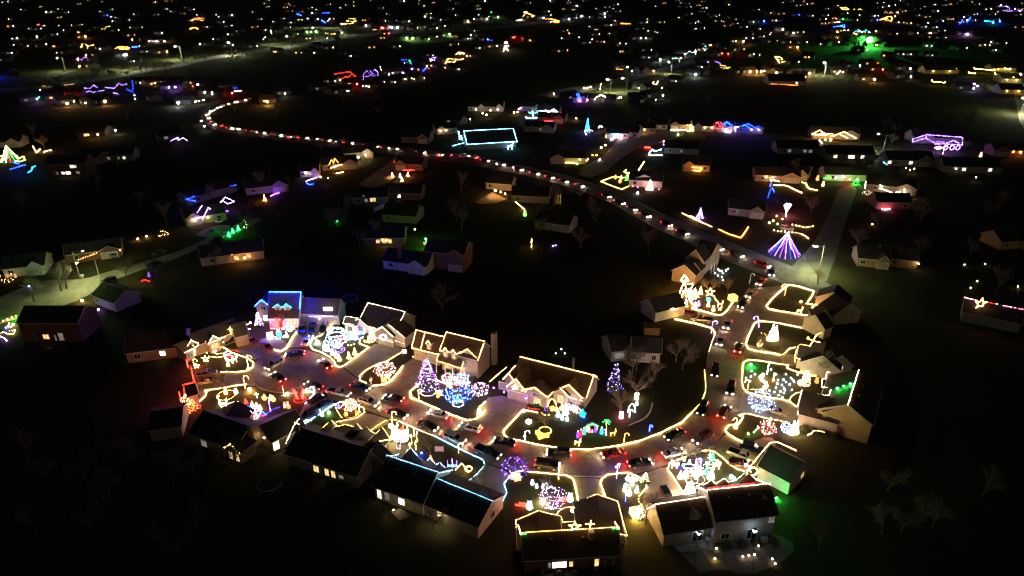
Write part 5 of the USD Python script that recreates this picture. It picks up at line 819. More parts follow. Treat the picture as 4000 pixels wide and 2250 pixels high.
floodlight(z(860,1010), 'white flood in the crowded nativity', 'white', 900, .28); floodlight(z(885,1070), 'violet spot at the tip of the nativity bed', 'violet', 160, .15); star(z(735,1165,1.4), 1.0, 'big white star standing at the house corner', 'warm', 90, pole=1.4); curve_thing('light_garland', 'warm garland swag over posts left of the nativity', 'garland', z(700,1080), [[(-2.0,0,1.2),(-.8,0,1.7),(.3,0,1.1),(.5,0,.1)],[(.1,0,1.2),(.2,0,.2)]], 'warm', 44)
curve_thing('sleigh_ornament', 'red and magenta lit sleigh on the oval lawn', 'sleigh', z(1080,1150), [[(-1.6,0,1.2),(-1.3,0,.3),(1.2,0,.25),(1.6,0,.9)],[(-1.3,0,1.1),(.2,0,.8),(1,0,.3)],[(-.6,0,1.3),(.6,0,1.2)]], ['red','pink','purple'], 60); deer(z(1090,1225), 1.9, 'white wire deer below the red sleigh', 'white', 70, 0); deer(z(1150,1210), 1.7, 'white wire deer right below the red sleigh', 'white', 70, .5); deer(z(1035,1190), 1.4, 'white wire deer left of the red sleigh', 'white', 60, 2.6); cone_tree(z(1055,1268), 1.2, 'little warm cone at the bottom of the oval lawn', 'warm', 50); candy_cane(z(1342,1295), 3.6, 'tall warm candy cane at the tip of the oval lawn', 'warm', 44, flip=1); string('pile of warm lights at the foot of the tall candy cane', z.L([(1325,1300),(1350,1290)], .3), 'warm', 60, r=.13, step=.22)
string('faint red lettering lights above the red sleigh', z.L([(1060,1035),(1130,1045),(1200,1060)], .6), 'red', 9, r=.08, step=.4); candy_cane(z(583,1295), 2.6, 'warm candy cane left on the lower lawn of the cross house', 'warm', 50); star(z(605,1265,.9), .7, 'warm ornament right of the left candy cane', 'warm', 90, pole=.9); floodlight(z(648,1278), 'red spot on the dark lawn of the cross house', 'red', 400, .17); string('red fence lights above the left lawn', [z(465,1180,2.6), z(490,1290,2.6)], 'red', 60, r=.11, step=.32)
h0 = House('dark garage at far left edged in red bulbs', zE(500,500), 'tan', 'dark'); b0 = h0.block(zE(430,395,4.2), zE(590,350,4.2), 4.2, 2.6, 2.7); b1 = h0.block(zE(-60,760,4.6), zE(420,690,4.6), 4.6, 4.5, 2.8, wall='grey'); h0.gdoor(b0, '1', 0, 3.2)
string('red dotted eave lights down the far left roofs', [[zA(525,1270,3.0), zA(560,1440,3.0), zE(585,340,3.0)], [zE(415,375,3.2), zE(500,355,3.2), zE(582,338,3.2)]], 'red', 60, r=.10, step=.42)
string('two red dotted lines falling beside the amber lit shrub', [[zE(362,482,2.6), zE(385,590,2.6), zE(412,712,2.6)], [zE(425,400,2.8), zE(435,500,2.2), zE(445,735,.4)]], 'red', 60, r=.095, step=.42)
floodlight(zE(572,395), 'white lamp at the corner of the red edged garage', 'white', 260, .18); z = zE
snowman(z(495,530), 2.2, 'icy glowing snowman before the red edged garage', 'cool', 12); round_wrapped_tree(z(500,660), 2.6, 1.3, 'shrub wound with amber and white lights at far left', ('amber','warm','white'), 55, 170, seed=41, levels=3); round_wrapped_tree(z(535,745), 1.7, 1.5, 'red wound shrub below the amber one', ('red','amber'), 60, 130, seed=42, levels=3); curve_thing('sleigh_ornament', 'small red outlined sleigh at far left', 'sleigh', z(620,710), [[(-.9,0,.9),(-.6,0,.1),(.7,0,.1),(.9,0,.9),(.2,0,1.1)]], 'red', 55)
setting('mulch_bed', z.L([(560,520),(600,485),(650,500),(640,560),(580,600),(520,610)]), .006, MULCH)
ground_ring(z(1028,520), 2.0, 'warm ring round the bare tree on the lower circle lawn', 'warm', 60); tree(z(1025,515), 8, 'bare tree with an amber wrapped trunk on the lower circle lawn', 2); q = np.linspace(0, 1, 60); t = thing('trunk_wrap', 'amber lights round the trunk inside the warm ring', 'light wrap', z(1025,515)); b = MB(); b.octs(np.stack([.3*np.cos(q*44), .3*np.sin(q*44), .1+1.7*q], 1), .07); part(t, 'bulbs', b, bulb('amber', 60), kind='stuff')
snowman(z(1172,505), 1.9, 'bluish snowman right of the warm ring', 'cool', 7); candy_cane(z(1300,420), 3.4, 'tall white candy cane at the tip of the lower circle lawn', 'warm', 50); floodlight(z(1368,470), 'blazing warm floodlight under the tall candy cane', 'warm', 900, .42, .5); cross_orn(z(1460,560), 1.5, 'small lit cross on the lower circle lawn', 'white', 60); deer(z(1000,680), 2.0, 'white wire deer above the dark roof', 'white', 60); deer(z(945,660), 2.0, 'white wire deer left above the dark roof', 'white', 60, 2.2)
for i, (x, y, c) in enumerate(((1575,590,'yellow'),(1665,595,'white'),(1700,610,'yellow'))): inflatable(z(x, y), 1.7, ('yellow glowing inflatable left of the violet pole','white glowing inflatable behind the violet pole','yellow glowing inflatable right of the violet pole')[i], c, 'white', 9)
candy_cane(z(1655,755), 3.0, 'violet lit pole before the garage roof', 'purple', 120, flip=.1); string('thick blue garland before the dark porch', z.L([(1250,660),(1350,680),(1500,730),(1590,790)], .6), 'blue', 90, r=.10, step=.25)
for i, (x, y) in enumerate(((1310,640),(1400,680),(1465,700),(1510,720))): cone_tree(z(x, y), 1.3, ('first','second','third','fourth')[i] + ' little white cone from the left behind the blue garland', 'warm' if i else 'red', 55)
round_wrapped_tree(z(1410,850), 2.0, 1.7, 'blazing pale pink lit shrub at the inner roof corner', ('white','pink'), 90, 240, seed=44, levels=3); string('red and white bulbs at the porch left of the garage roof', z.L([(1470,820),(1520,810),(1570,800)], .5), 'red', 50, r=.1, step=.4)
curve_thing('candle_ornament', 'orange and white candlestick ornament by the circle', 'candle ornament', z(1848,530), [[(0,0,0),(0,0,2.6)],[(-.5,0,.1),(.5,0,.1)],[(0,0,.2),(.5,0,.4)]], ['warm','amber','white'], 50); floodlight(z(1895,520), 'white floodlight right of the candlestick ornament', 'white', 700, .3); floodlight(z(2175,480), 'white globe light near the circle kerb', 'white', 800, .3, .5); tree(z(2075,580), 9, 'bare tree with red wrapped stems by the circle', 1); t = thing('trunk_wrap', 'red lights wrapped on twin stems by the circle', 'light wrap', z(2075,580)); q = np.linspace(0, 1, 70); b = MB()
for sx in (-.6, .5): b.octs(np.stack([sx*(1+q)+.2*np.cos(q*40), .2*np.sin(q*40), .1+2.6*q], 1), .075)
part(t, 'bulbs', b, bulb('red', 60), kind='stuff'); ground_ring(z(2070,580), 1.3, 'pink red ring at the foot of the red wrapped tree', 'red', 60); candy_cane(z(2280,535), 2.6, 'blue candy cane with red tip beside the parked cars', 'ice', 60, flip=-1); gift(z(1880,680), 1.1, 'pale lit box on the lawn beside the dark garage', 'white', 'red', 6); gift(z(1915,700), .7, 'orange lit box beside the dark garage', 'amber', 'white', 5)
z = zG
floodlight(z(310,610), 'greenish white flood on the small dark lawn', 'lime', 500, .3, .4); snowman(z(215,640), 1.6, 'white snowman left of the greenish flood', 'cool', 8); floodlight(z(185,580), 'small cool spot by the blue driveway line', 'cool', 220, .18); snowman(z(450,530), 1.3, 'violet tinted snowman on the small lawn', 'violet', 12); floodlight(z(405,500), 'violet spot on the small lawn', 'violet', 160, .16)
round_wrapped_tree(z(615,560), 2.6, 1.5, 'round tree wound with white and red lights in the golden loop', ('white','white','red','warm'), 70, 220, seed=51, levels=3); ground_ring(z(620,600), 1.5, 'orange bed ring under the white and red tree', 'amber', 12); candy_cane(z(740,580), 2.0, 'white candle cane right in the golden loop', 'white', 60, flip=.1); gift(z(705,610), .7, 'warm lit parcel right of the white and red tree', 'warm', 'red', 9); gift(z(555,620), .6, 'warm lit parcel left of the white and red tree', 'warm', 'white', 9); candy_cane(z(490,660), 2.8, 'slanting yellow cane left of the golden loop', 'yellow', 34, flip=.1, lean=-1.0); curve_thing('ring_ornament', 'pale yellow open loop ornament behind the dark roof', 'ring ornament', zE(2200,985), [vring(1.0, 1.2)[3:22]], 'yellow', 44)
floodlight(z(1290,985), 'enormous white blaze at the front of the jagged roofed house', 'white', 1400, .75, 1.6); floodlight(z(1200,920), 'white blaze beside the front gable', 'white', 900, .45, 2.6)
for i, (x, y, c) in enumerate(((1240,960,'white'),(1330,985,'violet'),(1385,970,'white'))): wrapped_evergreen(z(x, y), 2.4, 1.0, ('left','middle','right')[i] + ' blazing wrapped evergreen in the crowded yard', (c,'white'), 130, 8, jit=.06, step=.16)
for i, (x, y) in enumerate(((1240,830),(1330,860),(1410,880))): deer(z(x, y), 1.8, ('left','middle','right')[i] + ' white and red wire deer near the kerb', ('white','red','white')[i], 60, i*.7)
candy_cane(z(1207,728), 2.9, 'warm candy cane standing at the kerb before the blaze', 'warm', 60); string('white cursive bulbs above the wire deer', z.L([(1155,780),(1200,790),(1270,780)], .4), 'white', 44, r=.08, step=.3)
for i, (x, y, h) in enumerate(((1480,1040,2.6),(1515,920,2.2),(1535,1110,2.2),(1555,1000,2.6),(1450,1090,1.4))): candy_cane(z(x, y), h, ('lowest left yellow pole light','topmost yellow pole light','lowest right yellow pole light','upper right yellow pole light','small yellow pole light at the roof')[i] + ' beside the blaze', 'yellow', 70, flip=.1)
floodlight(z(1620,1180), 'blue floodlight colouring the lawn and bare tree', 'blue', 900, .16); tree(z(1745,1190), 8, 'bare tree on the blue tinted lawn', 0); t = thing('yard_sign', 'pale square yard sign on the lawn', 'yard sign', z(1872,1150)); q = MB(); q.box(-.9,.9,-.03,.03,.3,1.5); part(t, 'board', q, glowing('yard_sign', (.6,.42,.36), .35)); q = MB(); q.box(-.8,-.74,.03,.08,0,1.4); q.box(.74,.8,.03,.08,0,1.4); part(t, 'post', q, STEEL)  # sign board emits weakly, in place of light falling on it
candy_cane(z(2145,1165), 2.6, 'golden candy cane where the kerb lights turn blue', 'gold', 44); curve_thing('candle_ornament', 'violet and blue three branched candle ornament', 'candle ornament', z(2055,1360), [[(-.9,0,.1),(-.9,0,1.6)],[(0,0,.1),(0,0,2.0)],[(.9,0,.1),(.9,0,1.6)],[(-.9,0,.3),(.9,0,.3)],[(-.7,0,.55),(.7,0,.55)]], ['purple','violet','purple','ice','cyan'], 90); curve_thing('frame_ornament', 'yellow slanted frame ornament on the icy house lawn', 'frame ornament', z(2185,1400), [[(-1.2,0,.1),(.1,0,1.7),(1.1,0,-.0)]], 'yellow', 70, r=.07); wreath(z(2285,1375,.9), .65, 'yellow lit wreath right of the slanted frame', 'yellow', 60, bow=None); string('pink white figure lights on the icy roof edge', [zG(1745,1200,1.5), zG(1765,1250,.8), zG(1800,1300,.5)], 'amber', 40, r=.1, step=.4); string('blue dots at the house wall below the blaze', [zG(1265,1040,1.5), zG(1270,1090,.8), zG(1310,1100,.6), zG(1320,1050,1.3)], 'violet', 44, r=.06, step=.3)
z = zH
round_wrapped_tree(z(755,760), 3.6, 2.5, 'sparse tree dotted with violet and blue bulbs by the wide driveway', ('purple','violet','blue'), 80, 130, seed=61); gift(z(795,800), 1.2, 'blazing warm gift box under the violet dotted tree', 'warm', 'white', 14); gift(z(735,790), .8, 'pink lit gift left under the violet dotted tree', 'pink', 'white', 9); floodlight(z(740,745), 'pink white spot in the violet dotted tree', 'white', 300, .2)
candy_cane(z(1382,815), 3.4, 'straight golden pole light at the kerb of the bottom centre lawn', 'gold', 55, flip=.1); tree(z(1140,1040), 7, 'thin bare sapling on the bottom centre lawn', 2)
for i, (x, y, h) in enumerate(((1012,885,1.6),(1072,930,1.3),(1165,935,1.6),(1215,905,1.2))): snowman(z(x, y), h, ('leftmost','second','third','rightmost')[i] + ' white inflatable snowman of the row on the bottom centre lawn', 'cool', 8)
round_wrapped_tree(z(1285,1215), 4.2, 2.2, 'round tree wound with lavender loops on the bottom centre lawn', ('violet','white','violet'), 34, 260, seed=62); floodlight(z(1165,1140), 'blazing warm flood left of the lavender wound tree', 'white', 900, .42, .5)
for (x, y, xa, ya, l, rz) in ((1450,1115,1545,1105,'right',.02),(885,1195,970,1215,'left',-.22)):
    text_sign(f'{l} red two line sign on the bottom centre lawn', z(x, y), rz + math.pi, ['MERRY', 'CHRISTMAS'], .36, 'red', 40); cone_tree(z(xa, ya), 2.4, f'green lit angel cone beside the {l} red sign', 'green', 60)
    snowman(z(xa, ya)+[0,-.3,0], 2.5, f'white lit head figure before the green cone at the {l} sign', 'cool', 3)
candy_cane(z(2205,800), 3.8, 'tall blue candy cane at the kerb of the pear lawn', 'violet', 120, flip=.3); floodlight(z(2200,625,3.2)-[0,0,.4], 'blue globe at the tip of the tall blue cane', 'blue', 500, .22, .2)
for i, (x, y, h) in enumerate(((2360,830,1.6),(2420,850,1.8),(2480,830,1.4),(2330,920,1.2))): inflatable(z(x, y), h, ('left','middle','right','lower')[i] + ' blazing white inflatable on the pear lawn', 'cool', 'white', 14)
floodlight(z(2420,880), 'white flood among the inflatables on the pear lawn', 'cool', 1000, .3)
for i, (x, y, h) in enumerate(((2488,995,1.6),(2378,1030,1.8),(2318,975,1.4))): cone_tree(z(x, y), h, ('right','lowest','left')[i] + ' white cone tree on the pear lawn', 'white', 60)
candy_cane(z(2328,1115), 2.0, 'short blue pole light on the pear lawn', 'blue', 150, flip=.05); floodlight(zI(290,1345), 'blazing yellow flood at the bottom of the pear lawn', 'yellow', 1600, .55, .7); wrapped_evergreen(zI(355,1330), 2.6, .9, 'blazing white cone evergreen beside the yellow flood', ('white',), 130, 9, jit=.05, step=.15); gift(zI(290,1310), 1.6, 'blazing white crate beside the yellow flood', 'white', 'yellow', 18); wrapped_evergreen(zI(432,850), 2.2, .8, 'white blazing shrub on the right edge of the pear lawn', ('white','gold'), 120, 7, jit=.05, step=.16)
tree(zI(440,1440), 9, 'dark bare tree in front of the pale garage wall', 1)
z = zI
tree(z(1160,765), 12, 'large bare tree spreading over the bright lawn', 1); t = thing('trunk_wrap', 'violet white lights wrapped round the trunk of the large bare tree', 'light wrap', z(1160,765)); q = np.linspace(0, 1, 150); b = MB(); b.octs(np.stack([.5*np.cos(q*70), .5*np.sin(q*70), .1+4.0*q], 1), .08); part(t, 'bulbs', b, bulb('violet', 70), kind='stuff')
for i, (a, ln) in enumerate(((2.6,2.6),(.5,2.6),(3.6,2.2),(-.4,2.2))): string(('left','right','lower left','lower right')[i] + ' white icy arm of lights spreading from the large tree', [z(1160,765)+[0,0,2.4], z(1160,765)+[ln*math.cos(a)*.6, 0, 2.4+ln*.45*math.sin(a)], z(1160,765)+[ln*math.cos(a)*1.3, .3, 2.2+ln*.35*math.sin(a)]], 'cool', 55, r=.075, step=.22)
for i, (x, y, h, c, l) in enumerate(((930,795,1.8,'white','left white cone tree under the large bare tree'),(1000,785,2.4,'white','tall white cone tree left of the wrapped trunk'),(1360,800,2.8,'white','tall white cone tree on the right of the bright lawn'),(1297,735,2.0,'green','green cone tree right of the wrapped trunk'),(1383,535,1.8,'green','small green cone near the top of the bright lawn'),(1345,505,1.5,'white','small pale cone near the top of the bright lawn'))): cone_tree(z(x, y), h, l, c, 60)
for i, (x, y, h) in enumerate(((1080,720,1.3),(1130,770,1.4),(1150,810,1.2),(1230,745,1.3),(1265,735,1.0))): inflatable(z(x, y), h, ('upper left','left','front','right','far right')[i] + ' blazing white inflatable round the large tree', 'white', 'cool', 14)
arch(z(1390,655), 2.6, 2.2, 'white arch ornament on the bright lawn', 'white', 70); deer(z(1445,655), 1.6, 'white wire deer right of the white arch', 'white', 70); deer(z(1420,610), 1.3, 'smaller white wire deer behind the white arch', 'white', 70); deer(z(845,645), 1.7, 'white wire deer at the left of the bright lawn', 'white', 70, 2.8); gift(z(870,600), .9, 'white lit box behind the left wire deer', 'white', 'red', 8); floodlight(z(968,640), 'blue globe light on the bright lawn', 'blue', 420, .26, .4); floodlight(z(1300,605), 'white globe light right of the wrapped trunk', 'cool', 300, .24, .4); snowman(z(1060,585), 1.3, 'small white snowman behind the wrapped trunk', 'cool', 9); snowman(z(985,550), 1.4, 'pale snowman at the kerb of the bright lawn', 'warm', 7); yard('dotted warm lights along the kerb of the bright lawn', [(770,585),(850,555),(940,520),(1010,490)], z=zI, c='warm', r=.07, step=.4)
ground_ring(z(1090,810), 1.2, 'blue white ring ornament at the bottom of the bright lawn', 'ice', 70); ground_ring(z(1180,800), 1.3, 'orange ring bed under the wrapped trunk', 'amber', 20); floodlight(z(1650,790), 'white globe at the corner of the red lettered house', 'cool', 600, .3, .4); floodlight(z(1690,815), 'cyan globe at the corner of the red lettered house', 'cyan', 400, .26, .4)
floodlight(z(1050,1060), 'huge white blaze before the garage of the red lettered house', 'white', 1500, .8, 1.2); wrapped_evergreen(z(1060,1040), 3.4, 1.2, 'white blazing evergreen before the garage of the red lettered house', ('white','cool'), 140, 9, jit=.05, step=.15); candy_cane(z(1015,1000), 2.4, 'white pole ornament left of the blazing evergreen', 'white', 70, flip=.1); string('white lights spilling along the wall of the red lettered house', z.L([(940,1065),(1000,1055),(1100,1060),(1170,1055)], .4), 'white', 120, r=.13, step=.22)
floodlight(z(1850,655), 'white blaze at the driveway corner by the green wall', 'white', 700, .36, .8); wreath(z(1945,690,2.0), 1.0, 'golden wreath tower at the driveway corner', 'warm', 55); string('warm bulbs on the post at the green wall', [z(1905,620,2.4), z(1910,660,1.5), z(1930,700,.3)], 'warm', 60, r=.09, step=.25)
z = zK
candy_cane(z(270,1350), 2.6, 'golden candy cane at the corner of the green lawn', 'gold', 60, flip=-1); cone_tree(z(265,1352), 1.6, 'golden cone at the foot of the corner candy cane', 'gold', 60)
for i, (x, y, h) in enumerate(((1060,1440,3.4),(1110,1430,3.2))): cone_tree(z(x, y), h, ('left','right')[i] + ' of two tall white flame shaped cones at right', 'white', 90, r=.7)
round_wrapped_tree(z(980,1435), 2.6, 1.2, 'blue white shrub left of the tall flame cones', ('cool','ice','violet'), 60, 120, seed=71, levels=3); round_wrapped_tree(z(700,1445), 3.2, 1.6, 'pink and white lit sapling at the roof corner', ('pink','white','red'), 44, 150, seed=72, levels=3); candy_cane(z(738,1330), 2.4, 'amber candle ornament on the brown lawn at right', 'warm', 110, flip=.05)
for i, (x, y) in enumerate(((575,1365),(548,1395),(520,1425),(440,1445))): floodlight(z(x, y), ('first','second','third','last')[i] + ' lime spot in the slanting row on the green lawn', 'lime', 200 if i < 3 else 800, .15, .3)
round_wrapped_tree(z(600,1110), 4.6, 2.6, 'hollow sphere tree of icy blue lights on the brown driveway lawn', ('ice','cool','blue'), 60, 260, seed=73)
snakes = [z(660,590,.5), z(620,620,1.4), z(640,670,2.2), z(690,710,2.2), z(705,760,1.4), z(640,800,.3)]
t = string('thick white S shaped tube of lights on the dotted lawn', [snakes], 'white', 80, r=.26, step=.16, jit=.12); candy_cane(z(710,580), 3.4, 'cool white pole light on the dotted lawn', 'cool', 70, flip=.05); candy_cane(z(795,680), 2.2, 'amber flame light on the dotted lawn', 'amber', 160, flip=.05); floodlight(z(795,690), 'amber spot under the flame light', 'amber', 500, .2); wrapped_evergreen(z(1245,740), 4.0, 1.1, 'slim white wound evergreen on the dotted lawn', ('white','warm'), 80, 11, jit=.05, step=.18); round_wrapped_tree(z(1190,750), 1.3, .8, 'pale lit pot shrub left of the slim evergreen', ('warm','white'), 50, 90, seed=75, levels=3); snowman(z(1410,715), 2.0, 'dim wire snowman near the stepped roof', 'warm', .8); floodlight(z(475,480), 'green white floodlight at the kerb of the dotted lawn', 'green', 1500, .26, .5); candy_cane(z(435,805), 2.7, 'dim golden candy cane at the kerb of the dotted lawn', 'gold', 24, flip=-1); string('short pale strip left of the S shaped tube', z.L([(480,800),(600,800)], .3), 'gold', 30, r=.06, step=.3)
for i, (x, y) in enumerate(((840,600),(975,600),(1140,603),(865,680),(942,675),(1048,648),(975,705),(1078,680),(1095,705),(857,732),(920,750),(1028,742),(835,788),(945,793),(740,830),(812,853),(900,842),(960,818),(948,862),(1055,818),(872,898),(928,928),(650,855),(765,530),(535,600),(480,630),(490,550),(470,700),(410,650))): 
    q = MB(); q.ball((0,0,.25), .11, 1)
    if i == 0: gl0 = thing('ground_light', 'small white ground light scattered on the dotted lawn', 'ground light', z(x, y), 0, 'ground lights scattered on one lawn'); part(gl0, 'bulb', q, bulb('cool', 90)); q = MB(); q.tube([(0,0,0),(0,0,.2)], .02, 4); part(gl0, 'stake', q, STEEL)
    else: dup(gl0, z(x, y), 0)
tree(z(1390,600), 10, 'bare tree against the pale garage wall', 0); tree(z(920,430), 7, 'small bare tree beside the white outlined lawn', 2); tree(z(590,300), 6, 'bare sapling at the driveway lights', 2)
for i, (x, y, h) in enumerate(((770,105,4.6),(815,100,4.0))): cone_tree(z(x, y), h, ('taller','shorter')[i] + ' of two blazing white cones on the upper right lawn', 'white', 110)
string('warm strip at the foot of the blazing white cones', z.L([(705,100),(760,115)], .3), 'warm', 60, r=.09, step=.3); inflatable(z(600,200), 2.2, 'white glowing inflatable on the upper right lawn', 'white', 'warm', 7); candy_cane(zJ(700,1190), 3.4, 'big violet candy cane at the corner of the upper right lawn', 'violet', 80, flip=-1, lean=-.6); candy_cane(zJ(1130,655), 3.6, 'warm candy cane on the empty top right lawn', 'warm', 50, flip=-1); floodlight(zJ(1395,790), 'warm spot on the empty top right lawn', 'warm', 300, .28, .5); deer(zJ(1370,950), 2.0, 'warm wire deer at the corner of the top right lawn', 'warm', 70); string('lights over the entry path at the pale house', [zK(1280,75,2.2), zK(1300,60,2.4), zK(1290,85,2.2)], 'warm', 50, r=.09, step=.3); string('faint square of bulbs left of the blazing cones', [zJ(740,1280,1.0), zJ(810,1290,1.0), zJ(830,1390,.3)], 'warm', 14, r=.09, step=.8)
z = zD
cone_tree(z(1032,360), 2.4, 'white cone tree at the back of the packed lawn', 'warm', 90); star(z(1170,330,2.4), 1.5, 'red and white star topping the bare tree on the packed lawn', 'warm', 70); tree(z(1170,400), 9, 'bare tree behind the star on the packed lawn', 0); gift(z(1150,450), 1.0, 'cyan lit post box on the packed lawn', 'cyan', 'ice', 5); string('warm lights draped from the star tree', [z(1230,385,1.2), z(1250,430,.6), z(1285,470,.3)], 'warm', 50, r=.10, step=.35); setting('mulch_bed', [z(1150+55*math.cos(a), 470+30*math.sin(a)) for a in np.linspace(0, 6.1, 16)], .006, MULCH)
snowman(z(1005,535), 2.2, 'violet edged snowman on the packed lawn', 'violet', 9); snowman(z(1215,605), 2.2, 'white snowman at the kerb of the packed lawn', 'white', 12); cone_tree(z(955,570), 2.2, 'white cone left of the violet snowman', 'white', 90); cone_tree(z(1145,535), 1.7, 'white cone in the middle of the packed lawn', 'warm', 90); deer(z(1310,535), 1.9, 'white wire deer at the right of the packed lawn', 'warm', 80); deer(z(1308,585), 1.2, 'little warm wire deer at the kerb of the packed lawn', 'warm', 30); gift(z(1490,445), 2.0, 'blazing golden crate at the kerb corner of the packed lawn', 'gold', 'yellow', 14); wrapped_evergreen(z(945,420), 3.0, 1.5, 'blazing white round shrub on the packed lawn', ('white','warm'), 130, 8, jit=.08, step=.15); wrapped_evergreen(z(875,400), 2.4, 1.0, 'blazing warm shrub before the garage', ('warm','white'), 130, 8, jit=.08, step=.15); floodlight(z(800,370), 'white blaze before the garage of the packed lawn', 'warm', 900, .45, 1.0); cone_tree(z(825,535), 2.4, 'white cone beside the garage of the packed lawn', 'warm', 90); string('warm lights along the garage walk of the packed lawn', z.L([(880,450),(925,500),(925,560),(960,565)], .3), 'warm', 80, r=.13, step=.22); curve_thing('sleigh_ornament', 'red edged white sleigh above the packed lawn', 'sleigh', z(890,330), [[(-1.3,0,1.9),(-1.0,0,.5),(1,0,.4),(1.4,0,1.4)],[(-.8,0,1.2),(1,0,.9)]], ['white','red'], 70)
candy_cane(z(1730,210), 3.4, 'pale candy cane with added faint glow near the upper left kerb', 'white', 2.5, flip=1); candy_cane(z(1190,905), 3.6, 'violet candy cane at the corner of the dark upper lawn', 'violet', 80, flip=1); tree(z(1418,350), 7, 'small bare street tree on the upper left lawn', 1); tree(z(780,1430), 10, 'pale bare tree below the dark upper lawn', 0); tree(z(130,1440), 9, 'bare tree beside the grey lit end wall', 1)  # the pale cane gets a weak emission so that it shows
for i, (x, y) in enumerate(((1280,105),(1305,35),(1335,38),(1350,75),(1335,125),(1352,165),(1395,35),(1425,8),(1240,75),(1285,10))): dup(gl0, z(x, y), 0, 'cool white bulb in the dark bed before the orange lit house', 'cool bulbs in one dark bed')
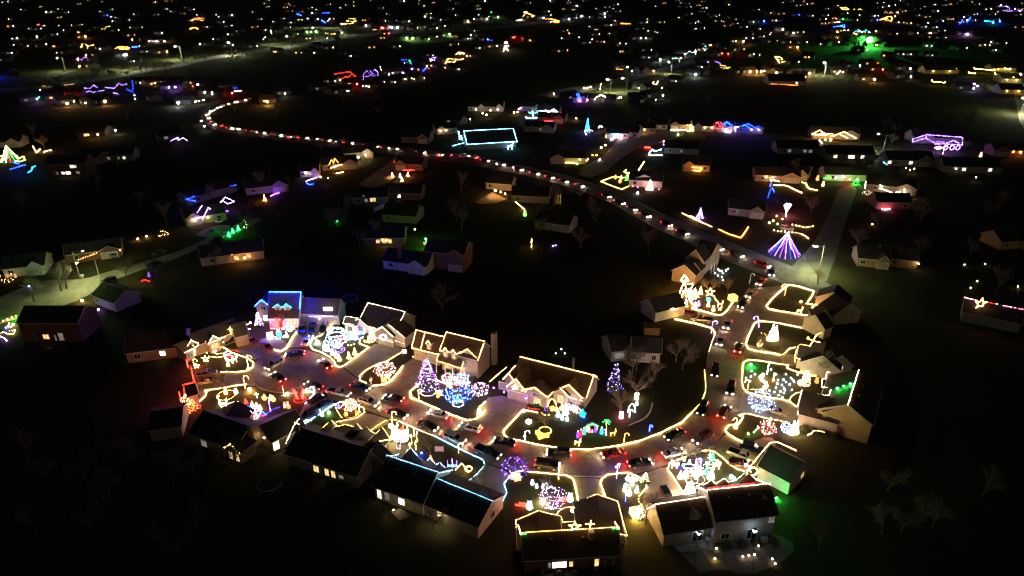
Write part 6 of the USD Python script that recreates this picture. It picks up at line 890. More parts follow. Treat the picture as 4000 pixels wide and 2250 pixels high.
# ================================================================ CARS
LINE, PARK = 'cars in the slow queue past the lights', 'cars parked on driveways'
for z, a, b, kind, col, st_, lab, grp in (
 (zA,(1300,880),(1460,930),'sedan','red','park','red car parked nearest the cross house garage',PARK), (zA,(1530,930),(1670,1045),'sedan','red','park','red car with dark roof parked at the circle edge',PARK),
 (zA,(2110,700),(2090,790),'suv','navy','park','dark blue car parked left before the blue house garage',PARK), (zA,(2255,690),(2230,790),'pickup','navy','park','blue pickup parked middle before the blue house garage',PARK), (zA,(2430,690),(2390,780),'suv','black','park','black car parked right before the blue house garage',PARK),
 (zA,(2140,955),(2215,855),'sedan','white','crawl','white car pulling up the driveway of the blue house',LINE), (zA,(2105,1085),(1890,1105),'sedan','black','brake','dark car braking at the back of the circle',LINE), (zA,(2475,1275),(2385,1195),'sedan','maroon','brake','red tinted car rounding the kerb of the blue lawn',LINE),
 (zA,(1790,1195),(1625,1295),'suv','silver','drive','silver car with blazing headlights in the circle',LINE), (zE,(1835,315),(1685,210),'sedan','black','brake','black car with orange tail lights in the circle',LINE), (zA,(1160,870),(1060,910),'suv','black','park','dark car parked in the shade beside the star wall',PARK),
 (zE,(630,235),(870,195),'suv','tan','park','brown van parked on the left driveway',PARK), (zE,(640,335),(900,290),'sedan','tan','park','tan car parked beside the brown van',PARK), (zE,(2340,410),(2190,355),'sedan','black','drive','dark car behind the red wrapped tree',LINE),
 (zE,(2420,520),(2220,610),'sedan','black','park','black car parked farthest left beside the blue kerb lights',PARK), (zE,(2470,620),(2290,715),'sedan','navy','park','dark car parked second beside the blue kerb lights',PARK), (zE,(2260,770),(2120,840),'suv','blue','park','blue car parked at the dark garage',PARK),
 (zG,(295,265),(600,330),'pickup','white','crawl','white pickup in the queue leaving the circle',LINE), (zG,(640,180),(860,255),'sedan','blue','drive','blue car waiting beside the mailbox',LINE), (zG,(750,390),(990,470),'suv','silver','drive','silver car with dark roof behind the white pickup',LINE),
 (zG,(1340,405),(1095,355),'sedan','black','brake','dark car braking beside the white light ring',LINE), (zG,(1150,550),(1400,640),'sedan','black','drive','black car with headlights on before the golden candy cane',LINE), (zG,(1990,640),(1730,570),'sedan','white','brake','white car passing the blue netted tree',LINE),
 (zG,(1590,720),(1820,815),'sedan','black','drive','black car in the queue above the icy roofed house',LINE), (zG,(2450,835),(2170,755),'suv','white','brake','white car braking before the purple driveway',LINE), (zG,(1965,900),(2215,1000),'suv','silver','drive','silver car lighting the kerb beside the golden cane',LINE),
 (zH,(210,350),(550,490),'pickup','black','crawl','black pickup turning past the wide driveway',LINE), (zH,(750,295),(490,245),'sedan','black','brake','dark car braking at the tip of the corner lawn',LINE), (zH,(1525,440),(1255,425),'suv','black','brake','black car braking below the nativity lawn',LINE),
 (zH,(1080,580),(1360,610),'suv','black','drive','dark van above the bottom centre lawn',LINE), (zH,(2310,410),(2000,465),'sedan','red','drive','red car on the cracked bend below the corner lawn',LINE), (zI,(215,590),(500,550),'sedan','black','brake','black car on the bend beside the tall blue cane',LINE),
 (zI,(965,120),(740,220),'sedan','black','crawl','dark car under the right end of the corner lawn',LINE), (zI,(1350,160),(1150,275),'suv','maroon','drive','maroon car with blazing headlights behind the large bare tree',LINE), (zI,(690,465),(985,390),'sedan','white','brake','white car with red tail glow left of the large bare tree',LINE),
 (zI,(1630,395),(1985,525),'pickup','cream','park','cream pickup parked on the right driveway',PARK), (zI,(1860,340),(2050,390),'suv','navy','park','dark blue car parked behind the cream pickup',PARK), (zI,(1700,560),(1900,600),'sedan','maroon','park','dark red car parked before the cream pickup',PARK), (zI,(700,990),(775,1120),'jeep','red','park','red open topped jeep on the wide bottom driveway',PARK),
 (zK,(215,690),(180,880),'suv','black','drive','black car with white headlights beside the dotted lawn',LINE), (zK,(50,1200),(160,1040),'suv','maroon','brake','dark red car heading up past the blue sphere tree',LINE), (zF,(1773,1015),(1762,1040),'suv','black','crawl','black car at the end of the left kerb lights',LINE), (zF,(1801,918),(1797,947),'suv','black','crawl','black car with red glow behind it on the upper street',LINE),
 (zD,(1555,1190),(1590,1050),'suv','maroon','brake','red lit car braking on the right lane of the upper street',LINE), (zD,(1345,945),(1290,1090),'suv','white','drive','white car below the violet candy cane',LINE), (zD,(1450,725),(1390,850),'suv','silver','drive','silver car beside the dark upper lawn',LINE), (zD,(1670,430),(1585,565),'suv','black','drive','black car lighting the pale road patch',LINE), (zD,(1800,325),(1710,395),'sedan','silver','drive','silver car second from the junction',LINE), (zD,(1930,150),(1860,215),'sedan','red','drive','red car just off the junction',LINE),
 (zD,(950,625),(790,600),'sedan','maroon','park','maroon car parked along the packed lawn',PARK), (zD,(1195,735),(915,690),'pickup','black','park','black pickup parked at the packed lawn driveway',PARK), (zJ,(900,230),(915,320),'suv','navy','drive','blue car turning at the junction',LINE), (zJ,(680,110),(850,175),'suv','red','drive','red car waiting at the junction',LINE),
 (zT[2,1],(2010,1030),(2110,1070),'suv','black','drive','car with white headlights behind the orange lit house roof',LINE), (zT[2,1],(2190,1095),(2325,1145),'suv','black','drive','black car beside the small tree near the junction',LINE), (zK,(760,1080),(930,1130),'sedan','tan','park','dim car parked on the driveway right of the blue sphere tree',PARK),
 (zT[2,1],(905,505),(995,550),'suv','black','drive','first dark car of the spaced row on the main road',LINE), (zT[2,1],(1035,575),(1130,612),'suv','navy','drive','second dark car of the spaced row on the main road',LINE), (zT[2,1],(1165,630),(1255,680),'suv','grey','drive','third dark car of the spaced row on the main road',LINE), (zT[2,1],(1295,695),(1390,745),'suv','black','drive','fourth dark car of the spaced row on the main road',LINE), (zT[2,1],(1505,785),(1605,835),'suv','black','drive','fifth dark car of the spaced row on the main road',LINE), (zT[2,1],(1660,870),(1770,920),'suv','black','drive','sixth dark car of the spaced row, before the chimney roof',LINE),
 (zT[2,1],(630,405),(730,440),'sedan','silver','drive','pale car at the lit side street mouth',LINE), (zT[2,1],(475,360),(560,392),'sedan','black','drive','dark car before the side street mouth',LINE), (zT[2,1],(340,325),(415,350),'sedan','black','drive','car with cold headlights behind the roadside trees',LINE), (zT[2,1],(190,288),(265,308),'sedan','grey','drive','car behind the pair with red brake glow',LINE), (zT[2,1],(30,248),(100,272),'suv','black','brake','car with bright lamps above the dark field',LINE),
 (zT[0,1],(2220,785),(2160,765),'sedan','white','park','white car parked before the violet edged house',PARK), (zT[0,1],(2185,880),(2100,900),'suv','grey','park','grey car parked on the left street',PARK), (zT[0,1],(2230,965),(2120,985),'suv','black','park','dark car parked below the grey one on the left street',PARK), (zT[0,1],(1150,1130),(1060,1130),'suv','silver','park','pale car under the icy eave at left',PARK), (zT[0,1],(1610,1200),(1490,1225),'sedan','black','park','dark car at the bend of the left street',PARK), (zT[0,1],(1150,1370),(1030,1395),'suv','black','park','black car in shadow on the pale left street',PARK), (zT[0,1],(1640,1085),(1560,1110),'sedan','grey','park','small dark car on the dim left street',PARK),
 (zT[3,1],(190,575),(100,590),'sedan','navy','park','dark car parked below the blue lit house',PARK), (zT[3,1],(150,850),(230,860),'suv','silver','park','pale car parked beside the dotted path lights',PARK), (zT[3,1],(1140,130),(1060,125),'sedan','maroon','park','maroon car on the far pale street',PARK), (zT[1,1],(1400,185),(1480,200),'sedan','red','brake','red car braking on the far side street',LINE)):
    car(z(*a, .7), z(*b, .7), kind, col, st_, lab, grp)
FAR = 'far cars crawling nose to tail on the main road'
far_pts = zT[0,0].L([(2470,1015),(2425,1028),(2370,1038),(2325,1050),(2280,1062),(2230,1080),(2195,1092),(2165,1107),(2130,1128),(2105,1150),(2085,1172),(2100,1195),(2120,1222),(2140,1252),(2165,1268),(2220,1275),(2300,1297),(2345,1303),(2390,1308),(2430,1315),(2500,1322),(2545,1330)]) + zT[1,0].L([(20,1338),(60,1345),(110,1350),(160,1358),(230,1370),(285,1380),(340,1384),(390,1390),(430,1394),(510,1402),(560,1407),(620,1413),(680,1420),(740,1428),(800,1436),(860,1440),(910,1448)]) + zT[1,1].L([(1160,35),(1230,48),(1335,60),(1420,70),(1510,85),(1660,102),(1760,118),(1800,124),(1900,132),(1975,140),(2080,140),(2180,150),(2215,168),(2290,180),(2390,208),(2460,222),(2560,245)])
# direction of travel along the row
fp = np.array(far_pts); d = np.gradient(fp, axis=0)
stt = ['drive','drive','drive','brake','drive','drive','crawl','drive','drive','brake']
rg = np.random.default_rng(3)
for i, (p, dd) in enumerate(zip(fp, d)):
    if i in (19, 35, 43, 48, 51): continue
    dd = dd/np.linalg.norm(dd); p = p + dd*rg.uniform(-3, 3); sgn = 1 if rg.random() > .12 else -1
    s_ = 'crawl' if i in (33, 40, 46) else 'drive'
    if 27 <= i <= 30 or i in (36, 45, 50): sgn, s_ = -1, 'brake'
    car(p - dd*sgn*2.2, p + dd*sgn*2.2, ('sedan','suv','suv')[i % 3], ('black','white','silver','grey')[i % 4], s_, ('far car with glaring lamps' if s_ == 'drive' else 'far car showing red brake lamps' if s_ == 'brake' else 'far car with dimmed lamps') + (' on the golden bend of the main road' if i < 22 else ' on the dark straight of the main road' if i < 40 else ' passing the side streets on the main road'), FAR)
def cottage(label, p, w=14, d=9, ang=0.0, wall='tan', roof='dark', st=1, lit=(), wingside=1, cat='house', gable=True, lampc=None, lamps=(), gdoor=True):
    """A plain suburban house: a main block and one front gable. ang: turn of its long side in degrees; p: middle of its front at the ground."""
    h = House(label, p, wall, roof); a = math.radians(ang); u = np.array([math.cos(a), math.sin(a)]); b = np.array([-u[1], u[0]]); c = np.array(p[:2]) + b*d/2
    ze, zr = 2.8*st, 2.8*st + d*.30; m = h.block(c - u*w/2, c + u*w/2, zr, d/2+.2, ze)
    if gable:
        g = wing(h, np.array([*(np.array(p[:2]) + u*w*.27*wingside - b*1.2), zr-.5]), np.array([*(np.array(p[:2]) + u*w*.27*wingside - b*1.2 + u*w*.2), ze]), zr-.7, ze, b, d*.6)
        if gdoor: h.gdoor(g, '0', 0, min(4.6, w*.3))
    k = 0
    for x, s in lit: h.window(m, 'f', x*w/2, 1.6 if k % 2 == 0 or st == 1 else 4.3, 1.2, 1.2, s, True); k += 1
    h.window(m, 'f', -.62*w/2*wingside, 1.6, 1.3, 1.2, None)
    for x, c_, s_ in lamps: q = h.face(m, 'f', x*w/2, 2.2, .5)[0]; q[:2] -= b*(1.2 if abs(x-.54*wingside) < .3 else 0); h.lamp(q, c_, s_, .16)
    h.u, h.b, h.main, h.p, h.wid = u, b, m, np.array(p[:2]), w; h.gab = g if gable else None
    return h
def outline(label, h, c='warm', s=44, r=.10, what='front', step=.5):
    m, runs = h.main, []
    if 'ridge' in what: runs.append(roofline(h, m, [(0,0),(1,0)]))
    if 'rake' in what: runs += [roofline(h, m, [(0,0),(0,1)]), roofline(h, m, [(1,0),(1,1)])]
    if 'eave' in what: runs.append(roofline(h, m, [(0,1),(1,1)]))
    if 'gable' in what and h.gab: runs.append(roofline(h, h.gab, [(0,-1),(0,0),(0,1)]))
    return string(label, runs, c, s, r, step, group='far roof light strings')
z0, z1, z2, z3 = zT[0,1], zT[1,1], zT[2,1], zT[3,1]
h = cottage('house edged in violet white lights on the left street', z0(2080,800), 15, 9, 28, 'yellow', 'brown', 1, [(-.2,'warm')], -1, lamps=((-.55,'white',700),(.1,'white',260)))
string('thick violet white roof lights on the left street house', [[z0(1950,745,3), z0(2035,625,5.6), z0(2095,655,4.2)], [z0(1955,755,3), z0(2050,740,3), z0(2095,645,5.2), z0(2160,690,3), z0(2225,590,3.2)], [z0(2225,590,3.2), z0(2265,540,5.6), z0(2355,585,3.4)], [z0(2240,575,4.2), z0(2290,610,3), z0(2355,585,3.4)]], 'violet', 90, r=.15, step=.35)
for i, (x, y) in enumerate(((1960,760),(2045,745),(2165,690))): floodlight(z0(x, y, 1.6), ('left','middle','right')[i] + ' white flood on the violet edged garage', 'white', 900, .28, .3)
string('violet glowing hedge before the violet edged house', z0.L([(2245,690),(2290,680)], .6), 'purple', 110, r=.2, step=.3)
A_, B_ = z0(1870,565,3.1), z0(2370,418,3.1); W_ = np.linalg.norm(B_-A_); hb = cottage('dark house with a long blue gutter line', [*((A_+B_)/2)[:2], 0] + np.array([.3, 1.2, 0]), W_, 8, math.degrees(math.atan2(B_[1]-A_[1], B_[0]-A_[0])), 'grey', 'dark', 1, [], 1, gable=False)
string('long broken blue gutter line on the dark left house', [[z0(1965,580,3.1), z0(1870,565,3.1), z0(2100,485,3.1)], [z0(2140,475,3.1), z0(2255,440,3.1)], [z0(2310,430,3.1), z0(2370,418,3.1)]], 'blue', 90, r=.11, step=.5)
h = cottage('house with amber and icy eave lights beside a leaning pole', z0(960,1170), 17, 8, 24, 'brick', 'dark', 1, [], 1, lamps=((.9,'warm',260),)); string('amber dotted eave line on the house beside the pole', [z0(790,1172,2.8), z0(970,1105,2.8)], 'amber', 60, r=.13, step=.8); string('icy white eave line next to the amber one', [z0(988,1086,2.8), z0(1095,1050,2.8)], 'ice', 70, r=.12, step=.4); floodlight(z0(1112,1075,1.8), 'warm globe lamp at the end of the icy eave', 'warm', 400, .25, .3)
for i, (x, y) in enumerate(((1390,975),(1478,950))): floodlight(z0(x, y), ('left','right')[i] + ' of two warm path globes on the dim left lawn', 'warm', 420, .24, .5)
round_wrapped_tree(z0(1650,935), 1.8, 2.2, 'low shrub blazing with warm globes on the left lawn', ('warm','warm'), 300, 26, seed=81, levels=3)
for i, (x, y) in enumerate(((2305,940),(2345,905),(2400,875))): cone_tree(z0(x, y), 1.7, ('left','middle','right')[i] + ' small green cone tree on the left street', 'green', 110)
wrapped_evergreen(z0(2475,860), 3.6, .6, 'slanting green lit column on the left street', ('green','white'), 130, 8, jit=.06, step=.2)
h = cottage('yellow end walled house with a warm lit porch', z0(2350,1200), 20, 9, 20, 'yellow', 'dark', 1, [(.1,'warm'),(.5,'warm')], 1, gable=False); h.lamp(z0(2460,1150,2.2), 'warm', 300, .3); h.lamp(z0(2390,1160,2.2), 'amber', 120, .2); round_wrapped_tree(z0(2165,1150), 2.4, 1.4, 'blazing yellow shrub at the yellow end wall', ('yellow','white'), 200, 140, seed=82, levels=3); string('warm porch eave dots of the yellow walled house', [z0(2335,1120,2.9), z0(2500,1060,2.9), z0(2576,1030,2.9)], 'amber', 26, r=.1, step=.6)
street_lamp(z0(812,1372), 9.5, 'tall leaning wooden pole with dark lamp on the left street', (3.0,.5), (.80,1,.40), 1500, None); t = thing('mailbox', 'white mailbox at the foot of the leaning pole', 'mailbox', z0(832,1365)); q = MB(); q.box(-.12,.12,-.12,.12,0,.9); part(t, 'post', q, TRIM); q = MB(); q.box(-.45,.45,-.4,.4,.9,1.5); part(t, 'box', q, SD['white'])
street_lamp(zN(1700,75), 9.0, 'lamp pole beside the pale turning place at left', (-3.5,-3.0), (.80,1,.40), 2600, None, (.6,.35)); 
tree(z0(1270,1360), 8, 'bare tree standing on the pale left street edge', 0); snowman(z0(1505,1345), 1.8, 'violet lit snowman on a dark driveway', 'violet', 10); string('faint red arc below the violet snowman', z0.L([(1425,1390),(1450,1370),(1500,1385)], .4), 'red', 24, r=.1, step=.4)
cottage('dim violet gabled house at far left', z0(260,1330), 12, 9, 18, 'white', 'dark', 1, [], 1); round_wrapped_tree(z0(75,1385), 1.8, 2.6, 'shrub dotted with warm bulbs at the left edge', ('warm','white','amber'), 90, 40, seed=83, levels=3)
cottage('dark house with pink end wall above a violet garden lamp', zN(1750,440), 11, 8, -30, 'taupe', 'dark', 1, [], 1, gable=False); floodlight(zN(1645,490), 'violet white garden lamp below the pink end wall', 'violet', 420, .26, .4); floodlight(zN(1375,345), 'pair of warm lamps on the pale street', 'warm', 420, .32, .5); floodlight(zN(1068,545), 'small warm lamp at the dark roof edge', 'warm', 220, .22, .4); floodlight(zN(490,100), 'faint violet lamp on the left lawn', 'violet', 160, .18, .4)
string('big warm dotted arc at the left edge', zN.L([(-20,680),(50,655),(170,608),(260,575),(350,555),(490,545)], .4), 'warm', 120, r=.19, step=1.05, jit=.03); floodlight(zN(340,640), 'green floodlight below the warm dotted arc', 'green', 1200, .34, .5); string('warm figure of bulbs under the arc at the left edge', [zN.L([(140,750),(150,700)], .4), zN.L([(180,755),(240,720),(200,700)], .4)], 'warm', 120, r=.17, step=.5); string('golden scribble of bulbs at the left edge', [zN.L([(0,860),(60,840),(130,870),(230,870),(260,800),(160,825)], .4)], 'yellow', 60, r=.13, step=.5); floodlight(zN(110,785), 'blue spot under the golden scribble', 'blue', 420, .2, .3); string('violet and blue string at the left edge bottom', zN.L([(0,910),(60,930),(110,980)], .4), 'violet', 60, r=.12, step=.5)
h = cottage('dark two-storey house with amber kitchen windows at left', zN(890,1010), 16, 9, 0, 'brick', 'dark', 2, [], 1, gable=False); h.window(h.main, 'f', -1.5, 1.6, 1.5, 1.3, 'warm'); h.window(h.main, 'f', 2.4, 1.6, 1.2, 2.2, 'dim'); h.window(h.main, 'f', 2.6, .9, 1.0, .5, 'warm'); h.window(h.main, 'f', .9, 1.3, .4, 1.6, 'dim')
q = thing('garden_slab', 'pale oval slab lying on the dark lawn below the amber windows', 'slab', zN(820,1105)); m = MB(); m.ball((0,0,.05), .8, 2, (1,.6,.08)); part(q, 'top', m, KERB); q.SetCustomDataByKey('category', 'slab')
h = cottage('dark house with one bright window at the left of the circle', zA(60,1180), 14, 9, 15, 'tan', 'dark', 1, [(.2,'bright')], 1, gable=False)
mega_tree(z0(105,170), 7.5, 4.2, 'green and white strand tree at the far left edge', ('green','green','white','red'), 110, 14); string('golden loop at the foot of the green strand tree', z0.L([(150,175),(200,185),(250,165),(240,130),(180,150)], .3), 'gold', 70, r=.13, step=.5)
cottage('green washed house behind the green strand tree', z0(60,40), 16, 9, 8, 'white', 'dark', 1, [], 1); string('warm blaze on the house corner at far left', [z0(330,30,3), z0(365,90,.4), z0(400,60,.4)], 'warm', 120, r=.2, step=.45); string('warm blaze of lights right of the first', z0.L([(445,85),(480,70),(515,70)], .5), 'warm', 140, r=.2, step=.5); string('blue line below the green strand tree', [z0(105,260,3), z0(250,215,3)], 'blue', 110, r=.12, step=.45); string('short blue line right of the first', [z0(130,190,3), z0(190,205,3)], 'blue', 110, r=.12, step=.45); string('blue zigzag with a white tip at far left', [z0(280,295,2.5), z0(320,270,2.8), z0(325,240,2.8), z0(355,230,2.6)], 'cyan', 70, r=.13, step=.45); string('warm pile of lights at the far left edge', z0.L([(0,130),(25,130),(40,160),(0,185)], .5), 'warm', 110, r=.2, step=.45)
h = cottage('dark house with five lit windows at left', z0(690,330), 18, 10, 8, 'brick', 'dark', 2, [], 1, gable=False)
for x, zz, w, s in ((-4.6,1.5,1.0,'dim'),(-2.0,1.5,1.4,'white'),(0.2,1.5,2.0,'bright'),(4.4,1.5,1.4,'dim'),(2.6,4.4,1.5,'bright'),(4.0,4.4,.8,'warm')): h.window(h.main, 'f', x, zz, w, 1.2, s)
h = cottage('dark house with a faint pink gable end', z0(880,200), 14, 9, -20, 'taupe', 'dark', 1, [], 1, gable=False); h = cottage('dark house with a row of small upper windows', z0(1160,180), 18, 9, 6, 'grey', 'dark', 1, [(-.3,'dim'),(.2,'dim'),(.5,'white')], 1, gable=False)
string('white scribbled wire lights on a dark roof', [zT[0,0](1720,1418,4), zT[0,0](1770,1390,4.5), zT[0,0](1800,1410,4), zT[0,0](1840,1385,4.4), zT[0,0](1885,1415,3.4)], 'violet', 40, r=.11, step=.7)
h = cottage('porch house with two warm eave lines in the middle distance', z1(850,265), 17, 9, 20, 'tan', 'dark', 1, [(-.3,'warm')], 1); string('lower warm eave line of the porch house', [z1(752,248,3), z1(862,212,3)], 'warm', 120, r=.16, step=.4); string('upper warm eave line of the porch house', [z1(835,195,3.2), z1(942,160,3.2)], 'warm', 120, r=.16, step=.4); string('warm porch step line of the porch house', [z1(808,302,.5), z1(878,288,.5)], 'warm', 120, r=.14, step=.4); string('amber outline of three little dormers on the porch house', [z1(735,215,5), z1(760,165,6), z1(780,200,5), z1(790,150,6), z1(825,190,5)], 'amber', 14, r=.12, step=.5)
for i, (x, y) in enumerate(((985,165),(1030,152),(1102,128))): floodlight(z1(x, y, 2.0), ('left','middle','right')[i] + ' white garage flood on the lit corner', 'white', 1300, .36, .4)
cottage('house behind the three white garage floods', z1(1040,150), 15, 9, 14, 'cream', 'dark', 1, [], 1); tree(z1(1085,215), 7, 'bare tree lit by the white garage floods', 0)
h = cottage('small white pillared house with violet lawn lights', z1(545,340), 9, 8, 10, 'white', 'brown', 1, [(.0,'warm')], 1, lamps=((-.4,'white',600),)); string('violet line before the pillared house', z1.L([(505,380),(560,360),(620,340)], .4), 'violet', 120, r=.17, step=.4); string('blue and red lights on the dark garage left', z1.L([(510,400),(540,415),(575,410)], .4), 'blue', 160, r=.2, step=.4); floodlight(z1(650,348), 'warm lamp right of the violet line', 'warm', 420, .32, .4); floodlight(z1(725,358), 'small pale lamp on the dark lawn', 'white', 200, .2, .4)
cottage('dark house with violet hedge at left of the middle', z1(120,500), 18, 10, 22, 'grey', 'dark', 1, [], 1); string('purple hedge line beside the dark house', z1.L([(148,530),(185,512),(228,498)], .5), 'purple', 130, r=.2, step=.4); floodlight(z1(138,465), 'white wall lamp above the purple hedge', 'white', 300, .25, .8); cone_tree(z1(90,580), 2.6, 'orange glowing cone before the dark house', 'amber', 120)
cottage('red lit corner house with dangling icicles', z1(1540,270), 14, 9, -10, 'brick', 'dark', 1, [], -1); string('red dangling icicle row on the corner house', [z1(1482,272,2.6), z1(1510,265,2.2), z1(1535,278,2.6), z1(1560,265,2.2), z1(1588,270,2.6)], 'red', 90, r=.14, step=.4)
for i, (x, y, c, h_) in enumerate(((1372,340,'warm',2.0),(1528,332,'warm',1.8),(1470,380,'warm',1.6))): cone_tree(z1(x, y), h_, ('left','right','lowest')[i] + ' warm lamp shaped cone on the dim corner lawn', c, 120)
snowman(z1(1452,350), 2.6, 'bluish snowman on the dim corner lawn', 'cool', 8)
h = cottage('dark house with an amber window in the middle', z1(1150,610), 15, 9, 6, 'grey', 'dark', 1, [(-.2,'dim')], 1, gable=False); h.window(h.main, 'f', 1.2, 1.7, 2.2, 1.5, 'warm'); h.window(h.main, 'f', -2.4, 3.4, .6, .7, 'dim'); h = cottage('dark house with one narrow lit door', z1(1480,570), 16, 9, -4, 'brick', 'dark', 1, [(-.2,'bright')], 1, gable=False)
h = cottage('dark house with white lit yard and pale fence', z1(1440,800), 14, 10, -12, 'grey', 'dark', 1, [], 1, gable=False); floodlight(z1(1555,745), 'white flood lighting the pale yard trees', 'cool', 1500, .34, .8); floodlight(z1(1500,690), 'second white flood in the pale yard', 'cool', 900, .22, .5)
fe = thing('garden_fence', 'pale board fence beside the floodlit yard trees', 'fence', z1(1250,690)); a, b = z1(1190,690), z1(1320,640)
for i in range(12):
    q = MB(); c0, c1 = a + (b-a)*i/12, a + (b-a)*(i+.94)/12; uu = unit(b-a); q.obox(((c0+c1)/2)[:2], uu, (-uu[1],uu[0]), np.linalg.norm(c1-c0)/2, .04, .05, 1.9); part(fe, 'panel', q, SD['white'], world=True)
for i, (x, y) in enumerate(((1390,690),(1440,700),(1490,720),(1350,680))): tree(z1(x, y), (6,7,5,6)[i], ('left','middle','front','leftmost')[i] + ' bare tree whitened by the yard flood', i % 3)
floodlight(z1(1600,872,3), 'thin green white strip lamp on a dark roof', 'lime', 120, .3, .2); h = cottage('house with a warm crowded back porch in the dark', z1(1285,1030), 15, 9, 2, 'brick', 'dark', 1, [(-.25,'warm'),(.05,'warm'),(.3,'warm')], 1, gable=False); h.lamp(z1(1270,970,2.3), 'warm', 260, .18); h.lamp(z1(1312,975,2.3), 'yellow', 160, .18)
cone_tree(z1(1720,1060), 3.0, 'green glowing cone in the dark middle', 'green', 110); floodlight(z1(1710,995), 'green lamp on top of the green cone', 'green', 600, .22, 1.2); floodlight(z1(1740,980), 'dim red lamp behind the green cone', 'red', 260, .2, .6); floodlight(z1(1692,1020), 'red lamp left of the green cone', 'red', 160, .15, .4); string('orange bed lights below the green cone', z1.L([(1690,1070),(1730,1080),(1760,1065)], .2), 'amber', 30, r=.12, step=.4)
floodlight(z1(820,800), 'faint green laser spot in the dark trees', 'green', 420, .12, .5)
for i, (x, y) in enumerate(((780,800),(830,780),(740,840),(860,840))): tree(z1(x, y), 8, ('left','upper','lower left','right')[i] + ' dark bare tree touched by green light', i % 3)
h = cottage('house with a yellow patio lamp by a lit driveway', z1(2440,470), 12, 8, -15, 'cream', 'dark', 1, [], 1, gable=False); h.lamp(z1(2408,475,2.5), 'warm', 1500, .34)
for i, (x, y) in enumerate(((2463,505),(2507,522))): floodlight(z1(x, y, 1.0), ('left','right')[i] + ' yellow post lamp on the lit driveway', 'warm', 700, .26, .6)
setting('driveway', z1.L([(2380,490),(2460,530),(2520,560),(2420,600),(2250,610),(2200,590)]), .004, DRIVE)
h = cottage('pale ghostly house with a chimney in the dark middle', z1(1500,1290), 16, 9, -18, 'white', 'dark', 1, [], 1); h.chimney(z1(1450,1200,2), 2.5, 8.0, 1.2, .8); cottage('dark steep gabled house with faint brick front', z1(1900,1270), 14, 9, -14, 'brick', 'dark', 2, [], 1)
h = cottage('white gabled house with a lit cone tree on its wall', z2(1340,440), 15, 10, -12, 'white', 'dark', 1, [], 1, gable=False); w_ = wing(h, z2(1335,315,5.2), z2(1220,380,3.0), 5.2, 3.0, [.1,1], 7.0); h.window(w_, '0', .2, 1.7, 1.2, 1.4, None); mega_tree(z2(1385,465), 4.4, 1.4, 'pink white strand tree against the white gable', ('pink','white'), 110, 10)
string('yellow line down the roof edge of the white gabled house', [z2(1330,185,3.2), z2(1215,358,3.2)], 'yellow', 80, r=.15, step=.35); string('yellow hexagon of lights on the corner lawn', z2.L([(1020,335),(895,382),(1000,425),(1105,462),(1175,430)], .3), 'yellow', 60, r=.13, step=.45); string('yellow lights along the back of the corner lawn', z2.L([(1020,335),(1150,345),(1200,370)], .3), 'yellow', 60, r=.13, step=.45); string('yellow curl beside the driveway corner', z2.L([(1150,268),(1128,282),(1160,298),(1230,293)], .3), 'yellow', 60, r=.12, step=.4)
for i, (x, y, c) in enumerate(((1040,360,'warm'),(1098,365,'white'),(1085,400,'warm'))): inflatable(z2(x, y), 2.2, ('left','right','lower')[i] + ' glowing inflatable inside the yellow hexagon', c, 'white', 9)
wrapped_evergreen(z2(1160,375), 3.0, 1.2, 'green lit evergreen inside the yellow hexagon', ('green','lime'), 90, 7, step=.25); floodlight(z2(1262,515), 'blue white flood between the hedge trees', 'cool', 900, .36, .6)
for i, (x, y) in enumerate(((1215,440),(1265,450),(1345,462),(1480,472))): floodlight(z2(x, y), ('first','second','third','fourth')[i] + ' pinkish path lamp before the white gable', 'pink', 160, .2, .3)
h = cottage('low house with pale green dotted eave and bed lights', z2(560,205), 18, 9, -4, 'cream', 'dark', 1, [], -1); string('pale dotted lights along the low house front', [z2.L([(455,175),(520,180),(545,195),(640,200)], .5), z2.L([(500,178),(505,200)], .3)], 'yellow', 90, r=.16, step=.6); floodlight(z2(680,175,2), 'warm lamp at the right of the low house', 'warm', 420, .3, .3); floodlight(z2(655,215), 'lime lamp below the low house', 'lime', 320, .3, .3)
for i, (x, y, c) in enumerate(((730,148,'white'),(810,130,'amber'),(850,130,'warm'),(765,170,'ice'),(750,185,'amber'),(882,175,'cool'))): floodlight(z2(x, y), ('pale','orange','warm','icy','amber','cool')[i] + ' yard lamp in the cluster behind the dark lawn', c, 420, .28, .5)
for i, (x, y) in enumerate(((898,52),(938,28))): floodlight(z2(x, y, 1.8), ('lower','upper')[i] + ' warm garage flood beside a tan driveway', 'warm', 900, .34, .4)
h = cottage('house with a square of amber porch lines', z2(1850,280), 13, 9, -12, 'yellow', 'dark', 1, [], -1); string('amber square of porch lights in the dark', [z2(1815,240,2.8), z2(1912,248,2.8), z2(1890,280,.5), z2(1775,268,.5)], 'amber', 120, r=.17, step=.35); tree(z2(1885,235), 9, 'bare tree behind the amber porch square', 0)
h = cottage('house behind the white hedge line by the road', z2(2350,740), 14, 9, -20, 'grey', 'dark', 1, [(-.5,'dim'),(.3,'dim')], 1)
string('pale red edge lights along the road lawn', z2.L([(1715,702),(1800,745),(1900,790),(2010,838)], .3), 'warm', 70, r=.13, step=.35); string('bright warm pile on the road lawn edge', z2.L([(1800,735),(1850,760),(1900,785)], .5), 'warm', 160, r=.2, step=.4); string('red white corner line of the next road lawn', z2.L([(2080,865),(2190,915),(2305,950),(2378,842)], .3), 'amber', 90, r=.13, step=.3); mega_tree(z2(1890,748), 4.0, 1.3, 'small violet strand tree on the road lawn', ('violet','purple'), 110, 10)
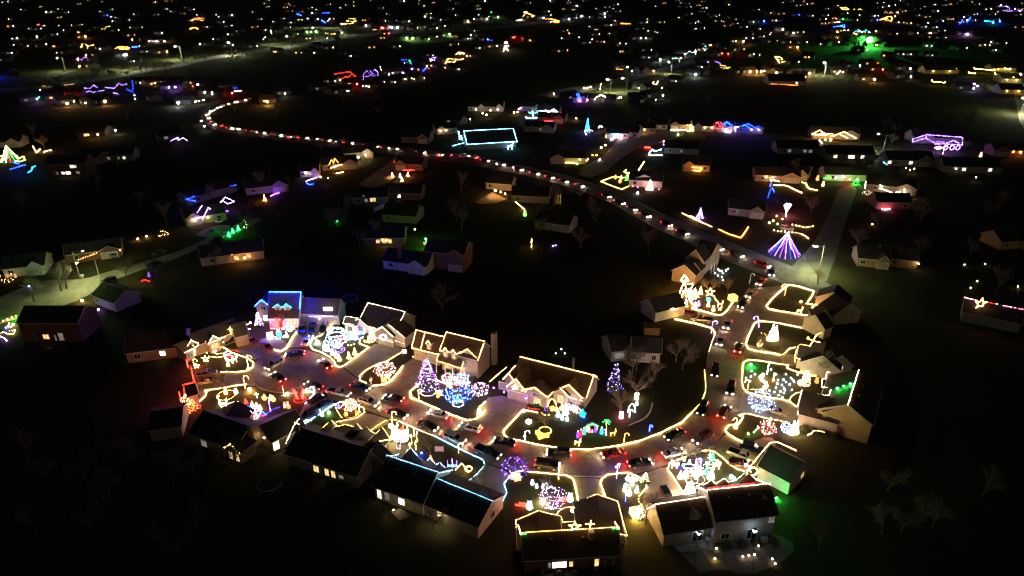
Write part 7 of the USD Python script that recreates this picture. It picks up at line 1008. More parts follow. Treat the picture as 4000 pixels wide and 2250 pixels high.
string('small white lamps on a dark house by the road', [z2(60,530,2.5), z2(60,532,2.5)], 'warm', 300, r=.3, step=.5); string('green white line down the house by the road', [z2(38,590,3), z2(120,660,1)], 'lime', 70, r=.14, step=.4); snowman(z2(130,735), 3.0, 'bright green inflatable snowman by the dark house', 'lime', 5); floodlight(z2(100,660), 'red lamp beside the green inflatable', 'red', 420, .22, .5); cottage('dark house above the green inflatable', z2(180,600), 16, 9, -8, 'grey', 'dark', 1, [], 1, gable=False)
candy_cane(z2(195,1050), 3.4, 'yellow pole light alone in the dark garden', 'yellow', 90, flip=.1); string('two small violet posts beside the dark roof', z2.L([(415,1030),(440,1025)], .4), 'violet', 160, r=.2, step=.9); tree(z2(280,930), 7, 'pale lit bare tree on the dim driveway', 1); cottage('dark house with pale lit side in the middle right', z2(400,880), 14, 9, -25, 'grey', 'dark', 1, [], 1, gable=False)
for i, x in enumerate((440,462,485)): candy_cane(z2(x, 610), 4.0, ('left','middle','right')[i] + ' of three vent poles with added glow in the dark', 'warm', 3.0, flip=.05)  # plain poles, made pale by a weak emission on the cane bulbs
mega_tree(z3(162,1105), 7.6, 5.0, 'big violet and blue strand tree at the junction', ('violet','blue','violet','purple'), 90, 18); curve_thing('tree_ornament', 'pink white branched light tree behind the strand tree', 'light tree', z3(178,735), [[(0,0,0),(0,0,4.2)],[(0,0,2.2),(-1.3,0,4.6)],[(0,0,2.4),(1.3,0,4.8)],[(0,0,3.2),(-.6,0,5.2)],[(0,0,3.2),(.5,0,5.2)]], 'pink', 110, r=.13)
string('warm dotted arc of path globes by the strand tree', z3.L([(62,872),(130,885),(220,893),(310,903),(365,922),(400,955)], .4), 'warm', 160, r=.2, step=1.3, jit=.03); string('upper warm dotted row of path globes', z3.L([(248,820),(310,832),(380,848),(450,832)], .4), 'warm', 160, r=.19, step=1.2, jit=.03); street_lamp(z3(512,1285), 9.0, 'tall pale lamp pole at the junction', (-3.2,-1.0), (.85,1,.40), 4200, None, (.7,.4))
tree(z3(500,1420), 7, 'bare tree by the lit junction corner', 0); tree(z2(2270,1190), 5, 'small dark street tree between the queue and the lawn', 1)
for i, (x, y, c) in enumerate(((85,745,'warm'),(50,792,'warm'),(12,812,'white'),(142,775,'amber'),(95,825,'lime'))): floodlight(z3(x, y), ('first warm','second warm','pale','orange','lime')[i] + ' lamp near the pink light tree', c, 360, .26, .5)
string('blue slanting frame lights beside the orange house', [z3(0,545,1), z3(22,470,4), z3(45,450,4.5), z3(62,490,1)], 'blue', 120, r=.14, step=.35); string('blue lights rising up the blue lit house', [z3(20,430,3), z3(35,400,5)], 'blue', 120, r=.14, step=.35); h = cottage('warm lit brick house with pale path curves', z3(90,390), 20, 9, -10, 'tan', 'brown', 1, [(-.3,'warm')], 1, lamps=((-.5,'warm',900),(-.2,'pink',500))); string('thick pale curve of path lights before the brick house', z3.L([(60,418),(150,420),(200,430),(270,465),(325,490),(340,497)], .4), 'warm', 110, r=.18, step=.4); string('second pale curve of path lights along the driveway', z3.L([(345,392),(385,400),(390,430),(420,458),(490,470)], .4), 'warm', 130, r=.18, step=.4); string('warm blaze on the porch of the brick house', [z3(30,375,2.2), z3(60,370,2.2), z3(110,385,1.8)], 'warm', 160, r=.22, step=.5); cottage('tan gabled house right of the brick house', z3(260,360), 12, 9, -30, 'tan', 'brown', 1, [], 1)
for i, (x, y, c) in enumerate(((680,355,'lime'),(750,345,'cool'),(818,370,'red'),(898,373,'green'))): floodlight(z3(x, y, 2.2), ('lime','cold white','red','green')[i] + ' wall lamp of the four colour garage row', c, 700, .32, .2)
cottage('long garage with four coloured wall lamps', z3(790,380), 20, 9, -4, 'white', 'dark', 1, [], 1, gdoor=False, gable=False)
for i, (x, y, c, s) in enumerate(((550,435,'white',9),(495,375,'warm',7))): snowman(z3(x, y), 2.8, ('white','warm')[i] + ' inflatable on the dark lawn left of the coloured garage', c, s)
string('green net lights on a garage wall', [z3(560,350,2.6), z3(640,350,2.6), z3(600,325,3)], 'green', 18, r=.12, step=.6); candy_cane(z3(972,450), 3.6, 'cold white pole light with a blue halo', 'cool', 160, flip=.05); round_wrapped_tree(z3(878,430), 2.0, 1.4, 'dim green wound shrub below the green lamp', ('green',), 20, 60, seed=91, levels=3); round_wrapped_tree(z3(1000,520), 1.6, 2.2, 'dim white wound hedge below the white pole', ('white',), 12, 60, seed=92, levels=3)
h = cottage('low house with two thick white eave lines and dormers', z3(1230,500), 20, 9, -22, 'taupe', 'dark', 1, [(-.4,'warm')], 1); string('upper thick white eave line of the dormered low house', [z3(1022,376,3), z3(1152,430,3)], 'white', 130, r=.18, step=.35); string('lower thick white eave line of the dormered low house', [z3(1125,450,3), z3(1268,503,3), z3(1310,488,3), z3(1368,518,2.8)], 'white', 130, r=.18, step=.35); string('white upright strip at the end of the low house', [z3(1375,515,.5), z3(1376,460,2.8)], 'white', 130, r=.16, step=.35); floodlight(z3(1145,520), 'yellow lamp below the dormered low house', 'yellow', 420, .25, .4)
cottage('dark house with a red lit porch and blaze of bulbs', z3(1260,665), 14, 9, -4, 'brick', 'dark', 1, [], -1, gable=False); string('blazing pale pink bulbs on the red lit porch', z3.L([(1150,662),(1190,665),(1225,660)], .5), 'pink', 190, r=.24, step=.45); floodlight(z3(1200,630), 'red lamp washing the porch wall', 'red', 900, .25, .8); floodlight(z3(1155,640), 'green floodlight washing the lawn beside the red porch', 'green', 2600, .26, .6)
h = cottage('yellow walled house with a bright corner lamp', z3(1310,1250), 11, 9, -16, 'yellow', 'brown', 1, [], 1, gable=False, lamps=((-.95,'warm',1600),(.98,'white',260))); h.window(h.main, 'f', -1.4, 1.8, 1.2, 1.1, None); cottage('dim garage left of the yellow walled house', z3(1050,1250), 10, 9, -14, 'tan', 'dark', 1, [], 1); floodlight(z3(938,1185,1.2), 'warm lamp at the dim garage', 'warm', 420, .26, .3); floodlight(z3(905,1195,1.0), 'small warm lamp left of the dim garage', 'warm', 160, .2, .3); floodlight(z3(1045,828), 'lone pale lamp in the dark right garden', 'warm', 300, .25, .5)
h = cottage('dim house with lit shrub at the right edge', z3(2500,1060), 14, 9, 10, 'yellow', 'dark', 1, [], 1); string('three stacked pinkish lamps at the right edge', [z3(2308,905,3.5), z3(2310,990,.4)], 'pink', 90, r=.18, step=1.1); floodlight(z3(2345,1000), 'yellow spot under the bare tree at the right edge', 'yellow', 260, .2, .4); tree(z3(2420,970), 7, 'pale bare tree at the right edge', 0)
z = zP; h = House('dark house carrying the star and blue scalloped ridge lights', z(2050,1000), 'grey', 'dark'); R0, R1 = z(1570,700,5.2), z(2570,900,5.2); h.block(R0, R1, 5.2, 4.6, 2.8); h.u = unit(R1-R0)
string('thin pink line on the dark ridge left of the star', [z(1572,690,5.4), z(1770,738,5.4)], 'pink', 60, r=.07, step=.35); string('pink dashes on the dark ridge right of the star', [z(2190,820,5.4), z(2560,890,5.4)], 'pink', 50, r=.07, step=.5, gap=.25); string('red thread of lights right of the star', [z(1920,762,5.4), z(2080,795,5.4)], 'red', 44, r=.06, step=.4); star(z(1840,790,5.4), 1.75, 'big pale outlined star on a dark ridge at the right edge', 'warm', 110); string('scalloped blue swags on the dark ridge beside the star', [z(1940,790,4.8), z(2000,840,4.0), z(2080,855,4.0), z(2110,795,4.8), z(2140,860,4.0), z(2190,820,4.8)], 'cyan', 70, r=.10, step=.3); string('deep blue lights behind the scalloped swags', [z(1920,840,4.0), z(2060,870,4.0), z(2160,895,4.0), z(2180,850,4.4)], 'blue', 90, r=.10, step=.4); floodlight(z(2110,930,2.6), 'white lamp below the blue swags', 'cool', 200, .2, .3)
for i, (x, y, k) in enumerate(((1565,150,3),(1560,165,1),(1905,152,2),(2445,530,0),(1770,442,0),(1660,552,0))):
    if k < 3: floodlight(z(x, y), ('tiny round lamp','small twin lamp','short pale lamp','twin pale lamp','faint lamp','dim low lamp')[i] + ' in the black field at right ' + ('beyond the star','','above the star','','left above the star','nearer the star')[i], 'white', 140 if i != 3 else 300, .14, .4)
zz = zT[2,0]
for i, (x, y, w, a, wall, lab) in enumerate(((1340,1340,12,-10,'cream','cream house with two yellow lamps on the lit street'),(1470,1305,11,-6,'white','white gabled house beside the cream one'),(1690,1305,12,-8,'brick','brick gabled house with a pale pavement line'),(1925,1320,13,-6,'white','wide pale garage house with two wall lamps'),(1180,1380,10,-30,'white','white end gable left of the cream house'))): cottage(lab, zz(x, y), w, 9, a, wall, 'dark', 1, [(.1,'dim')], -1, lamps={0: ((-.6,'warm',900),(-.1,'warm',900)), 3: ((.1,'warm',700),(.7,'warm',700))}.get(i, ()))
string('white lights along the pavement of the brick gabled house', zz.L([(1600,1308),(1680,1310),(1750,1305)], .4), 'white', 110, r=.2, step=.45); string('yellow blaze of porch bulbs between two houses', [zz(1770,1255,3), zz(1830,1270,2.5), zz(1790,1290,1.5), zz(1830,1310,.5), zz(1770,1315,.5)], 'yellow', 190, r=.26, step=.5); string('warm blaze by the cream house roof', [zz(1392,1258,3), zz(1398,1275,2)], 'warm', 300, r=.3, step=.6)
round_wrapped_tree(zz(2075,1320), 5.2, 3.2, 'round tree netted in red lights on the far street', ('red','red','pink'), 190, 240, seed=95); h = cottage('twin gabled house edged in blue lights', zz(2180,1325), 15, 9, -4, 'grey', 'dark', 1, [], -1); h2b = cottage('second blue edged house at the end of the far street', zz(2390,1340), 16, 9, -6, 'grey', 'dark', 1, [(.4,'white')], 1, lamps=((.1,'warm',400),(.6,'warm',400)))
string('blue roof lights on the twin gabled house', [[zz(2105,1255,3.2), zz(2165,1225,6), zz(2225,1270,3.2)], [zz(2120,1265,3.2), zz(2168,1235,5), zz(2205,1265,3.2)]], 'blue', 190, r=.17, step=.4); string('blue roof lights on the far street end house', [[zz(2290,1278,3.2), zz(2375,1245,6), zz(2465,1298,3.2), zz(2488,1285,3.2)], [zz(2335,1255,4.6), zz(2415,1300,3.2)]], 'blue', 190, r=.17, step=.4); string('violet white tree blaze between the blue houses', [zz(2250,1320,.5), zz(2240,1280,3.5), zz(2280,1275,3.5), zz(2262,1320,.5)], 'violet', 160, r=.22, step=.5); string('white figures before the blue twin gables', zz.L([(2150,1325),(2180,1320),(2195,1330)], .6), 'cool', 190, r=.24, step=.6); floodlight(zz(2672-472,1325), 'red lamp between the blue houses', 'red', 500, .25, .5); floodlight(zz(2130,1270), 'blue floodlight behind the twin gables', 'blue', 2200, .3, 1.0)
mega_tree(zz(757,1330), 8.0, 1.6, 'slim blue strand tree in the dark', ('blue','blue','cyan'), 160, 10); string('red violet dots round the slim blue tree', zz.L([(735,1315),(790,1312),(805,1315)], 1.0), 'pink', 160, r=.24, step=1.2); floodlight(zz(745,1360), 'violet white lamp under the slim blue tree', 'violet', 600, .4, .5); string('white arch on a dark house beside the blue tree', [zz(872,1285,2), zz(880,1268,3.4), zz(895,1268,3.4), zz(908,1280,2)], 'white', 90, r=.18, step=.45)
cottage('house with a blue green lit window wall', zz(1060,1395), 13, 8, -4, 'white', 'dark', 1, [(-.3,'dim')], -1, gable=False); string('cyan lights over the window wall', [zz(1015,1350,3), zz(1060,1345,3), zz(1105,1365,3), zz(1100,1395,.5)], 'cyan', 60, r=.2, step=.5); string('white window lights on the window wall', [zz(1028,1385,1), zz(1030,1355,2.6)], 'ice', 90, r=.24, step=.5); string('white tree lights right of the window wall', [zz(1072,1385,1), zz(1078,1360,2.6)], 'cool', 90, r=.24, step=.5)
for i, (x, y, c) in enumerate(((945,1385,'warm'),(985,1378,'amber'),(995,1415,'white'),(1015,1412,'yellow'),(1090,1400,'red'),(1670,1365,'lime'),(1525,1435,'pink'),(1575,1430,'white'))): floodlight(zz(x, y), ('warm','orange','lower white','lower yellow','red','lime postbox','pink','white')[i] + ' lamp near the cyan window wall street', c, 500, .32, .6)
string('red blaze by a snowman on the yellow street', z2.L([(1345,40),(1385,42)], .8), 'red', 260, r=.3, step=.6); string('blue white frame lights beside the red blaze', [z2(1375,110,.5), z2(1410,60,3.5), z2(1440,80,1), z2(1505,60,1.5)], 'ice', 100, r=.2, step=.5); string('violet swirl right of the red blaze', [z2(1525,12,2), z2(1550,10,2.6), z2(1570,55,1), z2(1600,75,.5), z2(1605,45,2)], 'violet', 160, r=.24, step=.5); string('white dots under the blue frame', z2.L([(1380,118),(1505,118)], .4), 'white', 90, r=.2, step=.9); cottage('dark house in front of the red blaze', z2(1700,110), 18, 10, -14, 'grey', 'dark', 1, [(0,'dim')], 1, gable=False)
for i, (x, y, w, lab) in enumerate(((200,1120,15,'dark gabled house behind blue deer lights'),(360,1160,15,'house front blazing with white icicles'),(390,1235,18,'dark house with a red gutter line'),(900,1040,20,'dark long house under a white roof line'),(1250,1025,13,'pink end gable at the middle right'),(270,1330,18,'dark house with a lit patio door'),(680,1030,10,'house with steep blue lit gable'))): h = cottage(lab, zz(x, y), w, 9, -14, ('grey','white','brick','grey','brick','tan','white')[i], 'dark', 1, [(0.1,'dim')], 1, gable=i != 3); 
string('white roof edge line on the dark long house', [zz(832,1000,3), zz(845,982,4), zz(898,953,6), zz(958,988,3.2)], 'white', 110, r=.2, step=.5); string('white arch left of the pink end gable', [zz(1070,990,2), zz(1085,972,3.4), zz(1102,985,2.4)], 'white', 90, r=.2, step=.5); string('white icicle blaze along a house front', [[zz(305,1160,.5), zz(320,1105,3), zz(365,1125,3), zz(430,1140,2)], [zz(305,1155,.5), zz(345,1165,.5), zz(425,1132,2.5)]], 'cool', 160, r=.26, step=.45); string('red line on the dark gutter', [zz(332,1215,3), zz(418,1223,3)], 'red', 190, r=.2, step=.45); string('red slanting line right of the icicles', [zz(465,1165,3), zz(492,1132,4.5)], 'red', 150, r=.2, step=.5); string('red edge below the white icicles', [zz(290,1195,.5), zz(330,1180,1.5), zz(350,1155,2)], 'red', 100, r=.18, step=.6)
string('blue reindeer shaped lights', [zz(165,1130,3.0), zz(205,1145,2), zz(270,1125,3)], 'cyan', 130, r=.24, step=.5); string('blue white blaze above the lit pond ring', [zz(205,1120,3), zz(212,1165,.5)], 'cool', 200, r=.32, step=.45); string('cyan ring of lights on the ground', zz.L([(135,1175),(150,1188),(200,1192),(258,1183)], .4), 'ice', 110, r=.2, step=.5); string('blue steep gable lines in the middle', [[zz(650,945,7), zz(668,985,3.5)], [zz(665,940,7), zz(692,985,3.5)], [zz(665,988,3.2), zz(692,986,3.2)]], 'blue', 190, r=.2, step=.45)
for i, (x, y, c) in enumerate(((680,1022,'pink'),(762,1018,'pink'),(725,892,'white'),(757,892,'white'),(790,882,'white'),(170,1103,'red'),(220,1105,'red'),(128,1068,'lime'),(85,1098,'pink'),(70,1105,'violet'),(20,1140,'warm'),(55,1138,'warm'),(380,1250,'warm'),(268,1300,'warm'),(645,1200,'warm'),(422,950,'white'),(323,1088,'cool'))): floodlight(zz(x, y, .8), ['pink lamp under the blue gable','pink lamp right of the blue gable','first white lamp of the high trio','second white lamp of the high trio','third white lamp of the high trio','left red lamp over the blue deer','right red lamp over the blue deer','green lamp on the gable behind','pink lamp left of the deer','violet lamp left of the deer','left warm lamp by the curb','right warm lamp by the curb','bright warm lamp under the red gutter','warm patio lamp of the dark house','lone lamp in the black field','lone white lamp on the black rise','white lamp over the icicles'][i], c, 800, .36, .5)
candy_cane(zz(888,910), 5.0, 'white lit statue post on the pale turning place', 'white', 90, flip=.05)
h = cottage('dark house whose whole roof is outlined in cyan lights', zF(1238,374), 27, 17, 13, 'grey', 'dark', 1, [], 1, gable=False); outline('cyan outline of a whole dark roof', h, 'ice', 70, .13, 'ridge rake eave', .45); string('slanting cyan line at the left of the outlined roof', [zF(1140,367,.4), zF(1180,355,2.0)], 'ice', 70, r=.13, step=.45); deer(zF(1168,352), 4.2, 'cyan wire deer left of the cyan roof', 'ice', 70); deer(zF(1160,352), 4.8, 'cyan wire figure behind the deer', 'ice', 60, 2.4); deer(zF(1283,376), 4.4, 'cyan wire sleigh right of the cyan roof', 'ice', 80, .4); cottage('dim brown gabled house left of the cyan roof', zF(1045,360), 16, 10, -8, 'brick', 'dark', 1, [], 1); cottage('yellow lamped house beyond the cyan roof', zT[1,0](1920,1345), 13, 9, 20, 'cream', 'dark', 1, [], -1, lamps=((-.6,'warm',900),(-.1,'warm',900)))
for i, (x, y) in enumerate(((2215,1112),(2280,1150),(2360,1120),(2432,1112),(2320,1165))): floodlight(zT[1,0](x, y, 1.6), ('gable','low','garage','right garage','lowest')[i] + ' white lamp of the small white house pair', 'white', 600, .32, .5)
for i, (x, y) in enumerate(((2220,1120),(2400,1120))): cottage(('left','right')[i] + ' of two small white lit houses on the dark slope', zT[1,0](x, y), 12, 9, -5, 'white', 'dark', 1, [], 1)
z = zT[3,0]; h = cottage('house with warm outlined twin gables and hanging icicles', z(680,1400), 26, 10, -6, 'tan', 'dark', 1, [(-.2,'warm')], 1); string('warm outline of the left twin gable', [[z(440,1350,3), z(520,1310,6), z(590,1358,3)], [z(520,1360,3), z(550,1332,5), z(590,1358,3)], [z(440,1352,3), z(590,1360,3)]], 'warm', 130, r=.17, step=.45); string('warm outline of the right twin gable', [[z(655,1370,3), z(765,1325,6), z(880,1388,3)], [z(725,1352,5), z(800,1388,3)], [z(600,1345,3), z(660,1345,3)]], 'warm', 130, r=.17, step=.45); floodlight(z(628,1418), 'warm globe blaze under the twin gables', 'warm', 900, .5, .5); floodlight(z(575,1415), 'smaller warm blaze under the left gable', 'warm', 500, .4, .4); string('white tree lights left of the twin gables', [z(490,1440,.3), z(520,1410,3), z(545,1440,.3)], 'white', 110, r=.24, step=.6)
h = cottage('pale house outlined in violet white lines at far right', z(1700,1440), 26, 11, -3, 'white', 'dark', 1, [], -1); string('violet white outline of the pale house roof', [[z(1455,1430,3), z(1455,1398,3.6), z(1595,1355,6.5), z(1960,1382,6.5), z(1955,1443,3)], [z(1595,1355,6.5), z(1590,1390,5), z(1455,1430,3)], [z(1590,1390,5), z(1680,1440,3)], [z(1700,1428,4), z(1770,1430,4)], [z(1800,1440,3), z(1865,1412,5), z(1920,1440,3)]], 'violet', 70, r=.15, step=.5); 
z = z3; string('violet white eave lines of the pale house front', [[z(1770,5,3), z(1955,15,3)], [z(1680,5,3), z(1750,5,3)]], 'violet', 80, r=.16, step=.5); string('bright violet white oval on the pale house garage', [z(1685,45,2.5), z(1720,30,3), z(1745,45,2.4), z(1715,58,1.6), z(1685,45,2.5)], 'violet', 190, r=.28, step=.4)
for i, x in enumerate((1785,1852,1908)): wreath(z(x, 42, 2.2), 1.1, ('first','second','third')[i] + ' violet wreath from the left on the pale house', 'violet', 60 - 15*i, bow=None)
candy_cane(z(1757,110), 4.0, 'pinkish lit figure before the pale house', 'pink', 160, flip=.05); snowman(z(2135,140), 3.0, 'white bright snowman under bare trees at far right', 'white', 8); h = cottage('house with three red orange garage lamps at the right edge', z(2440,130), 18, 9, -4, 'brick', 'dark', 1, [], -1)
for i, (x, y) in enumerate(((2328,82),(2465,94),(2540,97))): floodlight(z(x, y, 1.8), ('left','middle','right')[i] + ' red orange garage lamp at the right edge', 'amber', 1100, .34, .3)
for i, (x, y, w, l) in enumerate(((300,110,22,'dark house with dim upper windows at right'),(820,170,24,'dark house with a bright bay window at right'),(1430,230,22,'dark twin gabled house with lamp pair'),(2050,300,26,'long dark house with two white windows'))):
    h = cottage(l, z(x, y), w, 11, -5, 'grey', 'dark', 1, [], 1, gable=i == 2)
    for k in {0: (-.4,.3,.55), 1: (-.6,.0,.1,.5), 2: (-.9,.0), 3: (-.3,.6)}[i]: h.window(h.main, 'f', k*w/2, 1.7, 1.6, 1.4, {0: 'dim', 1: 'bright', 2: 'white', 3: 'white'}[i])
for i, (x, y) in enumerate(((1388,258),(1470,265),(1428,275),(1890,265),(2090,350))): floodlight(z(x, y, 1.5), ('left','right','middle','lone','faint')[i] + ' pale lamp on the dark right houses', 'white', 300, .26, .3)
string('pale bent line of gutter light', [z(1160,170,1), z(1165,195,.5), z(1200,215,.5)], 'ice', 24, r=.16, step=.6); floodlight(z(1228,125), 'blue garden lamp on the far pale street', 'blue', 1500, .3, .6)
# ================================================================ THE FAR TOWN
FC = dict(w=('neutral','white'), y=('warm','warm'), a=('amber','amber'), r=('red','red'), b=('blue','blue'), g=('green','green'), v=('violet','violet'), l=('lime','greenish white'), c=('cool','cold white'))
FARH, FARL = {}, []
def where(p):
    """Where in the distance a far thing stands, by landmarks one can find."""
    b = math.degrees(math.atan2(p[0], p[1])); col = ['at the far left corner','above the left blue beam','left of the red outlined roof','beyond the red outlined roof','below the far church','right of the far church','past the dark field','left of the laser','around the green laser','right of the laser','at the right corner'][int(np.clip((b+38)/7, 0, 10))]
    return ('beyond the nearer houses ' if p[1] < 520 else 'in the middle distance ' if p[1] < 800 else 'in the distance ' if p[1] < 1250 else 'on the horizon ') + col
CO_ = co.buffer(15)
from shapely.geometry import Point
def far_house(p, code, size):
    if CO_.contains(Point(p[0], p[1])): floodlight(p, f'{FC[code][1]} roadside post lamp {where(p)}, number {len(FARL)}'.split(', number')[0], FC[code][0], 600, .34, 2.5, 'post lamps beside the main road')
    else: FARL.append((p[1], p, code, size))
def far_parts(t, code, size):
    c = FC[code][0]
    q = MB(); q.prism([(-6,0,0),(-6,8,0),(-6,8,2.9),(-6,4,5.2),(-6,0,2.9)], [(6,0,0),(6,8,0),(6,8,2.9),(6,4,5.2),(6,0,2.9)]); part(t, 'wall', q, SD['black'])
    q = MB(); q.prism([(-6.4,-.4,2.8),(-6.4,4,5.35),(-6.4,4,5.55),(-6.4,-.4,3.0)], [(6.4,-.4,2.8),(6.4,4,5.35),(6.4,4,5.55),(6.4,-.4,3.0)]); q.prism([(-6.4,8.4,2.8),(-6.4,8.4,3.0),(-6.4,4,5.55),(-6.4,4,5.35)], [(6.4,8.4,2.8),(6.4,8.4,3.0),(6.4,4,5.55),(6.4,4,5.35)]); part(t, 'roof', q, SH['dark'])
    q = MB(); q.box(-3.2,-1.2,-.05,.02,.9,2.2); part(t, 'window', q, LITW['warm' if code in 'yar' else 'dim'])
    q = MB(); q.tube([(2.2,-8.5,0),(2.2,-8.5,2.5)], .07, 5); part(t, 'lamp_post', q, STEEL)
    q = MB(); q.ball((2.2,-8.5,2.6), (.22,.34,.6)[size-1], 1); part(t, 'lamp', q, bulb(c, (45,130,260)[size-1] * (3 if code in 'bvrg' else 1)))
def build_far():
    FARL.sort(key=lambda x: x[0]); rest = {}
    for n, (_, p, code, size) in enumerate(FARL):
        k = (code, size); word = FC[code][1]; rz = float(RNG.uniform(-1.1, 1.1))
        lab = f'tiny far house, {("faint","bright","dazzling")[size-1]} {word} lamp, {where(p)}'
        if n >= 240: rest.setdefault(k, []).append((p, rz)); continue
        if k in FARH: dup(FARH[k], p, rz, lab); continue
        FARH[k] = thing('far_house', lab, 'house', p, rz, f'far houses with {word} lamps'); far_parts(FARH[k], code, size)
    pi = UsdGeom.PointInstancer.Define(stage, '/World/far_town'); tag(pi.GetPrim(), 'farthest houses of the town, lamps thinning out to the horizon', 'houses', kind='stuff'); pos, ori, idx, tg = [], [], [], []
    for n, (k, items) in enumerate(rest.items()):
        x = UsdGeom.Xform.Define(stage, f'/World/far_town/house_{FC[k[0]][1].replace(" ", "_")}_{("faint","bright","dazzling")[k[1]-1]}'); ORIG['/World/far_town'] = np.zeros(3); far_parts(x.GetPrim(), *k); tg.append(x.GetPath())
        for p, rz in items: pos.append(Gf.Vec3f(*map(float, p))); ori.append(Gf.Quath(math.cos(rz/2), 0, 0, math.sin(rz/2))); idx.append(n)
    pi.CreatePrototypesRel().SetTargets(tg); pi.CreatePositionsAttr(pos); pi.CreateOrientationsAttr(ori); pi.CreateProtoIndicesAttr(idx)
T = zT
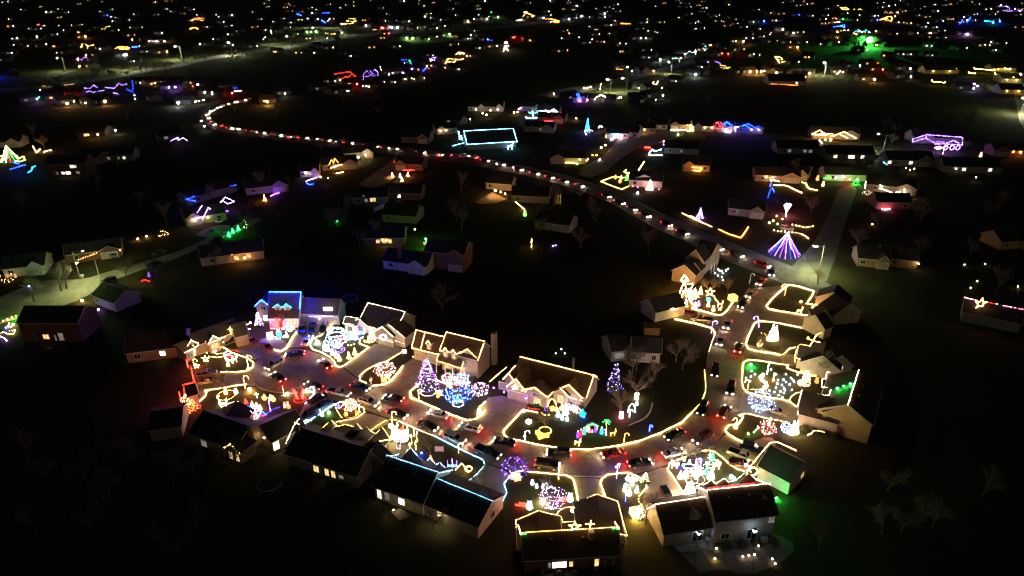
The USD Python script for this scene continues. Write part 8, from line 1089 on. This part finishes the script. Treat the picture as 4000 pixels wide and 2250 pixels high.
for z, s in ((T[0,0], "45 30w1 110 275w1 170 400y2 220 465w1 255 455w1 370 480y1 430 465y2 570 480y1 705 470w1 495 130w2 550 130w1 670 135w1 690 130w1 1130 105w1 1165 100w1 1135 180w1 1190 190w1 1395 155w1 1560 30y2 1740 15y1 1890 85w1 1675 100w1 1740 125w1 1565 160w1 2330 165w2 2215 180w1 1930 215w2 1680 430y2 1645 425w3 1530 430w1 1570 430w1 1470 410w2 1410 415y2 1590 345w2 1220 570c3 1350 635w1 890 620y2 890 685y2 1035 505c2 1625 540y2 1455 535w1 2070 460w2 2345 360w1 2085 285w1 720 270w1 820 260w1 660 275w1 455 385w2 550 360w1 380 305w1 320 300w1 400 260r1 815 385a3 900 315w1 965 290w1 1150 320w1 1355 290w1 1385 290w1 1170 225w1 1315 215w1 945 570y2 165 510y1 640 545w1 10 550w1 95 765b3 1065 165b2 2555 285y1 2280 475w1 2540 480w1 2205 410w1 175 405w1 905 15w1 95 10w1 30 620w1 545 930w1 305 1025v2 375 1000b3 500 995g1 555 1005a2 660 985w1 740 970r2 680 1045w2 825 1060y3 1045 1040y3 925 1050w1 985 1055w1 1490 980w1 1495 1015w1 1410 850w1 1485 850y1 1555 860y1 1640 850y2 1705 900v2 1760 895v2 1790 850y2 1825 855r1 1900 855y1 1940 855y2 2015 885r1 2060 865w2 2105 870w1 2195 845y1 2255 905w2 2280 960r2 2060 945w2 2090 950w1 2175 965w1 1840 1050c3 1975 1060w2 2010 1055w1 2055 1045w1 2065 1315c3 2035 1260w1 915 1380y2 965 1365y1 1060 1345w2 1720 1410w1"),
 (T[1,0], "110 10w1 330 120w1 385 70r1 540 90w1 600 140w2 625 205w2 450 130w1 440 210y1 475 210y1 200 230w1 350 240w1 205 330w2 100 315w1 465 330l3 510 335l3 555 335l3 600 335l2 440 355l1 320 380w1 845 345l2 735 350y1 780 355y1 800 355y1 530 400y1 1120 270c3 1120 200w2 1300 215w2 1345 225w1 1495 230w2 1450 220w1 1220 295r3 1310 350r2 1340 275c3 1370 285c3 1400 290c3 1430 285c3 1460 290c3 1490 285c3 1580 300w1 1500 395l3 1630 400l3 1725 405l2 1770 385w1 1840 375l1 1900 360l3 2215 370w2 2095 405w1 2120 405w1 2300 410w1 2120 225w3 2160 235a2 2290 205w3 2230 205w2 2410 185l3 2455 175l2 2035 165w1 1785 190w1 1825 265w1 1800 295w1 1460 20w2 1705 70w1 1650 50w1 2305 20w2 2040 40w1 2175 5w1 1250 90w1 1160 10w2 1920 95r1 1940 100w1 2250 160w1 2390 135g1 1890 200w1 915 85w1 870 90w1 725 55w1 620 105w1 930 60w1 1000 30w1 2510 475c2 2365 480y2 2245 500w1 2390 455w1 2170 580y2 2110 555y2 1820 645y3 1860 630y2 1780 680y2 1440 750w2 1410 755v2 1340 750w1 1525 770r2 1495 745a2 1660 655b3 1615 640b3 1540 650c2 1590 635c3 1700 665b3 1530 705a1 1560 715v2 1465 685r2 1605 680b2 1650 715r1 1720 625v2 745 840w1 790 830w1 810 825w1 645 910w1 830 945w1 890 930w1 970 865r2 1135 885w1 1160 890y1 1190 885w1 1260 845w1 1395 845w1 1470 815w1 1550 815y1 1580 815w1 1605 812w1 1975 700w1 2015 700w1 2050 715w1 270 960w2 120 1040y3 2030 1230w1 1970 1255w1"),
 (T[2,0], "25 390r2 130 400r3 60 10w1 150 40w1 410 20w2 570 35y1 615 70w2 530 100y1 560 95y1 620 105y1 340 125w1 865 100w1 1020 95w1 1055 125w1 905 150c3 890 185c2 690 175c3 790 185w1 565 180c3 540 205c3 550 190c3 295 190c3 120 215c3 370 230c2 170 180y2 1020 255a3 950 265w1 975 265w1 1310 240c2 1345 10w1 800 280w1 525 325w1 590 350y1 870 310y1 1265 300w1 1385 325w1 1455 330y2 1480 340w1 1240 400w2 1265 390w1 1360 400w2 745 415w1 740 445w1 520 400w1 1015 455w1 1070 460w1 950 420r2 985 425w2 1540 620c3 1695 560c3 1670 600y2 1900 515y2 2005 470a2 2160 505r3 2085 565r2 2130 555r1 1890 645v1 1940 630v1 1905 690w1 2350 565w1 2425 355y3 2285 430y3 2240 430y2 2370 400v1 2525 365w1 1760 155w1 1810 245w1 1865 230w1 1850 300w1 2005 180w1 1985 155w1 2060 165w1 2190 185w1 2150 270r1 2195 55y2 2440 110w1 2515 140y3 2555 145w1 1915 75b1 1910 125b1 1700 35w1 1760 80w1 1660 15w1 2235 250w1 2330 210w1 2500 305w1 2410 230l2 2480 230b3 2455 225b3 1080 695w2 1270 735c2 1330 735a2 1820 765c3 1870 750w1 2300 740y3 2360 740y3 2410 740y3 2560 735y2 1640 835w1 1390 910w1 1285 905w1 1400 985c2 1315 1035w1 610 1000w1"),
 (T[3,0], "55 215y1 95 220y2 80 140w1 265 160b2 425 170w1 570 165w1 525 205y2 665 195r1 700 200r2 735 205g2 770 205r2 655 235y3 700 235y3 620 240y2 710 270b2 765 270b2 95 310w3 185 350w3 60 300w1 550 430w2 630 440w1 555 460w1 170 440w1 240 490a3 400 580a3 210 645w1 700 320y2 745 320y2 700 375y3 745 370a2 790 355a2 820 360a2 870 340c2 930 330y2 990 340y2 1105 330y2 1130 320y2 935 165l2 1020 170c2 930 150w1 1040 215b2 1105 85w1 1185 70c2 1150 35w1 1105 40w1 1235 60w1 1410 50y1 1480 100w1 1385 120w1 1520 165w1 1240 175a2 1160 195a2 1190 190a2 1380 240y2 1410 245y1 1450 250w1 1500 250w1 1545 245w1 1520 260w1 1565 280c2 1680 290c2 1730 320w1 1435 350w1 1840 180w2 1870 185y2 1910 185y2 1975 215v2 1935 235a1 2015 160w1 2085 150v1 2150 150v2 2235 155w1 2475 155y3 2510 160w1 2260 130w1 2405 75y2 2340 65w2 2530 100a1 2560 95r1 2440 100v2 1675 55w2 1665 120w2 1840 50a1 1860 45a1 1775 60w1 2010 30w1 2080 50w1 2205 100w1 1940 10w1 2240 210b2 2265 230b3 2190 210b2 1635 350y3 1635 385y2 1945 355v3 2005 360y3 2030 345y2 1700 225w1 2175 440w1 2140 465w1 2320 450w1 1600 475w1 1630 475w1 1330 560w1 1430 565w1 1115 470y2 1345 705w2 1325 790w2 1075 715r2 1015 655r1 985 815y3 690 740y2 720 735w2 825 680c2 765 665w1 65 750y3 310 760y3 320 790y3 375 760y2 250 835y3 110 745y1 620 95w1 280 65w1 365 20r1 1340 15w2 1790 10w1 2300 205w1 1970 860v2 1970 885v2 1965 905c2 1225 355w1 750 145w1")):
    tok = s.split()
    for i in range(0, len(tok), 2):
        x, rest = int(tok[i]), tok[i+1]; j = next(k for k, ch in enumerate(rest) if ch.isalpha()); far_house(z(x, int(rest[:j])), rest[j], int(rest[j+1]))
rg = np.random.default_rng(21)
for i in range(170): far_house(zF(rg.uniform(0, 2576), rg.uniform(2, 60) if i % 2 else rg.uniform(50, 150)), 'wwwyyca'[i % 7], 1)
build_far()
def far_line(label, z, runs, c, s=150, r=.30, step=.9, h=3.0): s, r = s*.55, r*.5; return string(label, [[z(p[0], p[1], p[2] if len(p) > 2 else h) for p in run] for run in runs], c, s, r, step, group='far outlined roofs', wire=False)
a, b, c_, d = T[0,0], T[1,0], T[2,0], T[3,0]
far_line('red outlined far roof over green windows', b, [[(792,745,6),(945,722,6),(1000,768,3)], [(792,750,3),(850,800,3),(905,770,5),(925,778,3),(965,745,5),(1000,770,3)]], 'red', 190); far_line('green window outlines under the red roof', b, [[(882,840,.5),(885,812,2.5),(928,812,2.5),(928,832,.5)], [(930,805),(960,800)]], 'green', 160)
far_line('violet white far house drawn in upright lines', b, [[(1082,800,.5),(1080,750,4),(1115,710,7),(1150,750,4)], [(1150,715,6),(1170,745,4)], [(1180,735,4),(1195,700,7),(1228,725,4),(1225,760,.5)], [(1085,770),(1150,765),(1200,762)]], 'violet', 90); far_line('white zigzag far house beside the violet one', b, [[(1250,668,7),(1262,708,3),(1310,712,3),(1340,690,5),(1365,695,3)], [(1335,760,.5),(1345,715,3),(1365,745,.5)]], 'white', 130); far_line('yellow blaze between the white and red far houses', b, [[(1385,700,3),(1400,715,2)]], 'yellow', 300, .6)
far_line('blue zigzag string in the brightest far row', b, [[(1470,605,6),(1515,600,6)], [(1570,745,.5),(1605,722,.5)], [(1510,640),(1545,655),(1580,635)], [(1625,650),(1650,670)], [(1680,715,1),(1715,680,1)]], 'blue', 400); far_line('green dots in the brightest far row', b, [[(1540,605,5),(1555,625,3),(1540,670,1)]], 'green', 200, .35); far_line('violet drips on a far house front', b, [[(1745,590,6),(1810,575,6)], [(1755,600,5),(1755,620,3)], [(1775,595,5),(1780,625,3)], [(1795,590,5),(1790,620,3)]], 'violet', 180); far_line('warm angular roof line in the far row', b, [[(1905,640,1),(1930,590,4),(2060,600,4),(2090,588,4)], [(1920,620,3),(1990,625,3),(2012,608,3)]], 'warm', 190); far_line('amber crown of lights at the end of the far row', b, [[(2015,545),(2045,525),(2055,545),(2075,518),(2105,525)]], 'warm', 190)
far_line('white blazing tree standing alone in the far field', b, [[(2490,510,.5),(2512,460,5),(2535,510,.5)], [(2500,490,2),(2525,490,2)]], 'white', 420, .55); far_line('star topped blaze above the lone white tree', b, [[(2500,432,9),(2515,420,10),(2528,432,9)]], 'white', 420, .55); far_line('violet angular far roof on the left row', a, [[(820,935,2),(850,885,4),(905,890,4),(940,855,6),(975,878,4)], [(870,925,2),(905,915,3),(935,930,2),(1045,908,3)]], 'violet', 130); far_line('violet and blue peaked far roof on the left row', a, [[(1060,880,4),(1150,890,4),(1195,838,7),(1225,855,5)], [(1225,855,4),(1275,845,4)], [(1140,932,1),(1190,945,1)]], 'violet', 130); far_line('tall blue beam beside the peaked far roof', a, [[(1340,900,1),(1330,815,8)], [(1275,895,3),(1340,930,1)]], 'blue', 400); far_line('blue and white far eave lines', a, [[(2300,885),(2390,885)]], 'blue', 400); far_line('white lit hedge under the blue far eaves', a, [[(2295,910,1),(2350,920,1),(2430,912,1)]], 'white', 190, .4)
far_line('orange red tangled far roof lines', a, [[(1160,490,3),(1200,465,5),(1300,478,4),(1290,495,3),(1200,495,3)], [(1180,480),(1270,490)]], 'amber', 260, .4); far_line('blue blaze right of the orange far roof', a, [[(1330,475,3),(1380,472,2)]], 'blue', 700, .5); far_line('yellow scribbled far roof line', a, [[(815,445),(865,440),(880,465),(950,450)], [(815,478),(830,455)]], 'yellow', 90); far_line('violet peaked thin far roof', a, [[(765,600),(785,575,5),(820,605),(850,575,5),(878,578)]], 'violet', 60); far_line('orange outline on a far house near the top', a, [[(1920,208),(1950,195,5),(2060,205)], [(1955,185,5),(2050,182,5)]], 'amber', 200, .4); far_line('orange blaze below the outlined far house', a, [[(1915,290),(1955,275,5),(1990,290)]], 'amber', 300, .5); far_line('short warm eave lines in the far left', a, [[(1050,272),(1120,265)], [(1010,295),(1070,292)]], 'yellow', 120); far_line('pink thin eave line far left', a, [[(1520,412,4),(1605,418,4)]], 'pink', 110)
far_line('pale lines on the edge of the embankment', a, [[(415,862,1),(490,872,1)], [(515,870,1),(600,862,1)], [(640,858,1),(745,845,1)]], 'warm', 60); far_line('stacked warm eave lines of a far public hall', b, [[(930,185,6),(1010,190,6)], [(915,210,4),(1010,212,4)], [(855,240,3),(970,238,3),(990,205,5)]], 'yellow', 170); far_line('blue lines on far houses near the top', b, [[(410,140),(435,150),(460,155)], [(670,130),(740,128)], [(660,205),(700,228)]], 'blue', 600, .45); far_line('amber outlined gable of the far church', c_, [[(105,165,8),(150,128,14),(222,162,8)], [(45,205,2),(110,195,3)], [(120,125,15),(155,115,16)]], 'warm', 190, .4); far_line('long amber lit wing of the far church', c_, [[(335,190,4),(400,190,4),(475,215,4)], [(340,205,2),(470,225,2)]], 'amber', 210, .4); far_line('amber eave line right of the church', c_, [[(1095,235),(1190,240)]], 'amber', 260, .4)
far_line('red tail light streak on a far road', c_, [[(850,418,1),(950,420,1)]], 'red', 90); far_line('white headlight streak on a far road', c_, [[(955,424,1),(1010,426,1)]], 'white', 260, .4); far_line('red streak on the far road left', b, [[(2010,365,1),(2085,370,1)]], 'red', 140); far_line('blue streak of lights far right of the lamps', b, [[(2330,403,2),(2380,405,2)]], 'blue', 300); far_line('amber dotted roof in the dark far middle', c_, [[(1052,696),(1110,700)]], 'amber', 150); far_line('blue white house outline on the far bend', c_, [[(1610,610,1),(1620,585,4),(1680,590,4),(1685,620,1)], [(1580,560,5),(1590,575,3)]], 'ice', 110); far_line('white outlined garage on the far bend', c_, [[(1760,540,1),(1780,515,4),(1830,530,3),(1850,505,4),(1848,550,1)]], 'cool', 110); far_line('icy peaked roof beside the green lamp', c_, [[(1925,490,3),(1945,460,6),(1962,490,3)]], 'ice', 100); far_line('thin violet ridge above the yellow awning', c_, [[(2040,615,4),(2100,640,4)]], 'violet', 60); far_line('yellow lit awning under the violet ridge', c_, [[(2095,680,1),(2150,685,1),(2195,675,1)], [(2095,655,3),(2150,665,3)]], 'yellow', 60, .4); far_line('white bracket shaped string alone in the dark', c_, [[(1428,820,2),(1415,846,1),(1455,850,1),(1470,816,2)]], 'white', 120)
far_line('blue twin gables above the green laser', d, [[(870,325,3),(912,295,7),(945,325,3),(985,297,7),(1030,328,3)], [(895,320,3),(915,308,5)], [(965,320,3),(990,308,5)]], 'cyan', 150); far_line('warm base lights under the blue twin gables', d, [[(845,345,1),(935,350,1),(1035,352,1)]], 'warm', 90); far_line('warm pile of roof lines left of the laser', d, [[(695,320),(745,330),(755,312)], [(655,385,2),(720,370,4),(790,365,3),(845,362,3)], [(680,375),(720,390)]], 'warm', 260, .45); far_line('blue wash lines in the far upper right', d, [[(660,270),(735,262),(770,275),(768,245,5)]], 'blue', 500, .45); far_line('orange triangular far roof', d, [[(1130,200),(1215,165,6),(1245,170,6),(1245,210,2),(1160,192,3)]], 'amber', 260, .4); far_line('pale scribbled far roof outline', d, [[(722,75,4),(780,75,5),(815,100,3)], [(735,85),(790,100)]], 'yellow', 120); far_line('row of thin peaked roofs far away', d, [[(1175,130),(1185,115,6),(1197,130)], [(1222,135),(1242,120,6),(1262,138)], [(1290,130),(1305,118,6),(1312,140)], [(862,98),(870,92)], [(905,98),(930,90,6),(952,105)]], 'warm', 90)
far_line('blue and orange crossing far lines', d, [[(1930,245),(1960,195,6)], [(2000,225),(2042,168,6)]], 'blue', 400, .4); far_line('blue bar of lights far right', d, [[(2175,210),(2265,218)], [(2262,238),(2272,215)]], 'cyan', 260, .45); far_line('violet outlined far roof at the right corner', d, [[(2310,70,6),(2400,60,8),(2435,85,5)], [(2360,105,3),(2430,115,3),(2475,105,4)], [(2510,110),(2560,100)]], 'violet', 120); far_line('white parallelogram of lights on a far roof', d, [[(72,570,4),(125,575,5),(170,618,3),(112,632,2),(72,570,4)], [(105,600,3),(155,600,3)]], 'warm', 170); far_line('pale line on the floodlit lot edge', d, [[(720,652,2),(780,655,2)], [(730,710,1),(800,712,1)], [(735,680,3),(720,725,1),(690,745,1)]], 'white', 160, .4)
far_line('pinkish eave line of the black roofed house', d, [[(25,842,2.5),(200,850,2.5)], [(200,858,2),(300,858,2)]], 'amber', 130); h = cottage('black hip roofed house with glowing yellow garages', d(190,855), 30, 16, -4, 'cream', 'dark', 1, [(.5,'bright')], 1, gable=False)
for i, (x0, y0, x1, y1) in enumerate(((1680,690,1900,702),(2075,692,2280,706),(1650,820,1782,832),(2020,735,2082,740),(2282,748,2380,752),(2370,775,2470,788),(2295,668,2440,700))):
    far_line(('long left','long right','nearest','short middle','lower right','lowest right','upper right')[i] + ' yellow strip light of the far storefronts', d, [[(x0,y0-12,4),(x0,y0,3),(x1,y1,3),(x1,y1-10,4)]], 'yellow', 260, .42, .7)
for i, (x0, y0, x1, y1, w) in enumerate(((1640,735,1850,740,30),(2405,850,2480,830,16),(2400,945,2510,945,18),(2290,720,2450,720,22))):
    cottage(('long','upper','lower','tall')[i] + ' yellow lit far storefront at the right edge', d((x0+x1)/2, y1), w, 12, -2, 'yellow', 'dark', 1, [], 1, gable=False, lamps=((-.5,'yellow',700),(.4,'yellow',700)))
LP = 'tall lamps along far roads'
for i, (z, x, y, hh, s) in enumerate(((a,1308,705,13,9000),(a,1832,600,13,9000),(a,2342,565,13,9000),(a,662,720,12,4000),(b,190,450,13,6000),(b,355,470,12,3000),(b,600,390,13,5000),(b,905,345,13,4000),(b,1725,270,14,5000),(b,555,280,13,6000),(b,765,285,13,6000),(c_,990,930,10,5000),(c_,1150,930,10,3500),(d,565,760,11,6000),(d,2560,900,11,9000),(d,2540,1150,11,6000),(zT[3,1],1150,110,10,3000),(c_,1600,740,10,3000))):
    street_lamp(z(x, y), hh, 'tall street lamp standing beside a far lit road', (-3, -2.5 if i % 2 else 2.5), (.88,1,.62), s, LP, (.9,.5))
t = thing('laser_projector', 'dazzling green laser lamp lighting the far trees', 'laser projector', d(1005,480)); q = MB(); q.tube([(0,0,0),(0,0,7)], .12, 5); part(t, 'mast', q, STEEL); q = MB(); q.ball((0,0,8.5), 2.8, 2); part(t, 'lamp', q, emit('laser_lamp', (.06,1,.12), 600))
rg = np.random.default_rng(11)
for i in range(60): a_, k_ = rg.uniform(0, 2*math.pi), 30*math.sqrt(rg.random()); p = d(1005,480) + [k_*math.cos(a_), 34 + k_*math.sin(a_), 0]; tree(p, 16, 'bare tree sparkling green round the far laser', 3 + i % 3, 'trees round the green laser', rg.uniform(0, 6))
for i in range(70):
    u = rg.random(); x, y = (60 + 500*u, 232 - 85*u) if i % 2 else (560 + 700*u, 150 - 78*u); tree(zF(x, y + rg.uniform(-9, 11)), 9, 'bare roadside tree along the far lit embankment', i % 3, 'trees along the far embankment', rg.uniform(0, 6))
for i in range(150):
    x, y = rg.uniform(40, 2540), rg.uniform(190, 800) if i % 3 else rg.uniform(1150, 1420)
    if 560 < x < 2200 and y > 640: continue
    p = zF(x, y)
    if st.buffer(8).contains(Polygon([(p[0],p[1]),(p[0]+.1,p[1]),(p[0],p[1]+.1)])) or co.buffer(7).contains(Polygon([(p[0],p[1]),(p[0]+.1,p[1]),(p[0],p[1]+.1)])): continue
    tree(p, (8, 10, 12)[i % 3], ('short','middling','tall')[i % 3] + ' dark bare tree ' + ('along the bottom edge' if p[1] < 125 else ('at the left of' if p[0] < -55 else 'at the right of' if p[0] > 60 else 'in the middle of') + (' the decorated street' if p[1] < 190 else ' the unlit gardens' if p[1] < 270 else ' the main road' if p[1] < 420 else ' the far dark fields')), i % 3, 'dark bare garden trees', rg.uniform(0, 6))
for i, (x, y, h_) in enumerate(((1215,1245,11),(1115,790,12),(1240,1300,8),(1500,560,9),(1370,590,9),(2060,1390,7),(1700,910,9),(1590,940,10),(1640,960,9),(590,1190,9),(1090,1330,8))):
    tree(zF(x, y), h_, ('bare tree before the icy garage end','faint reddish bare tree behind the dormered house','bare tree at the back deck','bare tree in the black field','second bare tree in the black field','pale bare shrub at the bottom patio','pale bare tree beside the dark upper lawn','bare tree left of the wrapped trunks','bare tree behind the wrapped trunks','bare tree by the yellow porch','bare tree before the back deck')[i], i % 3)
# -- the lit patio at the bottom right
z = zL
for i, (x, y) in enumerate(((1450,1195),(1535,1180),(1615,1170))): floodlight(z(x, y), ('left','middle','right')[i] + ' of three warm globe lamps on the patio steps', 'white', 60, .18, .3)
for i, (x, y, s) in enumerate(((1670,1045,50),(1865,1230,50),(1905,1295,50),(1055,1225,130),(1078,1080,50))): floodlight(z(x, y), ('upper patio edge','patio corner','lower patio corner','yellow garden','small garden')[i] + ' lamp behind the big dark house', 'yellow' if i == 3 else 'white', s, .18, .3)
def simple(name, label, cat, p, boxes, m, rz=0.0):
    t = thing(name, label, cat, p, rz)
    for pn, bx in boxes: q = MB(); [q.box(*b_) for b_ in bx]; part(t, pn, q, m)
    return t
simple('grill', 'dark barbecue grill on the lit patio', 'grill', z(1745,980), [('cabinet',[(-.6,.6,-.3,.3,.1,.9)]),('lid',[(-.55,.55,-.32,.3,.9,1.25)]),('leg',[(-.55,-.45,-.25,-.15,0,.1),(.45,.55,-.25,-.15,0,.1),(-.55,-.45,.15,.25,0,.1),(.45,.55,.15,.25,0,.1)])], STEEL, .1)
simple('garden_bench', 'wooden bench against the dark patio wall', 'bench', z(1165,960), [('seat',[(-1.2,1.2,-.3,.3,.4,.5)]),('backrest',[(-1.2,1.2,.25,.33,.5,1.1)]),('leg',[(-1.1,-1,-.25,.25,0,.4),(1,1.1,-.25,.25,0,.4)])], mat('warm_wood', (.30,.15,.07), .7), .12)
simple('heat_pump', 'two grey air conditioners beside the back door', 'air conditioner', z(965,980), [('casing',[(-.45,.45,-.45,.45,.1,1.0),(-.45,.45,-1.9,-1.0,.1,1.0)]),('grille',[(-.4,.4,-.4,.4,1.0,1.04),(-.4,.4,-1.85,-1.05,1.0,1.04)])], STEEL)
w = thing('timber_pile', 'pile of pale planks lying below the back door flood', 'timber pile', z(730,1030))
for i in range(16): q = MB(); a_ = rg.normal(.1, .18); c0 = np.array([rg.normal(0, .8), rg.normal(-.4, .9), .05 + .06*(i % 4)]); q.tube([c0 - [1.6*math.cos(a_), 1.6*math.sin(a_), 0], c0 + [1.6*math.cos(a_), 1.6*math.sin(a_), 0]], .07, 4); part(w, 'plank', q, WOOD)
simple('patio_path', 'pale concrete strip beside the timber pile', 'path slab', z(900,1040), [('slab',[(-.7,.7,-2.4,2.4,.01,.09)])], DRIVE, .25)
q = MB(); 
t = thing('trampoline', 'round trampoline ring in the dark garden', 'trampoline', zF(680,1225)); q = MB(); q.tube(ring_pts(2.2, 24, .9), .06, 5); part(t, 'frame', q, STEEL)
for i in range(6): q = MB(); a_ = i*math.pi/3; q.tube([(2.2*math.cos(a_),2.2*math.sin(a_),0),(2.2*math.cos(a_),2.2*math.sin(a_),.9)], .05, 5); part(t, 'leg', q, STEEL)
q = MB(); q.cone((0,0,.86), 2.1, .03, 24, 2.1); part(t, 'bed', q, RUBBER)
t = thing('trampoline', 'trampoline with pale rim behind the blue house', 'trampoline', zB(420,275)); q = MB(); q.tube(ring_pts(2.4, 24, .9), .07, 5); part(t, 'frame', q, KERB); q = MB(); q.cone((0,0,.85), 2.3, .03, 24, 2.3); part(t, 'bed', q, RUBBER)
for i in range(6): q = MB(); a_ = i*math.pi/3; q.tube([(2.4*math.cos(a_),2.4*math.sin(a_),0),(2.4*math.cos(a_),2.4*math.sin(a_),.9)], .05, 5); part(t, 'leg', q, STEEL)
street_lamp(zM(1490,690), 2.6, 'small globe garden post behind the icy roofed house', (.2,0), (1,.85,.6), 300, None, (.3,.3))
for i, (x, y) in enumerate(((1160,310),(1290,310),(1242,250))): floodlight(zC(x, y), ('left','right','upper')[i] + ' faint white garden spot behind the ranch house', 'cool', 60, .14, .3)
